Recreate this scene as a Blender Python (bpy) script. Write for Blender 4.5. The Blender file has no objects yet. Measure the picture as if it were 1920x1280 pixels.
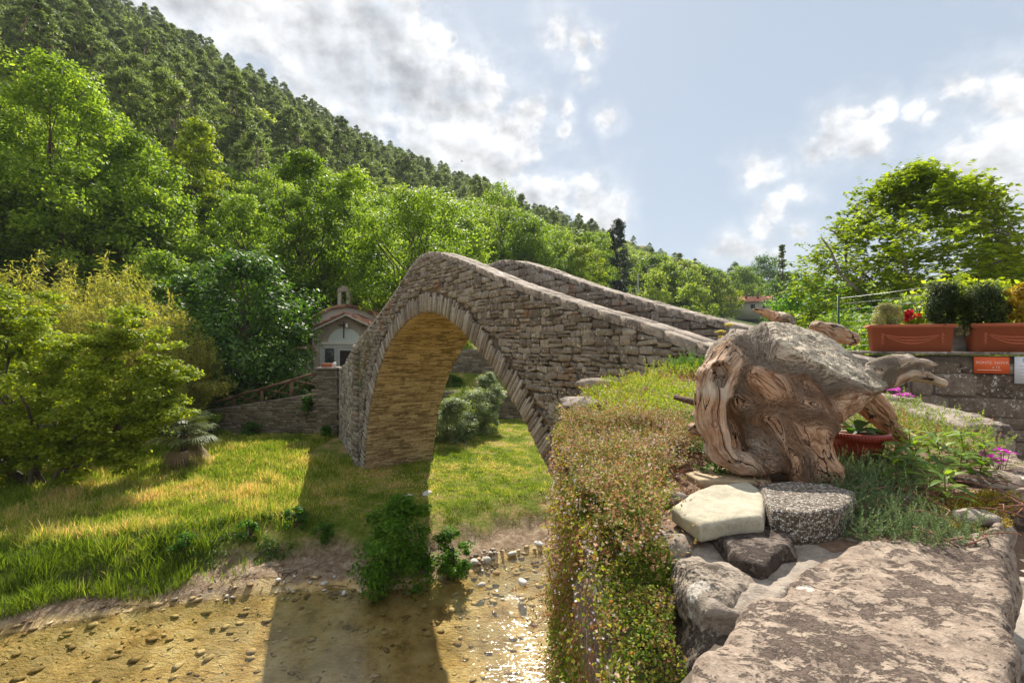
import bpy, math, random
import numpy as np
from mathutils import Vector
C = bpy.context.scene
COL = C.collection
F = 907.0            # focal length in pixels of the 1920 px wide photograph

# ---------------------------------------------------------------- camera
cam_data = bpy.data.cameras.new('camera')
cam_data.sensor_width = 36.0
cam_data.lens = F / 1920.0 * 36.0
cam_data.clip_start = 0.05
cam_data.clip_end = 6000.0
cam = bpy.data.objects.new('camera', cam_data)
cam.location = (0, 0, 0)
cam.rotation_euler = (math.radians(90), 0, 0)
COL.objects.link(cam)
C.camera = cam

# ---------------------------------------------------------------- light
SUN_EL, SUN_AZ = math.radians(45.5), math.radians(2.0)     # azimuth to the right of +y
sd = bpy.data.lights.new('sun', 'SUN')
sd.energy = 3.7
sd.angle = math.radians(0.55)
sd.color = (1.0, 0.93, 0.82)
sun = bpy.data.objects.new('sun', sd)
sdir = Vector((math.sin(SUN_AZ) * math.cos(SUN_EL), math.cos(SUN_AZ) * math.cos(SUN_EL), math.sin(SUN_EL)))
sun.rotation_euler = (-sdir).to_track_quat('-Z', 'Y').to_euler()
sun.location = (0, 20, 40)
COL.objects.link(sun)
C.view_settings.view_transform = 'Standard'
C.view_settings.look = 'None'
C.view_settings.gamma = 1.0
C.view_settings.exposure = 1.32
C.view_settings.use_curve_mapping = False
C.render.film_transparent = False
try:
    C.cycles.max_bounces = 8
    C.cycles.transparent_max_bounces = 12
    C.cycles.transmission_bounces = 6
    C.cycles.caustics_reflective = False
    C.cycles.caustics_refractive = False
    C.cycles.sample_clamp_indirect = 4.0
except Exception:
    pass

def at(px, py, D):
    return np.array([(px - 960.0) / F * D, D, (640.0 - py) / F * D])

def atz(px, py, z):
    return at(px, py, z * F / (640.0 - py))

# ---------------------------------------------------------------- world: sky and clouds
W = bpy.data.worlds.new('World')
C.world = W
W.use_nodes = True
nt = W.node_tree
nt.nodes.clear()
class NB:
    """small node builder"""
    def __init__(s, t): s.t = t
    def n(s, typ, **k):
        n = s.t.nodes.new(typ)
        ins = k.pop('ins', {})
        for a, v in k.items(): setattr(n, a, v)
        for a, v in ins.items():
            sock = n.inputs[a]
            if isinstance(v, bpy.types.NodeSocket): s.t.links.new(v, sock)
            else: sock.default_value = v
        return n
    def math(s, op, a, b=0.0, c=0.0, clamp=False):
        n = s.n('ShaderNodeMath', operation=op, use_clamp=clamp, ins={0: a, 1: b, 2: c})
        return n.outputs[0]
    def mapr(s, v, a, b, c=0.0, d=1.0, smooth=True):
        n = s.n('ShaderNodeMapRange', interpolation_type='SMOOTHSTEP' if smooth else 'LINEAR', ins={0: v, 1: a, 2: b, 3: c, 4: d})
        return n.outputs[0]
    def mix(s, f, a, b, mode='MIX'):
        n = s.n('ShaderNodeMix', data_type='RGBA', blend_type=mode)
        for i, v in ((0, f), (6, a), (7, b)):
            if isinstance(v, bpy.types.NodeSocket): s.t.links.new(v, n.inputs[i])
            elif i == 0: n.inputs[0].default_value = v
            else: n.inputs[i].default_value = (*v[:3], 1)
        return n.outputs[2]
    def noise(s, vec, scale, detail=4, rough=.55, dist=0.0):
        n = s.n('ShaderNodeTexNoise', ins={'Vector': vec, 'Scale': scale, 'Detail': detail, 'Roughness': rough, 'Distortion': dist})
        return n.outputs['Fac']
    def ramp(s, fac, stops):
        n = s.n('ShaderNodeValToRGB', ins={0: fac})
        r = n.color_ramp
        while len(r.elements) < len(stops): r.elements.new(0.5)
        for e, (p, c) in zip(r.elements, stops):
            e.position = p; e.color = (*c, 1)
        return n.outputs[0]
nb = NB(nt)
sky = nb.n('ShaderNodeTexSky', sky_type='NISHITA', sun_disc=False, sun_elevation=SUN_EL, sun_rotation=SUN_AZ,
           air_density=1.0, dust_density=0.6, ozone_density=1.6, altitude=300)
tc = nb.n('ShaderNodeTexCoord').outputs['Generated']
wn = nb.n('ShaderNodeTexNoise', ins={'Vector': tc, 'Scale': 9.0, 'Detail': 5, 'Roughness': .6}).outputs['Color']
wv = nb.n('ShaderNodeVectorMath', operation='MULTIPLY_ADD', ins={0: wn, 1: (.10, .05, .07), 2: (-.05, -.025, -.035)}).outputs[0]
tw = nb.n('ShaderNodeVectorMath', operation='ADD', ins={0: tc, 1: wv}).outputs[0]
blobs = [(350,-20,110),(440,30,130),(560,50,150),(640,130,140),(700,40,110),(700,190,90),(770,170,105),(850,190,80),(905,180,62),
 (880,260,85),(940,250,58),(985,215,34),(880,320,50),(930,310,60),(815,320,36),(790,260,50),(965,280,36),(640,230,50),
 (1000,368,40),(955,362,24),(1050,378,44),(1100,380,50),(1105,345,32),(1150,400,28),(1130,430,30),
 (1035,68,26),(1075,72,18),(1115,72,14),(1085,110,14),(1092,150,13),(840,65,9),(1058,215,12),(1060,252,12),(1140,225,14),
 (1525,285,30),(1570,262,38),(1615,275,30),(1590,228,24),(1645,208,18),(1560,225,18),(1415,322,26),(1440,318,22),(1505,350,18),(1450,395,18),(1425,425,16),(1470,370,14),
 (1780,180,26),(1815,168,24),(1715,212,20),(1745,225,16),(1915,180,50),(1915,250,62),(1890,330,80),(1800,300,34),(1845,350,60),(1960,300,130),
 (1365,468,18),(1400,472,16),(1445,488,15),(1500,440,15),(290,10,30)]
field = None
for (px, py, r) in blobs:
    v = at(px, py, 1.0); L = np.linalg.norm(v)
    c = v / L
    d = nb.n('ShaderNodeVectorMath', operation='DISTANCE', ins={0: tw, 1: tuple(c)}).outputs['Value']
    w = nb.math('MULTIPLY_ADD', d, -1.0 / ((r * 1.22 + 9) / F / L), 1.0)
    field = w if field is None else nb.n('ShaderNodeMath', operation='SMOOTH_MAX', ins={0: field, 1: w, 2: 0.12}).outputs[0]
sep = nb.n('ShaderNodeSeparateXYZ', ins={0: tc})
# other clouds of the same kind all round, away from the part in view
away = nb.mapr(sep.outputs[1], 0.62, 0.2)
other = nb.math('MULTIPLY_ADD', nb.noise(tc, 2.6, 3), 4.0, -1.8)
other = nb.math('ADD', other, nb.math('MULTIPLY', nb.math('SUBTRACT', 1.0, away), -3.0))
field = nb.math('MAXIMUM', field, other)
field = nb.math('MAXIMUM', field, -2.0)
warp = nb.n('ShaderNodeVectorMath', operation='MULTIPLY', ins={0: tc, 1: (1.0, 1.0, 1.25)}).outputs[0]
n1 = nb.noise(warp, 11.0, 12, 0.6)
n2 = nb.noise(warp, 4.0, 6, 0.5)
Fd = nb.math('ADD', field, nb.math('MULTIPLY_ADD', n1, 2.3, -1.16))
alpha = nb.mapr(Fd, -0.05, 0.75)
wisp = nb.mapr(Fd, -0.9, 0.4, 0.0, 0.30)
alpha = nb.math('MAXIMUM', alpha, wisp)
thick = nb.mapr(nb.math('ADD', Fd, nb.math('MULTIPLY_ADD', n2, 2.4, -1.2)), 0.35, 1.35)
thick = nb.math('MULTIPLY', thick, nb.mapr(field, .35, .8))
upl = nb.mapr(sep.outputs[2], 0.22, 0.5)
grey = nb.math('MULTIPLY', thick, nb.math('MULTIPLY_ADD', upl, 0.62, 0.3))
n3 = nb.noise(nb.n('ShaderNodeVectorMath', operation='ADD', ins={0: warp, 1: (0.012, 0, 0.02)}).outputs[0], 11.0, 8, 0.55)
rel = nb.math('MULTIPLY', nb.math('SUBTRACT', n1, n3), 2.2)
ccol = nb.mix(grey, (0.89, 0.89, 0.90), (0.50, 0.54, 0.60))
ccol = nb.mix(1.0, ccol, nb.n('ShaderNodeCombineColor', ins={0: nb.math('ADD', rel, 1.0), 1: nb.math('ADD', rel, 1.0), 2: nb.math('ADD', rel, 1.0)}).outputs[0], 'MULTIPLY')
SKY_STRENGTH = 0.075
skym = nb.n('ShaderNodeVectorMath', operation='SCALE', ins={0: sky.outputs[0], 'Scale': SKY_STRENGTH}).outputs[0]
# a thin bright veil of summer haze over the whole sky
veil = nb.mix(0.84, skym, (0.207, 0.240, 0.282))
CL = 0.46
out = nb.mix(alpha, veil, nb.n('ShaderNodeVectorMath', operation='SCALE', ins={0: ccol, 'Scale': CL}).outputs[0])
bg = nb.n('ShaderNodeBackground', ins={0: out, 1: 1.0})
ow = nb.n('ShaderNodeOutputWorld', ins={0: bg.outputs[0]})

# ---------------------------------------------------------------- helpers
_rs = np.random.RandomState(5)
_perm = _rs.permutation(256); _perm = np.concatenate([_perm, _perm, _perm])
_grad = _rs.normal(size=(256, 3)); _grad /= np.linalg.norm(_grad, axis=1)[:, None]
def gnoise(P):
    P = np.asarray(P, float)
    i = np.floor(P).astype(int); f = P - i; i &= 255
    u = f * f * f * (f * (f * 6 - 15) + 10)
    r = 0
    for dx in (0, 1):
        wx = u[..., 0] if dx else 1 - u[..., 0]
        for dy in (0, 1):
            wy = u[..., 1] if dy else 1 - u[..., 1]
            for dz in (0, 1):
                wz = u[..., 2] if dz else 1 - u[..., 2]
                h = _perm[_perm[_perm[i[..., 0] + dx] + i[..., 1] + dy] + i[..., 2] + dz]
                g = _grad[h]
                r = r + wx * wy * wz * (g[..., 0] * (f[..., 0] - dx) + g[..., 1] * (f[..., 1] - dy) + g[..., 2] * (f[..., 2] - dz))
    return r * 1.5
def fbm(P, oct=4, gain=.5):
    P = np.asarray(P, float); r = 0; a = 1
    for k in range(oct):
        r = r + a * gnoise(P * 2 ** k + 17.3 * k); a *= gain
    return r

def prop(o, label=None, cat=None, group=None, kind=None):
    if label: o['label'] = label
    if cat: o['category'] = cat
    if group: o['group'] = group
    if kind: o['kind'] = kind
    return o
def mkmesh(name, V, faces, mat=None, smooth=False, uv=None, attr=None):
    """faces: (n,3|4) array, or a list of arrays of differing widths"""
    me = bpy.data.meshes.new(name)
    V = np.asarray(V, np.float32).reshape(-1, 3)
    fl = faces if isinstance(faces, (list, tuple)) and len(faces) and isinstance(faces[0], np.ndarray) and faces[0].ndim == 2 else [np.asarray(faces, np.int32)]
    loops = np.concatenate([f.reshape(-1) for f in fl]).astype(np.int32)
    sizes = np.concatenate([np.full(len(f), f.shape[1]) for f in fl]).astype(np.int32)
    starts = np.concatenate([[0], np.cumsum(sizes)[:-1]]).astype(np.int32)
    me.vertices.add(len(V)); me.vertices.foreach_set('co', V.reshape(-1))
    if len(loops): me.loops.add(len(loops)); me.loops.foreach_set('vertex_index', loops)
    if len(sizes): me.polygons.add(len(sizes)); me.polygons.foreach_set('loop_start', starts); me.polygons.foreach_set('loop_total', sizes)
    if smooth and len(sizes): me.polygons.foreach_set('use_smooth', np.ones(len(sizes), bool))
    me.update(calc_edges=True)
    if attr:
        for k, a in attr.items():
            a = np.asarray(a, np.float32)
            t = 'FLOAT_VECTOR' if a.ndim == 2 else 'FLOAT'
            A = me.attributes.new(k, t, 'POINT')
            A.data.foreach_set('vector' if a.ndim == 2 else 'value', a.reshape(-1))
    if mat is not None: me.materials.append(mat)
    me.validate()
    return me
def link(name, me, parent=None, loc=None, **k):
    o = bpy.data.objects.new(name, me)
    COL.objects.link(o)
    if parent is not None: o.parent = parent
    if loc is not None: o.location = tuple(loc)
    return prop(o, **k)
def empty(name, loc, label, cat, group=None):
    o = bpy.data.objects.new(name, None)
    COL.objects.link(o); o.location = tuple(loc); o.empty_display_size = .2
    return prop(o, label, cat, group)
def copy_thing(root, label=None, group=None, loc=None, rotz=None, scale=None):
    def cp(o, par):
        c = o.copy(); COL.objects.link(c)
        if par is not None: c.parent = par
        for ch in list(o.children): cp(ch, c)
        return c
    r = cp(root, None)
    if label: r['label'] = label
    if group: r['group'] = group
    if loc is not None: r.location = tuple(loc)
    if rotz is not None: r.rotation_euler = (0, 0, rotz)
    if scale is not None: r.scale = (scale,) * 3 if np.isscalar(scale) else tuple(scale)
    return r
class MB:
    """collects verts/faces"""
    def __init__(s): s.V = []; s.F3 = []; s.F4 = []; s.n = 0
    def add(s, V, f3=None, f4=None):
        V = np.asarray(V, float).reshape(-1, 3)
        if f3 is not None and len(f3): s.F3.append(np.asarray(f3, int).reshape(-1, 3) + s.n)
        if f4 is not None and len(f4): s.F4.append(np.asarray(f4, int).reshape(-1, 4) + s.n)
        s.V.append(V); s.n += len(V); return s
    def box(s, c, size, R=None):
        h = np.array(size) / 2.0
        P = np.array([[x, y, z] for x in (-1, 1) for y in (-1, 1) for z in (-1, 1)]) * h
        if R is not None: P = P @ np.asarray(R).T
        return s.add(P + np.array(c), f4=[[0, 1, 3, 2], [4, 6, 7, 5], [0, 4, 5, 1], [2, 3, 7, 6], [0, 2, 6, 4], [1, 5, 7, 3]])
    def tube(s, pts, rad, seg=6, cap=True):
        pts = np.asarray(pts, float); n = len(pts)
        rad = np.broadcast_to(np.asarray(rad, float), (n,))
        t = np.gradient(pts, axis=0); t /= np.linalg.norm(t, axis=1)[:, None] + 1e-9
        up = np.array([0, 0, 1.0]) if abs(t[0][2]) < .9 else np.array([1.0, 0, 0])
        a = np.cross(t, up); a /= np.linalg.norm(a, axis=1)[:, None] + 1e-9
        b = np.cross(t, a)
        ang = np.linspace(0, 2 * np.pi, seg, endpoint=False)
        V = pts[:, None] + rad[:, None, None] * (np.cos(ang)[None, :, None] * a[:, None] + np.sin(ang)[None, :, None] * b[:, None])
        V = V.reshape(-1, 3); f = []
        for i in range(n - 1):
            for j in range(seg):
                k = (j + 1) % seg
                f.append([i * seg + j, i * seg + k, (i + 1) * seg + k, (i + 1) * seg + j])
        f3 = []
        if cap:
            V = np.vstack([V, pts[0], pts[-1]]); c0 = len(V) - 2
            for j in range(seg):
                k = (j + 1) % seg
                f3.append([c0, k, j]); f3.append([c0 + 1, (n - 1) * seg + j, (n - 1) * seg + k])
        return s.add(V, f3, f)
    def lathe(s, prof, c=(0, 0, 0), seg=24):
        prof = np.asarray(prof, float); n = len(prof)
        ang = np.linspace(0, 2 * np.pi, seg, endpoint=False)
        V = np.stack([prof[:, 0][:, None] * np.cos(ang), prof[:, 0][:, None] * np.sin(ang), np.repeat(prof[:, 1][:, None], seg, 1)], -1).reshape(-1, 3) + np.array(c)
        f = [[i * seg + j, i * seg + (j + 1) % seg, (i + 1) * seg + (j + 1) % seg, (i + 1) * seg + j] for i in range(n - 1) for j in range(seg)]
        return s.add(V, f4=f)
    def mesh(s, name, mat, smooth=False, attr=None):
        fl = []
        if s.F3: fl.append(np.concatenate(s.F3))
        if s.F4: fl.append(np.concatenate(s.F4))
        return mkmesh(name, np.concatenate(s.V), fl, mat, smooth, attr=attr)
    def link(s, name, mat, parent=None, smooth=False, **k):
        return link(name, s.mesh(name, mat, smooth), parent, **k)

def rotz(a): c, s = math.cos(a), math.sin(a); return np.array([[c, -s, 0], [s, c, 0], [0, 0, 1.0]])

_ico = {}
def icos(n):
    if n not in _ico:
        import bmesh
        bm = bmesh.new(); bmesh.ops.create_icosphere(bm, subdivisions=n, radius=1.0)
        V = np.array([v.co[:] for v in bm.verts]); f = np.array([[v.index for v in fa.verts] for fa in bm.faces])
        bm.free(); _ico[n] = (V, f)
    return _ico[n]
def rock_geo(size, seed, sub=2, rough=.22, flat=.0):
    V, f = icos(sub)
    d = 1 + rough * fbm(V * 1.3 + seed * 7.7, 3)
    # chop with a few planes for flat facets
    r = np.random.RandomState(seed)
    P = V * d[:, None]
    for k in range(7):
        n = r.normal(size=3); n /= np.linalg.norm(n); t = .62 + .25 * r.rand()
        ex = P @ n - t
        P = P - np.where(ex > 0, ex * .85, 0)[:, None] * n
    if sub > 2: P = P * (1 + .03 * fbm(V * 6 + seed, 3))[:, None]
    return P * np.array(size) / 2.0, f

import openvdb
def sdf_mesh(name, fn, lo, hi, vox, mat, attrfn=None, smooth=True):
    lo = np.array(lo, float); hi = np.array(hi, float)
    n = np.ceil((hi - lo) / vox).astype(int) + 1
    X = np.stack(np.meshgrid(*[lo[i] + vox * np.arange(n[i]) for i in range(3)], indexing='ij'), -1).astype(np.float64)
    d = np.empty(n, np.float32)
    for k in range(0, n[0], 24): d[k:k + 24] = fn(X[k:k + 24])
    d[0] = d[-1] = vox; d[:, 0] = d[:, -1] = vox; d[:, :, 0] = d[:, :, -1] = vox
    g = openvdb.FloatGrid(background=float(vox * 3))
    g.copyFromArray(np.clip(d, -vox * 3, vox * 3))
    pts, quads = g.convertToQuads()
    pts = np.asarray(pts) * vox + lo
    quads = np.asarray(quads)[:, ::-1]
    at_ = attrfn(pts) if attrfn else None
    return mkmesh(name, pts, quads.astype(np.int32), mat, smooth, attr=at_)
def smin(a, b, k):
    h = np.clip(.5 + .5 * (b - a) / k, 0, 1)
    return b * (1 - h) + a * h - k * h * (1 - h)
def pip(P, poly):
    x, y = P[..., 0], P[..., 1]; ins = np.zeros(x.shape, bool); poly = np.asarray(poly, float)
    for i in range(len(poly)):
        x0, y0 = poly[i - 1]; x1, y1 = poly[i]
        c = ((y0 > y) != (y1 > y))
        with np.errstate(divide='ignore', invalid='ignore'):
            ins ^= c & (x < (x1 - x0) * (y - y0) / (y1 - y0 + 1e-12) + x0)
    return ins
def sdpoly(P, poly):
    poly = np.asarray(poly, float); d = np.full(P.shape[:-1], 1e9)
    for i in range(len(poly)):
        a = poly[i - 1]; b = poly[i]; e = b - a
        w = P[..., :2] - a
        t = np.clip((w @ e) / (e @ e), 0, 1)
        d = np.minimum(d, np.linalg.norm(w - t[..., None] * e, axis=-1))
    return np.where(pip(P, poly), -d, d)
# ---------------------------------------------------------------- materials
def newmat(name):
    m = bpy.data.materials.new(name); m.use_nodes = True
    t = m.node_tree; t.nodes.clear()
    return m, NB(t)
def finish(b, shader, disp=None):
    b.n('ShaderNodeOutputMaterial', ins={0: shader})
def rnd(b):
    g = b.n('ShaderNodeNewGeometry'); o = b.n('ShaderNodeObjectInfo')
    return b.math('FRACT', b.math('ADD', g.outputs['Random Per Island'], o.outputs['Random']))
def stone_mat(name, dark, mid, light, lichen=(.62, .6, .55), lich=.0, scale=1.0, bump=.5, stain=None, rough=.9, var=.35, moss=0.0, rusty=0.0, small=1.0):
    m, b = newmat(name)
    g = b.n('ShaderNodeNewGeometry'); P = g.outputs['Position']
    n1 = b.noise(P, 2.2 * scale, 5, .6); n2 = b.noise(P, 14 * scale, 6, .65); n3 = b.noise(P, 60 * scale * small, 4, .6)
    f = b.math('ADD', b.math('MULTIPLY', n2, .6), b.math('MULTIPLY', n1, .4))
    f = b.math('ADD', f, b.math('MULTIPLY', b.math('SUBTRACT', rnd(b), .5), var))
    f = b.math('ADD', f, b.math('MULTIPLY', b.math('SUBTRACT', n3, .5), .45))
    col = b.ramp(f, [(.25, dark), (.5, mid), (.78, light)])
    if rusty:
        r1 = b.mapr(b.noise(P, 1.6, 3, .6), .56, .68, 0, rusty)
        col = b.mix(r1, col, (.24, .115, .055))
    if stain:
        col = b.mix(b.mapr(b.noise(P, 3.1 * scale, 6, .7), .52, .66, 0, .75), col, stain)
    if lich:
        v = b.mapr(b.noise(P, 26 * scale, 5, .78), .56, .62)
        v = b.math('MULTIPLY', v, b.mapr(b.noise(P, 3.7 * scale, 3, .6), .38, .58, 0, lich))
        col = b.mix(v, col, lichen)
    if moss:
        nz = b.n('ShaderNodeSeparateXYZ', ins={0: g.outputs['Normal']}).outputs[2]
        mm = b.math('MULTIPLY', b.mapr(b.noise(P, 5 * scale, 5, .7), .5, .64), b.mapr(nz, -.3, .7, .3, 1.0))
        col = b.mix(b.math('MULTIPLY', mm, moss), col, (.09, .10, .02))
    h = b.math('ADD', b.math('MULTIPLY', n2, .5), b.math('MULTIPLY', n3, .35))
    bp = b.n('ShaderNodeBump', ins={'Height': h, 'Strength': bump, 'Distance': .03 / scale})
    p = b.n('ShaderNodeBsdfPrincipled', ins={'Base Color': col, 'Roughness': rough, 'Normal': bp.outputs[0], 'Specular IOR Level': .25})
    finish(b, p.outputs[0]); return m
def leaf_mat(name, c0, c1, c2=None, trans=.45, gloss=.35, sc=.8, hue_obj=.12, tcol=None):
    """leaf colours vary leaf by leaf, clump by clump and tree by tree; light passes through the blades"""
    m, b = newmat(name)
    g = b.n('ShaderNodeNewGeometry'); o = b.n('ShaderNodeObjectInfo')
    f = b.math('ADD', b.math('MULTIPLY', g.outputs['Random Per Island'], .55), b.math('MULTIPLY', b.noise(g.outputs['Position'], sc, 3), .75))
    f = b.math('ADD', b.math('SUBTRACT', f, .15), b.math('MULTIPLY', b.math('SUBTRACT', o.outputs['Random'], .5), hue_obj * 2))
    col = b.ramp(f, [(.2, c0), (.55, c1), (.9, c2 or c1)])
    tc_ = b.mix(1.0, col, tcol or (1.95, 1.9, .7), 'MULTIPLY')
    d = b.n('ShaderNodeBsdfPrincipled', ins={'Base Color': col, 'Roughness': .5, 'Specular IOR Level': gloss})
    t = b.n('ShaderNodeBsdfTranslucent', ins={0: tc_})
    mx = b.n('ShaderNodeMixShader', ins={0: trans, 1: d.outputs[0], 2: t.outputs[0]})
    finish(b, mx.outputs[0]); return m
def plain_mat(name, col, rough=.7, metal=0, bump=0, bscale=40, var=.0, spec=.3):
    m, b = newmat(name)
    g = b.n('ShaderNodeNewGeometry'); P = g.outputs['Position']
    n = b.noise(P, bscale, 5, .6)
    c = b.mix(b.math('MULTIPLY', n, 1.0), tuple(x * (1 - var) for x in col), tuple(min(1, x * (1 + var)) for x in col))
    ins = {'Base Color': c, 'Roughness': rough, 'Metallic': metal, 'Specular IOR Level': spec}
    if bump:
        ins['Normal'] = b.n('ShaderNodeBump', ins={'Height': n, 'Strength': bump, 'Distance': .01}).outputs[0]
    p = b.n('ShaderNodeBsdfPrincipled', ins=ins)
    finish(b, p.outputs[0]); return m

M_bridge = stone_mat('bridge_stone', (.10, .080, .063), (.22, .183, .148), (.39, .34, .285), lich=1.0, bump=1.0, rusty=.8, lichen=(.70,.66,.58), moss=.25)
M_bridge2 = stone_mat('bridge_mortar', (.07, .052, .04), (.14, .108, .083), (.22, .18, .145), bump=.6)
M_vous = stone_mat('arch_stone', (.15, .12, .095), (.29, .25, .205), (.47, .42, .36), lich=.5, bump=.8, moss=.3, rusty=.2, var=.5)
M_soffit = stone_mat('soffit_stone_with_bounce', (.20, .14, .075), (.43, .31, .17), (.62, .48, .29), bump=.5, var=.5, stain=(.17, .11, .06), scale=.8)  # tan sandstone, with warm bounce light off the grass painted into its colour
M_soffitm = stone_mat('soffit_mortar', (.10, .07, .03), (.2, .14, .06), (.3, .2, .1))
M_wall = stone_mat('wall_stone', (.08, .056, .042), (.18, .135, .10), (.31, .25, .19), lich=1.0, bump=.8, moss=.2, rusty=.3, scale=1.0)
M_wallgrey = stone_mat('old_wall_stone', (.09, .07, .05), (.19, .155, .115), (.32, .27, .21), bump=.7, moss=.7)
M_chapel = stone_mat('chapel_plaster', (.27, .215, .165), (.42, .355, .285), (.54, .47, .39), bump=.4, scale=.9)
M_chapelg = stone_mat('chapel_grey_plaster', (.36, .35, .32), (.48, .47, .44), (.58, .57, .54), bump=.3, scale=.9)
def weathered(name, base0, base1, dark, pale, sc=1.0, dk=.5, bump=1.0, palek=1.0):
    """coarse sandstone: grainy ground, dark pitted patches, pale scabs, fine cracks"""
    m, b = newmat(name); g = b.n('ShaderNodeNewGeometry'); P = g.outputs['Position']
    st = b.n('ShaderNodeMapping', ins={0: P, 'Scale': (1, 1.5, 1), 'Rotation': (0, 0, -.5)}).outputs[0]
    fine = b.noise(P, 170 * sc, 5, .7); med = b.noise(P, 34 * sc, 6, .65); low = b.noise(P, 5 * sc, 4, .55)
    col = b.mix(b.mapr(b.math('ADD', b.math('MULTIPLY', med, .6), b.math('MULTIPLY', fine, .4)), .36, .64), base0, base1)
    dn = b.math('ADD', b.noise(st, 30 * sc, 8, .82, .3), b.math('MULTIPLY', b.math('SUBTRACT', low, .5), .45))
    dm = b.mapr(dn, 1.0 - dk, 1.0 - dk + .055)
    col = b.mix(b.math('MULTIPLY', dm, .85), col, dark)
    sp = b.mapr(b.noise(st, 60 * sc, 4, .8), .62, .66); col = b.mix(b.math('MULTIPLY', sp, .7), col, dark)
    pm = b.mapr(b.math('ADD', b.noise(P, 8 * sc, 3, .5, .3), b.math('MULTIPLY', b.math('SUBTRACT', med, .5), .25)), .68, .70, 0, palek)
    col = b.mix(pm, col, pale)
    h = b.math('ADD', b.math('MULTIPLY', med, .5), b.math('MULTIPLY', fine, .22)); h = b.math('SUBTRACT', h, b.math('MULTIPLY', dm, .28)); h = b.math('SUBTRACT', h, b.math('MULTIPLY', sp, .22))
    bp = b.n('ShaderNodeBump', ins={'Height': h, 'Strength': bump, 'Distance': .012})
    p = b.n('ShaderNodeBsdfPrincipled', ins={'Base Color': col, 'Roughness': .92, 'Normal': bp.outputs[0], 'Specular IOR Level': .2})
    finish(b, p.outputs[0]); return m
M_slab = weathered('sandstone_slab', (.21, .155, .118), (.43, .34, .262), (.12, .086, .070), (.60, .53, .45), dk=.49)
M_rockwarm = weathered('warm_rock', (.17, .135, .105), (.45, .375, .295), (.11, .085, .066), (.60, .54, .46), sc=1.9, dk=.48, palek=.8, bump=1.0)
M_cap = weathered('coping_stone', (.19, .155, .125), (.40, .335, .275), (.10, .078, .062), (.58, .53, .46), sc=.45, dk=.46, bump=.9)
M_darkrock = weathered('dark_rock', (.10, .075, .06), (.22, .175, .145), (.05, .036, .03), (.40, .34, .28), sc=1.2, dk=.5, palek=.6)
M_paleflat = stone_mat('pale_flat_stone', (.27, .24, .17), (.42, .38, .285), (.54, .50, .41), scale=3.0, bump=.25, var=.1)
M_whiterock = stone_mat('white_river_stone', (.40, .37, .32), (.58, .55, .50), (.75, .72, .67), scale=1.5, bump=.3)
M_riverrock = stone_mat('river_stone', (.24, .16, .075), (.48, .35, .17), (.66, .52, .31), scale=1.2, bump=.5, var=.7)
M_tile = stone_mat('roof_tile', (.16, .07, .045), (.30, .13, .08), (.40, .22, .14), lich=.3, bump=.5, var=.8)
M_tan = stone_mat('tan_stone', (.34, .25, .15), (.50, .39, .25), (.62, .5, .35), scale=3, bump=.3)
M_pebble = stone_mat('river_pebble', (.25, .21, .16), (.42, .37, .30), (.66, .61, .54), scale=1.5, bump=.3, var=.9)
M_bark = stone_mat('bark', (.04, .03, .022), (.09, .07, .05), (.16, .13, .10), scale=2, bump=.8)
M_wood = stone_mat('old_timber', (.09, .05, .03), (.17, .095, .06), (.26, .16, .10), scale=2, bump=.5)

# ---------------------------------------------------------------- ground
PTS_YS = np.array([(-400, 10), (-60, 2), (-30, 6.2), (-14, 7.6), (-8.7, 8.2), (-7.4, 8.85), (-6.35, 9.25), (-4.3, 9.85), (-2.9, 9.8), (-2, 9.85), (-1.2, 10.45), (-.5, 10.8), (0, 11.25), (.7, 11.5), (3, 12.5), (10, 15), (30, 21), (120, 40), (500, 120)])
PLATEAU = np.array([(-60, -60), (-40, -34), (-2.0, -1.75), (-.35, -.1), (.12, .42), (.38, .8), (.42, 1.5), (.45, 2.5), (.65, 3.15), (1.15, 3.75), (2.1, 4.75), (2.2, 5.1),
                    (4.1, 6.2), (4.5, 5.75), (6.6, 4.8), (16, .7), (60, -16), (60, -60)])
U_ = np.array([-1.3, -.85, -.67, -.44, -.286, -.066, .154, .265, .485, .6, .75, .9, 1.06, 1.4])
EL = np.array([.87, .700, .600, .468, .380, .292, .226, .187, .118, .100, .085, .12, .17, .19])
YR = np.array([140, 170, 195, 235, 290, 380, 480, 560, 620, 640, 700, 800, 900, 900.])
YF = np.array([22, 25, 27, 29, 31, 34, 38, 40, 44, 46, 50, 55, 60, 60.])
TH = np.array([11, 11, 11, 11, 11, 11, 10, 10, 8, 8, 8, 8, 8, 8.])
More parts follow.
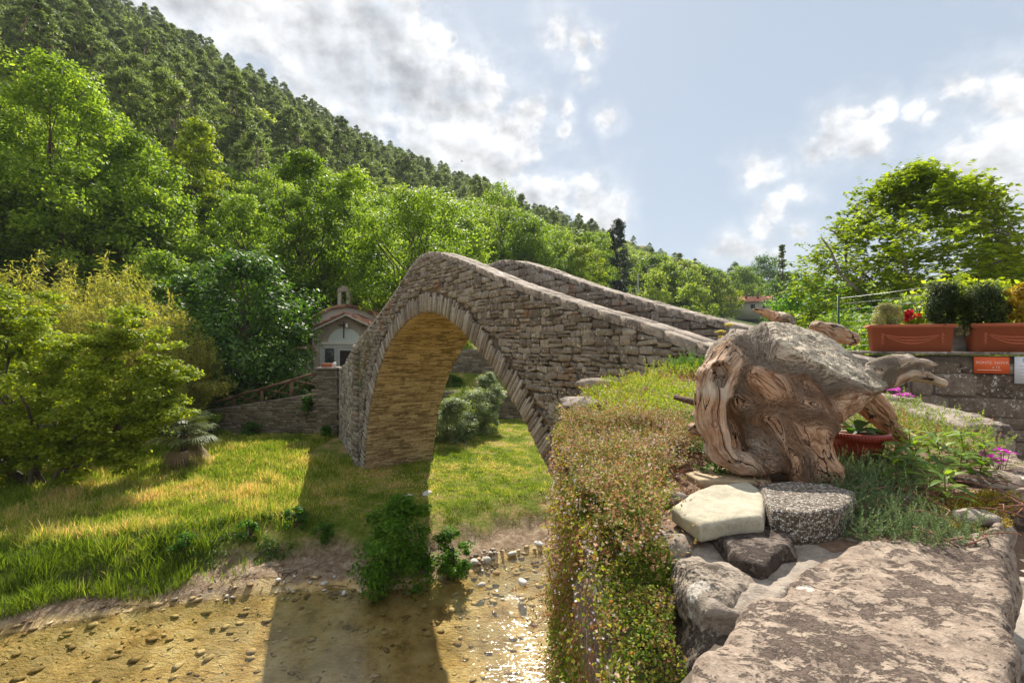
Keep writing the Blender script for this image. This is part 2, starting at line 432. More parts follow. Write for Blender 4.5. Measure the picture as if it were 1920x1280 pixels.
def zt(x, y):
    x = np.asarray(x, float); y = np.asarray(y, float)
    P3 = np.stack([x, y, np.zeros_like(x)], -1)
    n = fbm(P3 * .35, 3)
    ys = np.interp(x, PTS_YS[:, 0], PTS_YS[:, 1]) + .18 * gnoise(P3 * .9) + .12 * gnoise(P3 * 2.7)
    d = y - ys
    dd = np.array([-100, -6, -2, -.6, 0, .25, .9, 1.3, 2.0, 3.5, 8, 12, 40])
    zz = np.array([-5.6, -5.55, -5.35, -5.16, -5.01, -4.85, -4.72, -4.45, -4.2, -4.1, -3.85, -3.75, -3.3])
    z = np.interp(d, dd, zz) + .05 * n * (d > 1)
    z = z + np.where(d > -1, .05 * fbm(P3 * 3.1, 3), .02 * fbm(P3 * 3.1, 3))
    # terrace behind the retaining wall on the far bank
    tx = np.interp(x, [-14.5, -12, -7.2, -6.4, 20], [-3.6, -3.25, -2.35, -2.1, -2.6])
    k = np.clip((y - 19.9) / .35, 0, 1) * (x < -5.2)
    z = z * (1 - k) + np.maximum(z, tx + .03 * (y - 20)) * k
    # right of the bridge the meadow climbs in low steps
    k2 = np.clip((y - 23.6) / .3, 0, 1) * (x > -5.2) * (x < 25)
    z = z + k2 * 1.1
    k3 = np.clip((y - 28.3) / .3, 0, 1) * (x > -5.2) * (x < 4)
    z = z + k3 * 1.7
    # hills: rising along each azimuth from the foot line to the ridge
    yy = np.maximum(y, 8.0); u = np.clip(x / yy, -1.3, 1.4)
    yr = np.interp(u, U_, YR); yf = np.interp(u, U_, YF); el = np.interp(u, U_, EL); th = np.interp(u, U_, TH)
    zr = el * yr - th
    t = np.clip((y - yf) / (yr - yf), 0, 1)
    hill = (zr + 2.8) * (t ** 1.03)
    hill = hill * (1 + .10 * fbm(P3 * .02, 3) * np.sin(np.pi * np.clip(t, 0, 1)))
    hill = hill - np.where(y > yr, (y - yr) * .35, 0) * (u < .6) - np.where(y > yr, (y - yr) * .12, 0) * (u >= .6)
    z = np.where(y > yf, z + hill, z)
    z = np.maximum(z, -30)
    # near river bank: the road level behind the walls
    ins = pip(P3, PLATEAU)
    z = np.where(ins, -1.42, z)
    # south bank outside the plateau rises gently far away
    far_s = np.clip((-y - 30) / 100, 0, 1) * (x < -20)
    z = z + far_s * 18
    return z
def spaced(segs):
    out = [segs[0][0]]
    for a, b, st in segs:
        k = max(1, int(round((b - a) / st))); out += list(np.linspace(a, b, k + 1)[1:])
    return np.array(out)
xs = spaced([(-1600, -400, 60), (-400, -100, 15), (-100, -26, 3), (-26, -13, .5), (-13, 4, .14), (4, 14, .35), (14, 40, 2), (40, 200, 9), (200, 1000, 40), (1000, 1900, 100)])
yv = spaced([(-600, -60, 40), (-60, -10, 5), (-10, 0, .6), (0, 6, .2), (6, 21.2, .14), (21.2, 26, .3), (26, 60, 1.5), (60, 240, 6), (240, 800, 20), (800, 2200, 100)])
X, Y = np.meshgrid(xs, yv, indexing='ij')
Z = zt(X, Y)
nx, ny = X.shape
idx = np.arange(nx * ny).reshape(nx, ny)
fq = np.stack([idx[:-1, :-1], idx[1:, :-1], idx[1:, 1:], idx[:-1, 1:]], -1).reshape(-1, 4)
def ground_material():
    m, b = newmat('ground_soil_and_grass')
    g = b.n('ShaderNodeNewGeometry'); P = g.outputs['Position']
    s = b.n('ShaderNodeSeparateXYZ', ins={0: P}); zc = s.outputs[2]
    nz = b.n('ShaderNodeSeparateXYZ', ins={0: g.outputs['Normal']}).outputs[2]
    grass = b.ramp(b.math('ADD', b.noise(P, 1.1, 5, .65), b.math('MULTIPLY', b.math('SUBTRACT', b.noise(P, 12, 4, .7), .5), .5)),
                   [(.3, (.07, .11, .014)), (.5, (.16, .19, .03)), (.62, (.34, .26, .10)), (.75, (.42, .30, .16))])
    dirt = b.ramp(b.noise(P, 6, 6, .7), [(.3, (.14, .09, .055)), (.5, (.28, .20, .13)), (.7, (.48, .38, .28))])
    silt = b.ramp(b.noise(P, 2.4, 7, .7), [(.30, (.26, .165, .065)), (.47, (.66, .46, .20)), (.66, (.86, .69, .40))])
    vor = b.n('ShaderNodeTexVoronoi', feature='F1', ins={'Vector': P, 'Scale': 3.4, 'Randomness': 1.0})
    silt = b.mix(b.mapr(b.noise(P, 1.1, 3), .45, .62, 0, .55), silt, b.mix(vor.outputs['Distance'], (.50, .38, .19), (.20, .15, .07)))
    fz = b.math('ADD', zc, b.math('MULTIPLY', b.math('SUBTRACT', b.noise(P, 1.7, 4), .5), .5))
    col = b.mix(b.mapr(fz, -4.99, -4.86), silt, dirt)
    col = b.mix(b.mapr(fz, -4.75, -4.4), col, grass)
    col = b.mix(b.mapr(nz, .55, .8), dirt, col)
    forest = b.mix(b.noise(P, .05, 4), (.045, .075, .016), (.09, .12, .03))
    col = b.mix(b.mapr(s.outputs[1], 40, 70), col, forest)
    bp = b.n('ShaderNodeBump', ins={'Height': b.noise(P, 22, 6, .7), 'Strength': .9, 'Distance': .06})
    p = b.n('ShaderNodeBsdfPrincipled', ins={'Base Color': col, 'Roughness': .95, 'Specular IOR Level': .1, 'Normal': bp.outputs[0]})
    finish(b, p.outputs[0]); return m
ground = link('ground', mkmesh('ground', np.stack([X, Y, Z], -1).reshape(-1, 3), fq.astype(np.int32), ground_material(), smooth=True), kind='structure', label='river valley ground with meadow, banks and wooded hills')

# ---------------------------------------------------------------- river water
def water_material():
    m, b = newmat('clear_shallow_water')
    g = b.n('ShaderNodeNewGeometry'); P = g.outputs['Position']
    mp = b.n('ShaderNodeMapping', ins={0: P, 'Scale': (1.0, 3.2, 1), 'Rotation': (0, 0, -.45)}).outputs[0]
    h = b.math('ADD', b.math('MULTIPLY', b.noise(mp, 6.5, 4, .5, .6), .8), b.math('MULTIPLY', b.noise(mp, 11, 3, .5), .25))
    bp = b.n('ShaderNodeBump', ins={'Height': h, 'Strength': .4, 'Distance': .016})
    fr = b.n('ShaderNodeFresnel', ins={'IOR': 1.33, 'Normal': bp.outputs[0]}).outputs[0]
    tr = b.n('ShaderNodeBsdfTransparent', ins={0: (.95, .93, .79, 1)})
    gl = b.n('ShaderNodeBsdfGlossy', ins={0: (1, 1, 1, 1), 'Roughness': .05, 'Normal': bp.outputs[0]})
    mx = b.n('ShaderNodeMixShader', ins={0: b.math('MULTIPLY', fr, 1.7, clamp=True), 1: tr.outputs[0], 2: gl.outputs[0]})
    finish(b, mx.outputs[0]); return m
wx = spaced([(-300, -20, 20), (-20, 20, 1), (20, 300, 20)])
ring = []
V = []; 
for x in wx:
    y1 = float(np.interp(x, PTS_YS[:, 0], PTS_YS[:, 1])) + .6
    for t in np.linspace(0, 1, 5): V.append((x, y1 - (1 - t) * (14 if x < 4 else 9.0), -5.0))
k = len(wx); idx = np.arange(k * 5).reshape(k, 5)
link('river', mkmesh('river', V, np.stack([idx[:-1, :-1], idx[1:, :-1], idx[1:, 1:], idx[:-1, 1:]], -1).reshape(-1, 4).astype(np.int32), water_material()), kind='structure', label='clear shallow river over a sandy stony bed')
# ---------------------------------------------------------------- masonry
def stone_block(cs, cz, w, h, depth, rng, mapf, back=-.02, lo=None, hi=None, bev=.16, jit=.1, rot=0.0):
    """one irregular block: 8-sided outline, pushed out from the wall face by depth, arrised edges"""
    c = .18
    o = np.array([(-1 + c, -1), (1 - c, -1), (1, -1 + c * 1.6), (1, 1 - c * 1.6), (1 - c, 1), (-1 + c, 1), (-1, 1 - c * 1.6), (-1, -1 + c * 1.6)], float)
    o += rng.uniform(-jit, jit, (8, 2)) * (1, 1.2)
    o = o * (w / 2, h / 2)
    def place(k, d):
        q = o * k
        if rot: q = q @ np.array([[math.cos(rot), math.sin(rot)], [-math.sin(rot), math.cos(rot)]])
        q = q + (cs, cz)
        if lo is not None: q[:, 1] = np.maximum(q[:, 1], lo(q[:, 0]))
        if hi is not None: q[:, 1] = np.minimum(q[:, 1], hi(q[:, 0]))
        dd = np.broadcast_to(d, (8,))
        return mapf(q[:, 0], q[:, 1], dd)
    b = min(w, h) * bev
    t = rng.uniform(-.12, .12, 8) * depth
    V = np.vstack([place(1.0, back), place(1.0, depth * .55), place(1 - 2 * b / max(w, h), depth + t)])
    f4 = []
    for r in (0, 8):
        for j in range(8):
            k = (j + 1) % 8; f4.append([r + j, r + k, r + 8 + k, r + 8 + j])
    f4 += [[16, 17, 22, 23], [17, 18, 21, 22], [18, 19, 20, 21]]
    return V, np.array(f4)
def courses(s0, s1, z0, z1, ch, lw, rng, inside, wob=0.0, gap=.007):
    out = []; z = z0
    while z < z1:
        h = ch * rng.uniform(.65, 1.45); s = s0 - rng.rand() * lw
        while s < s1:
            w = lw * rng.uniform(.4, 1.75)
            cs, cz = s + w / 2, z + h / 2 + wob * math.sin(s * 1.7 + z)
            if inside(cs, cz):
                cz += rng.uniform(-1, 1) * wob * .6
                if rng.rand() < (.18 if wob < .02 else .34) and h > ch * .8:
                    out.append((cs, cz - h / 4, w - gap, h / 2 - gap)); out.append((cs, cz + h / 4, w - gap, h / 2 - gap))
                else: out.append((cs, cz, w - gap, h - gap))
            s += w
        z += h
    return out
def emit_stones(blocks, parent, mat, name='stone', nind=300, restname='small_stones', eye=(0, 0, 0)):
    """the nearest blocks as parts of their own, the others joined"""
    if not blocks: return
    cen = np.array([b[0].mean(0) for b in blocks])
    ext = np.array([np.prod(sorted(np.ptp(b[0], axis=0))[1:]) for b in blocks])
    D = np.linalg.norm(cen - np.array(eye), axis=1)
    order = np.argsort(-ext / D ** 2)
    P0 = np.array(parent.location) if parent is not None else 0
    for i in order[:nind]:
        V, f = blocks[i]
        link(name, mkmesh(name, V - P0, f.astype(np.int32), mat), parent)
    rest = order[nind:]
    if len(rest):
        mb = MB()
        for i in rest: mb.add(blocks[i][0] - P0, f4=blocks[i][1])
        mb.link(restname, mat, parent, kind='stuff')

# ---------------------------------------------------------------- the humpback bridge
P0 = np.array([-2.07, 11.1]); EX = np.array([-.539, .842]); MX = np.array([.842, .539]); BW = 2.3; PT = .36
AR = np.array([(5.05, -4.9), (4.85, -4.3), (4.54, -3.3), (4.24, -2.3), (3.85, -1.65), (3.4, -1.05), (2.68, -.35), (1.84, .17), (.8, .53), (0, .67), (-.59, .66), (-1.34, .50), (-1.9, .29), (-2.34, .07), (-2.75, -.16),
               (-3.13, -.39), (-3.62, -.74), (-3.94, -1.00), (-4.25, -1.27), (-4.53, -1.55), (-4.8, -1.82), (-5.06, -2.12), (-5.29, -2.43), (-5.6, -3.0), (-5.85, -3.8), (-6.0, -4.6), (-6.05, -5.6)])[::-1]
TP = np.array([(9.5, -1.3), (7.37, -.9), (6.66, -.5), (5.9, -.12), (4.92, .22), (3.42, .72), (2.5, 1.05), (1.68, 1.38), (1.08, 1.66), (.54, 1.90), (.1, 2.0), (-.34, 2.0), (-.93, 1.91), (-1.9, 1.63), (-2.73, 1.35), (-3.45, 1.10), (-4.23, .86),
               (-5.47, .51), (-6.1, .34), (-6.65, .20), (-7.13, .06), (-7.6, -.09), (-8.1, -.2), (-9.2, -.3)])[::-1]
def tpz(s): return np.interp(s, TP[:, 0], TP[:, 1])
def arz(s): return np.interp(s, AR[:, 0], AR[:, 1], left=-9, right=-9)
def fp(s, z, d):
    s = np.asarray(s, float); z = np.asarray(z, float); d = np.asarray(d, float)
    return np.stack([P0[0] + s * EX[0] + d * MX[0], P0[1] + s * EX[1] + d * MX[1], z + 0 * s], -1)
bridge = empty('stone_bridge', (P0[0], P0[1], 0), 'old humpback stone arch bridge with lichened parapets crossing the shallow river', 'bridge')
BL = np.array([P0[0], P0[1], 0.])
rng = np.random.RandomState(11)
# resample the arch evenly
def resample(P, step):
    d = np.r_[0, np.cumsum(np.linalg.norm(np.diff(P, axis=0), axis=1))]
    t = np.arange(0, d[-1], step)
    return np.stack([np.interp(t, d, P[:, 0]), np.interp(t, d, P[:, 1])], -1)
ARs = resample(AR, .05)
for _ in range(12): ARs[1:-1] = (ARs[:-2] + 2 * ARs[1:-1] + ARs[2:]) / 4
T = np.gradient(ARs, axis=0); T /= np.linalg.norm(T, axis=1)[:, None]
N = np.stack([-T[:, 1], T[:, 0]], -1)
N *= np.sign((N * (ARs - np.array([-.5, -4]))).sum(1))[:, None]
RD = .43
EXs = ARs + N * RD
def exz(s):
    o = np.argsort(EXs[:, 0]); return np.interp(s, EXs[o, 0], EXs[o, 1], left=-9, right=-9)
# body: spandrel fill between arch and roadway, and the two parapets, set back behind the stones
def prism(mb, lo, hi, d0, d1, S):
    """solid between curves lo(s), hi(s) from depth d0 to d1"""
    n = len(S); l = lo(S); h = hi(S)
    V = np.vstack([fp(S, l, d0 + 0 * S), fp(S, h, d0 + 0 * S), fp(S, h, d1 + 0 * S), fp(S, l, d1 + 0 * S)]) - BL
    f = []
    for k in range(4):
        a, b = k * n, ((k + 1) % 4) * n
        f += [[a + i, a + i + 1, b + i + 1, b + i] for i in range(n - 1)]
    f += [[0, n, 2 * n, 3 * n], [n - 1, 4 * n - 1, 3 * n - 1, 2 * n - 1]]
    mb.add(V, f4=f)
mb = MB()
deck = lambda s: tpz(s) - .95
S1 = np.linspace(-9.0, -6.05, 12); prism(mb, lambda s: -5.9 + 0 * s, lambda s: np.maximum(deck(s), -1.45), .03, BW - .03, S1)
inside = (ARs[:, 1] > -5.55)
A_ = ARs[inside]; o = np.argsort(A_[:, 0])
S2 = np.linspace(-6.05, 5.0, 90)
prism(mb, lambda s: np.maximum(arz(s), -5.6) + .03, lambda s: np.maximum(deck(s), np.maximum(arz(s), -5.6) + .06), .03, BW - .03, S2)
S3 = np.linspace(5.05, 6.0, 6); prism(mb, lambda s: -5.0 + 0 * s, deck, .03, BW - .03, S3)
mb.link('core', M_bridge2, bridge)
SP = np.linspace(-8.1, 6.9, 120)
for d0 in (.03, BW - PT + .03):
    mb = MB(); SQ = SP if d0 > 1 else SP[SP < 6.0]; prism(mb, lambda s: tpz(s) - 1.1, lambda s: tpz(s) - .05, d0, d0 + PT - .06, SQ); mb.link('parapet', M_bridge2, bridge)
mb = MB()
n = len(SP); V = np.vstack([fp(SP, deck(SP) + .02, PT + 0 * SP), fp(SP, deck(SP) + .02, BW - PT + 0 * SP)]) - BL
mb.add(V, f4=[[i, i + 1, n + i + 1, n + i] for i in range(n - 1)]); mb.link('roadway', M_cap, bridge)
near = lambda s, z, d: fp(s, z, -d) - BL
# spandrel and parapet stones on the near face
def in_face(s, z):
    return z < tpz(s) - .1 and z > exz(s) + .03 and -5.4 < z and (s > -5.2 or True)
blk = []
zlo = lambda s: exz(s) + .012
zhi = lambda s: tpz(s) - .105
for (cs, cz, w, h) in courses(-8.05, 6.0, -5.3, 2.0, .10, .19, rng, in_face, wob=.02):
    # larger, rounder cobbles low on the right haunch
    big = cs < -3 and cz < -.2
    blk.append(stone_block(cs, cz, w, h, rng.uniform(.006, .034) * (1.3 if big else 1), rng, near, rot=rng.normal() * (.10 if big else .05), lo=zlo, hi=zhi, bev=.2 if big else .1, jit=.22 if big else .17))
near_blocks = [(b[0] + BL, b[1]) for b in blk]
# inner face of the far parapet
inn = lambda s, z, d: fp(s, z, BW - PT - d) - BL
fb = []
for (cs, cz, w, h) in courses(-8.1, 2.4, -1.6, 2.1, .15, .27, rng, lambda s, z: deck(s) < z < tpz(s) - .1):
    fb.append(stone_block(cs, cz, w, h, rng.uniform(.008, .03), rng, inn, lo=deck, hi=zhi))
far_blocks = [(b[0] + BL, b[1]) for b in fb]
emit_stones(near_blocks + far_blocks, bridge, M_bridge, nind=300)
# outer far face, coarse
ob = []
outf = lambda s, z, d: fp(s, z, BW + d) - BL
for (cs, cz, w, h) in courses(-8.05, 6.9, -5.3, 2.0, .2, .42, rng, lambda s, z: z < tpz(s) - .1 and z > arz(s) + .1):
    ob.append(stone_block(cs, cz, w, h, .03, rng, outf, lo=lambda s: arz(s) + .03, hi=zhi))
mb = MB(); [mb.add(v, f4=f[:, ::-1]) for v, f in ob]; mb.link('rear_face_stones', M_bridge, bridge, kind='stuff')
# ring of thin voussoirs set on edge
L = np.arange(1, len(ARs) - 1)
t = 0; rings = []
cum = np.r_[0, np.cumsum(np.linalg.norm(np.diff(ARs, axis=0), axis=1))]
t = .02; nv = 0
while t < cum[-1] - .1 and nv < 300:
    w = rng.uniform(.036, .078); tm = t + w / 2
    p = np.array([np.interp(tm, cum, ARs[:, i]) for i in (0, 1)]); nn = np.array([np.interp(tm, cum, N[:, i]) for i in (0, 1)]); nn /= np.linalg.norm(nn)
    if p[1] > -5.3:
        Ln = RD * rng.uniform(.68, 1.06)
        ctr = p + nn * (Ln / 2 - .0)
        ang = math.atan2(nn[0], nn[1])
        V, f = stone_block(ctr[0], ctr[1], w - .007, Ln, rng.uniform(.012, .038), rng, near, bev=.2, jit=.1, rot=-ang + rng.uniform(-.05, .05), hi=zhi)
        link('voussoir', mkmesh('voussoir', V, f.astype(np.int32), M_vous), bridge); nv += 1
    t += w
# soffit: thin flat courses running across the barrel
mb = MB(); t = 0
def sof(a, dd, out):
    p = np.stack([np.interp(a, cum, ARs[:, i]) for i in (0, 1)], -1); q = np.stack([np.interp(a, cum, N[:, i]) for i in (0, 1)], -1)
    p = p - q * (out)[:, None]
    return fp(p[:, 0], p[:, 1], dd) - BL
while t < cum[-1] - .05:
    h = rng.uniform(.028, .055); d = .02 - rng.rand() * .2
    while d < BW - .02:
        w = rng.uniform(.18, .5); d1 = min(d + w, BW - .01); d0 = max(d, .01)
        if d1 - d0 > .03:
            pr = rng.uniform(.004, .022); g = .005
            a0, a1 = t + g, t + h - g
            A4 = np.array([a0, a1, a1, a0]); D4 = np.array([d0 + g, d0 + g, d1 - g, d1 - g])
            V = np.vstack([sof(A4, D4, np.full(4, -.03)), sof(A4, D4, pr + rng.uniform(-.003, .003, 4))])
            mb.add(V, f4=[[4, 5, 6, 7], [0, 1, 5, 4], [1, 2, 6, 5], [2, 3, 7, 6], [3, 0, 4, 7]])
        d += w
    t += h
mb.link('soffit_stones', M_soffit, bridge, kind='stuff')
tt = np.arange(0, cum[-1], .1); n = len(tt)
V = np.vstack([sof(tt, 0 * tt + .01, 0 * tt), sof(tt, 0 * tt + BW - .01, 0 * tt)])
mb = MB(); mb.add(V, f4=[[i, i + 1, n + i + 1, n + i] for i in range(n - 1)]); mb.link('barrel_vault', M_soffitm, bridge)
# coping stones along both parapets
ncap = 0
for d0 in (0.0, BW - PT):
    s = -8.1
    while s < (6.9 if d0 > 1 else 5.75):
        w = rng.uniform(.2, .5); s1 = s + w
        for (a, b2) in ((-.008, PT * rng.uniform(.4, .62)), (None, PT + .008)):
            if a is None: a = prev
            prev = b2
            S = np.array([s + .006, s1 - .006]); e = rng.uniform(-.006, .007)
            tz = tpz(S) + e
            q = []
            for zz, k in ((-.11, 0), (-.012, 0), (0, .010)):
                for (si, di) in ((0, a + .004 + k), (1, a + .004 + k), (1, b2 - .004 - k), (0, b2 - .004 - k)):
                    q.append(fp(S[si] + (k if si == 0 else -k), tz[si] + zz + rng.uniform(-.004, .004), d0 + di) - BL)
            f = [[r + j, r + (j + 1) % 4, r + 4 + (j + 1) % 4, r + 4 + j] for r in (0, 4) for j in range(4)] + [[8, 9, 10, 11]]
            link('coping_stone', mkmesh('coping_stone', np.array(q), np.array(f, np.int32), M_cap), bridge); ncap += 1
        s = s1
# flared wing wall on the far bank, curving back from the bridge face
WP = np.array([(-5.28, 16.10), (-5.75, 17.0), (-6.2, 17.9), (-6.7, 18.9), (-7.0, 19.6)])
wcum = np.r_[0, np.cumsum(np.linalg.norm(np.diff(WP, axis=0), axis=1))]
wtop = lambda a: np.interp(a, [0, .5, 1.2, 2.0, 3.2, 5], [-.12, -.3, -.55, -.85, -1.0, -1.05])
def wmap(a, z, d):
    p = np.stack([np.interp(a, wcum, WP[:, i]) for i in (0, 1)], -1)
    nrm = np.array([-.90, -.43])
    return np.stack([p[..., 0] + nrm[0] * d, p[..., 1] + nrm[1] * d, z + 0 * np.asarray(a)], -1) - BL
wb = []
for (cs, cz, w, h) in courses(0, wcum[-1], -4.4, 0, .13, .22, rng, lambda s, z: 0.02 < s < wcum[-1] - .02 and z < wtop(s) - .03):
    wb.append(stone_block(cs, cz, w, h, rng.uniform(.01, .04), rng, wmap, hi=wtop, jit=.14))
mb = MB(); [mb.add(v, f4=f) for v, f in wb]; mb.link('wing_wall_stones', M_vous, bridge, kind='stuff')
A = np.linspace(0, wcum[-1], 8); n = len(A)
V = np.vstack([wmap(A, -4.6 + 0 * A, 0 * A - .01), wmap(A, wtop(A) - .01, 0 * A - .01), wmap(A, wtop(A) - .01, 0 * A - .5), wmap(A, -4.6 + 0 * A, 0 * A - .5)])
f = [[k * n + i, k * n + i + 1, ((k + 1) % 4) * n + i + 1, ((k + 1) % 4) * n + i] for k in range(4) for i in range(n - 1)] + [[0, n, 2 * n, 3 * n], [n - 1, 4 * n - 1, 3 * n - 1, 2 * n - 1]]
mb = MB(); mb.add(V, f4=f); mb.link('wing_wall', M_bridge2, bridge)
# pilaster strip where wing and arch meet
V, f = [], []
mb = MB()
for k in range(26):
    z = -4.3 + k * .165
    if z > tpz(5.25) - .25: break
    mb.add(*[(lambda v, ff: (v, None, ff))(*stone_block(5.42 + rng.uniform(-.03, .03), z, rng.uniform(.34, .44), .155, .11 + rng.uniform(0, .03), rng, near))][0])
mb.link('pilaster', M_bridge, bridge)
# ---------------------------------------------------------------- plants: generators
def leaf_quads(P, N, size, rng, asp=.55, fold=.0, T=None):
    n = len(P)
    N = N / (np.linalg.norm(N, axis=1)[:, None] + 1e-9)
    if T is None: T = rng.normal(size=(n, 3))
    T = T - (T * N).sum(1)[:, None] * N; T /= np.linalg.norm(T, axis=1)[:, None] + 1e-9
    B = np.cross(N, T)
    s = (size * rng.uniform(.65, 1.35, n))[:, None]
    V = np.stack([P - T * s * .5, P + B * s * asp * .5 - N * s * fold, P + T * s * .5, P - B * s * asp * .5 - N * s * fold], 1).reshape(-1, 3)
    f = np.arange(4 * n).reshape(n, 4)
    return V, f
def clump_leaves(cen, rad, per, size, rng, flat=.75, asp=.55, upn=.6, shell=.45, droop=0, fold=.08):
    k = len(cen)
    rad = np.broadcast_to(np.asarray(rad, float), (k,))
    D = rng.normal(size=(k * per, 3)); D /= np.linalg.norm(D, axis=1)[:, None]
    r = rng.rand(k * per) ** shell
    C_ = np.repeat(cen, per, 0); R = np.repeat(rad, per)
    P = C_ + D * (r * R)[:, None] * (1, 1, flat)
    N = D * .6 + rng.normal(size=D.shape) * .45 + np.array([0, 0, upn])
    T = None
    if droop: T = rng.normal(size=D.shape) * .5 + D * .4 + np.array([0, 0, -droop])
    return leaf_quads(P, N, size, rng, asp, fold, T)
def envelope(kind, n, R, H, rng, z0=.25):
    """clump centres over a crown of radius R between z0*H and H"""
    out = []
    while len(out) < n:
        z = rng.rand(); a = rng.rand() * 2 * np.pi
        if kind == 'round': w = math.sqrt(max(0, 1 - (2 * z - .85) ** 2 / 1.35))
        elif kind == 'dome': w = (1 - z ** 2.2) ** .6 * (.75 + .25 * min(1, z * 4))
        elif kind == 'cone': w = (1 - z) ** .75 * .95 + .05
        elif kind == 'column': w = (math.sin(math.pi * min(1, z * .92 + .08)) ** .5)
        elif kind == 'pine': w = .35 + .65 * math.sin(math.pi * min(1, .25 + z * .75)) if z < .9 else .45 * (1 - z) / .1
        r = w * rng.rand() ** .38 * (.8 + .3 * math.sin(3 * a + n) * rng.rand())
        out.append((math.cos(a) * r * R, math.sin(a) * r * R, H * (z0 + (1 - z0) * z * .94)))
    return np.array(out)
def limb_path(a, b, rng, n=5, sag=.1):
    t = np.linspace(0, 1, n)[:, None]
    L = np.linalg.norm(b - a)
    p = a * (1 - t) + b * t
    p[1:-1] += rng.normal(size=(n - 2, 3)) * L * .05
    p[:, 2] += -sag * L * np.sin(np.pi * t[:, 0]) * .5
    return p
def tree_meshes(kind, R, H, nclump, per, leaf, mat, seed, rr=.2, z0=.25, trunk_r=.16, limbs=14, asp=.55, flat=.7, upn=.6, shell=.45, lean=0, barkm=None, droop=0, fork=.35):
    rng = np.random.RandomState(seed)
    cen = envelope(kind, nclump, R, H, rng, z0)
    rad = rr * R * rng.uniform(.6, 1.35, nclump)
    V, f = clump_leaves(cen, rad, per, leaf, rng, flat, asp, upn, shell, droop)
    crown = mkmesh('crown', V, f.astype(np.int32), mat)
    mb = MB()
    top = np.array([lean, 0, H * (.55 if kind not in ('cone', 'column', 'pine') else .95)])
    tr = limb_path(np.array([0, 0, -.4]), top, rng, 7, 0)
    mb.tube(tr, np.linspace(trunk_r, trunk_r * .35, 7), 8)
    pick = rng.permutation(nclump)[:limbs]
    for i in pick:
        c = cen[i]; zb = min(max(H * .18, c[2] * rng.uniform(.35, .75)), top[2] * .95)
        base = np.array([np.interp(zb, tr[:, 2], tr[:, 0]), np.interp(zb, tr[:, 2], tr[:, 1]), zb])
        mb.tube(limb_path(base, c, rng, 5), np.linspace(trunk_r * .45, trunk_r * .1, 5), 5, cap=False)
    return crown, mb.mesh('trunk', barkm or M_bark, True)
def plant_tree(name, loc, meshes, label, cat='tree', group=None, rz=0, sc=1.0):
    r = empty(name, loc, label, cat, group); r.rotation_euler = (0, 0, rz); r.scale = (sc, sc, sc) if np.isscalar(sc) else tuple(sc)
    link('crown', meshes[0], r); link('trunk', meshes[1], r)
    return r
def ground_at(x, y): return float(zt(np.array([x]), np.array([y]))[0])
def spot(px, D, dz=-.1):
    x = (px - 960) / F * D
    return (x, D, ground_at(x, D) + dz)

L_pine = leaf_mat('pine_needles', (.065, .095, .038), (.15, .195, .07), (.27, .31, .10), trans=.48, gloss=.1, sc=.5, tcol=(1.7, 1.8, .9))
L_broad = leaf_mat('bright_leaves', (.075, .13, .012), (.16, .25, .026), (.28, .36, .06), trans=.57, gloss=.25, sc=.5, hue_obj=.2)
L_far = leaf_mat('far_leaves', (.085, .14, .02), (.165, .235, .038), (.27, .33, .065), trans=.55, gloss=.15, sc=.12, hue_obj=.3)
L_dark = leaf_mat('dark_glossy_leaves', (.03, .075, .008), (.07, .155, .014), (.14, .23, .03), trans=.45, gloss=.4, sc=.9)
L_maple = leaf_mat('yellow_green_leaves', (.10, .155, .008), (.22, .28, .018), (.36, .39, .045), trans=.52, gloss=.2, sc=1.1)
L_bamboo = leaf_mat('bamboo_leaves', (.15, .17, .035), (.31, .31, .08), (.48, .43, .13), trans=.5, gloss=.2, sc=1.2)
L_poplar = leaf_mat('poplar_leaves', (.015, .035, .016), (.04, .07, .035), (.09, .13, .07), trans=.28, gloss=.3, sc=.6)
L_walnut = leaf_mat('walnut_leaves', (.11, .155, .014), (.20, .26, .026), (.31, .35, .05), trans=.55, gloss=.3, sc=1.0, tcol=(2.1, 2.1, .6))
L_oleander = leaf_mat('oleander_leaves', (.10, .14, .07), (.21, .27, .14), (.34, .39, .22), trans=.4, gloss=.4, sc=1.5)
L_shrub = leaf_mat('fresh_shrub_leaves', (.035, .10, .008), (.08, .19, .014), (.16, .28, .03), trans=.5, gloss=.25, sc=1.5)
L_palm = leaf_mat('palm_fronds', (.05, .07, .02), (.12, .15, .05), (.24, .24, .11), trans=.3, gloss=.4, sc=1.5)
L_dead = plain_mat('dead_fronds', (.24, .17, .10), .9, var=.4, bscale=12)

M_pinebark = stone_mat('pine_bark', (.09, .07, .055), (.17, .135, .105), (.28, .23, .18), scale=.5, bump=.5)
pines = [tree_meshes('pine', (2.7, 2.3, 3.0, 2.5)[k], (13.5, 15, 12, 14)[k], 105, 46, .36, L_pine, 100 + k, rr=.21, z0=(.30, .42, .28, .36)[k], trunk_r=.2, limbs=6, asp=.35, flat=.5, upn=.3, barkm=M_pinebark) for k in range(4)]
broads = [tree_meshes('round', 4.2, 9.5, 70, 55, .42, L_far, 200 + k, rr=.25, z0=.12, trunk_r=.2, limbs=7, asp=.6) for k in range(4)]
mids = [tree_meshes('round', 4.0, 9.0, 130, 95, .21, L_broad, 300 + k, rr=.2, z0=.12, trunk_r=.18, limbs=22, asp=.6) for k in range(3)]

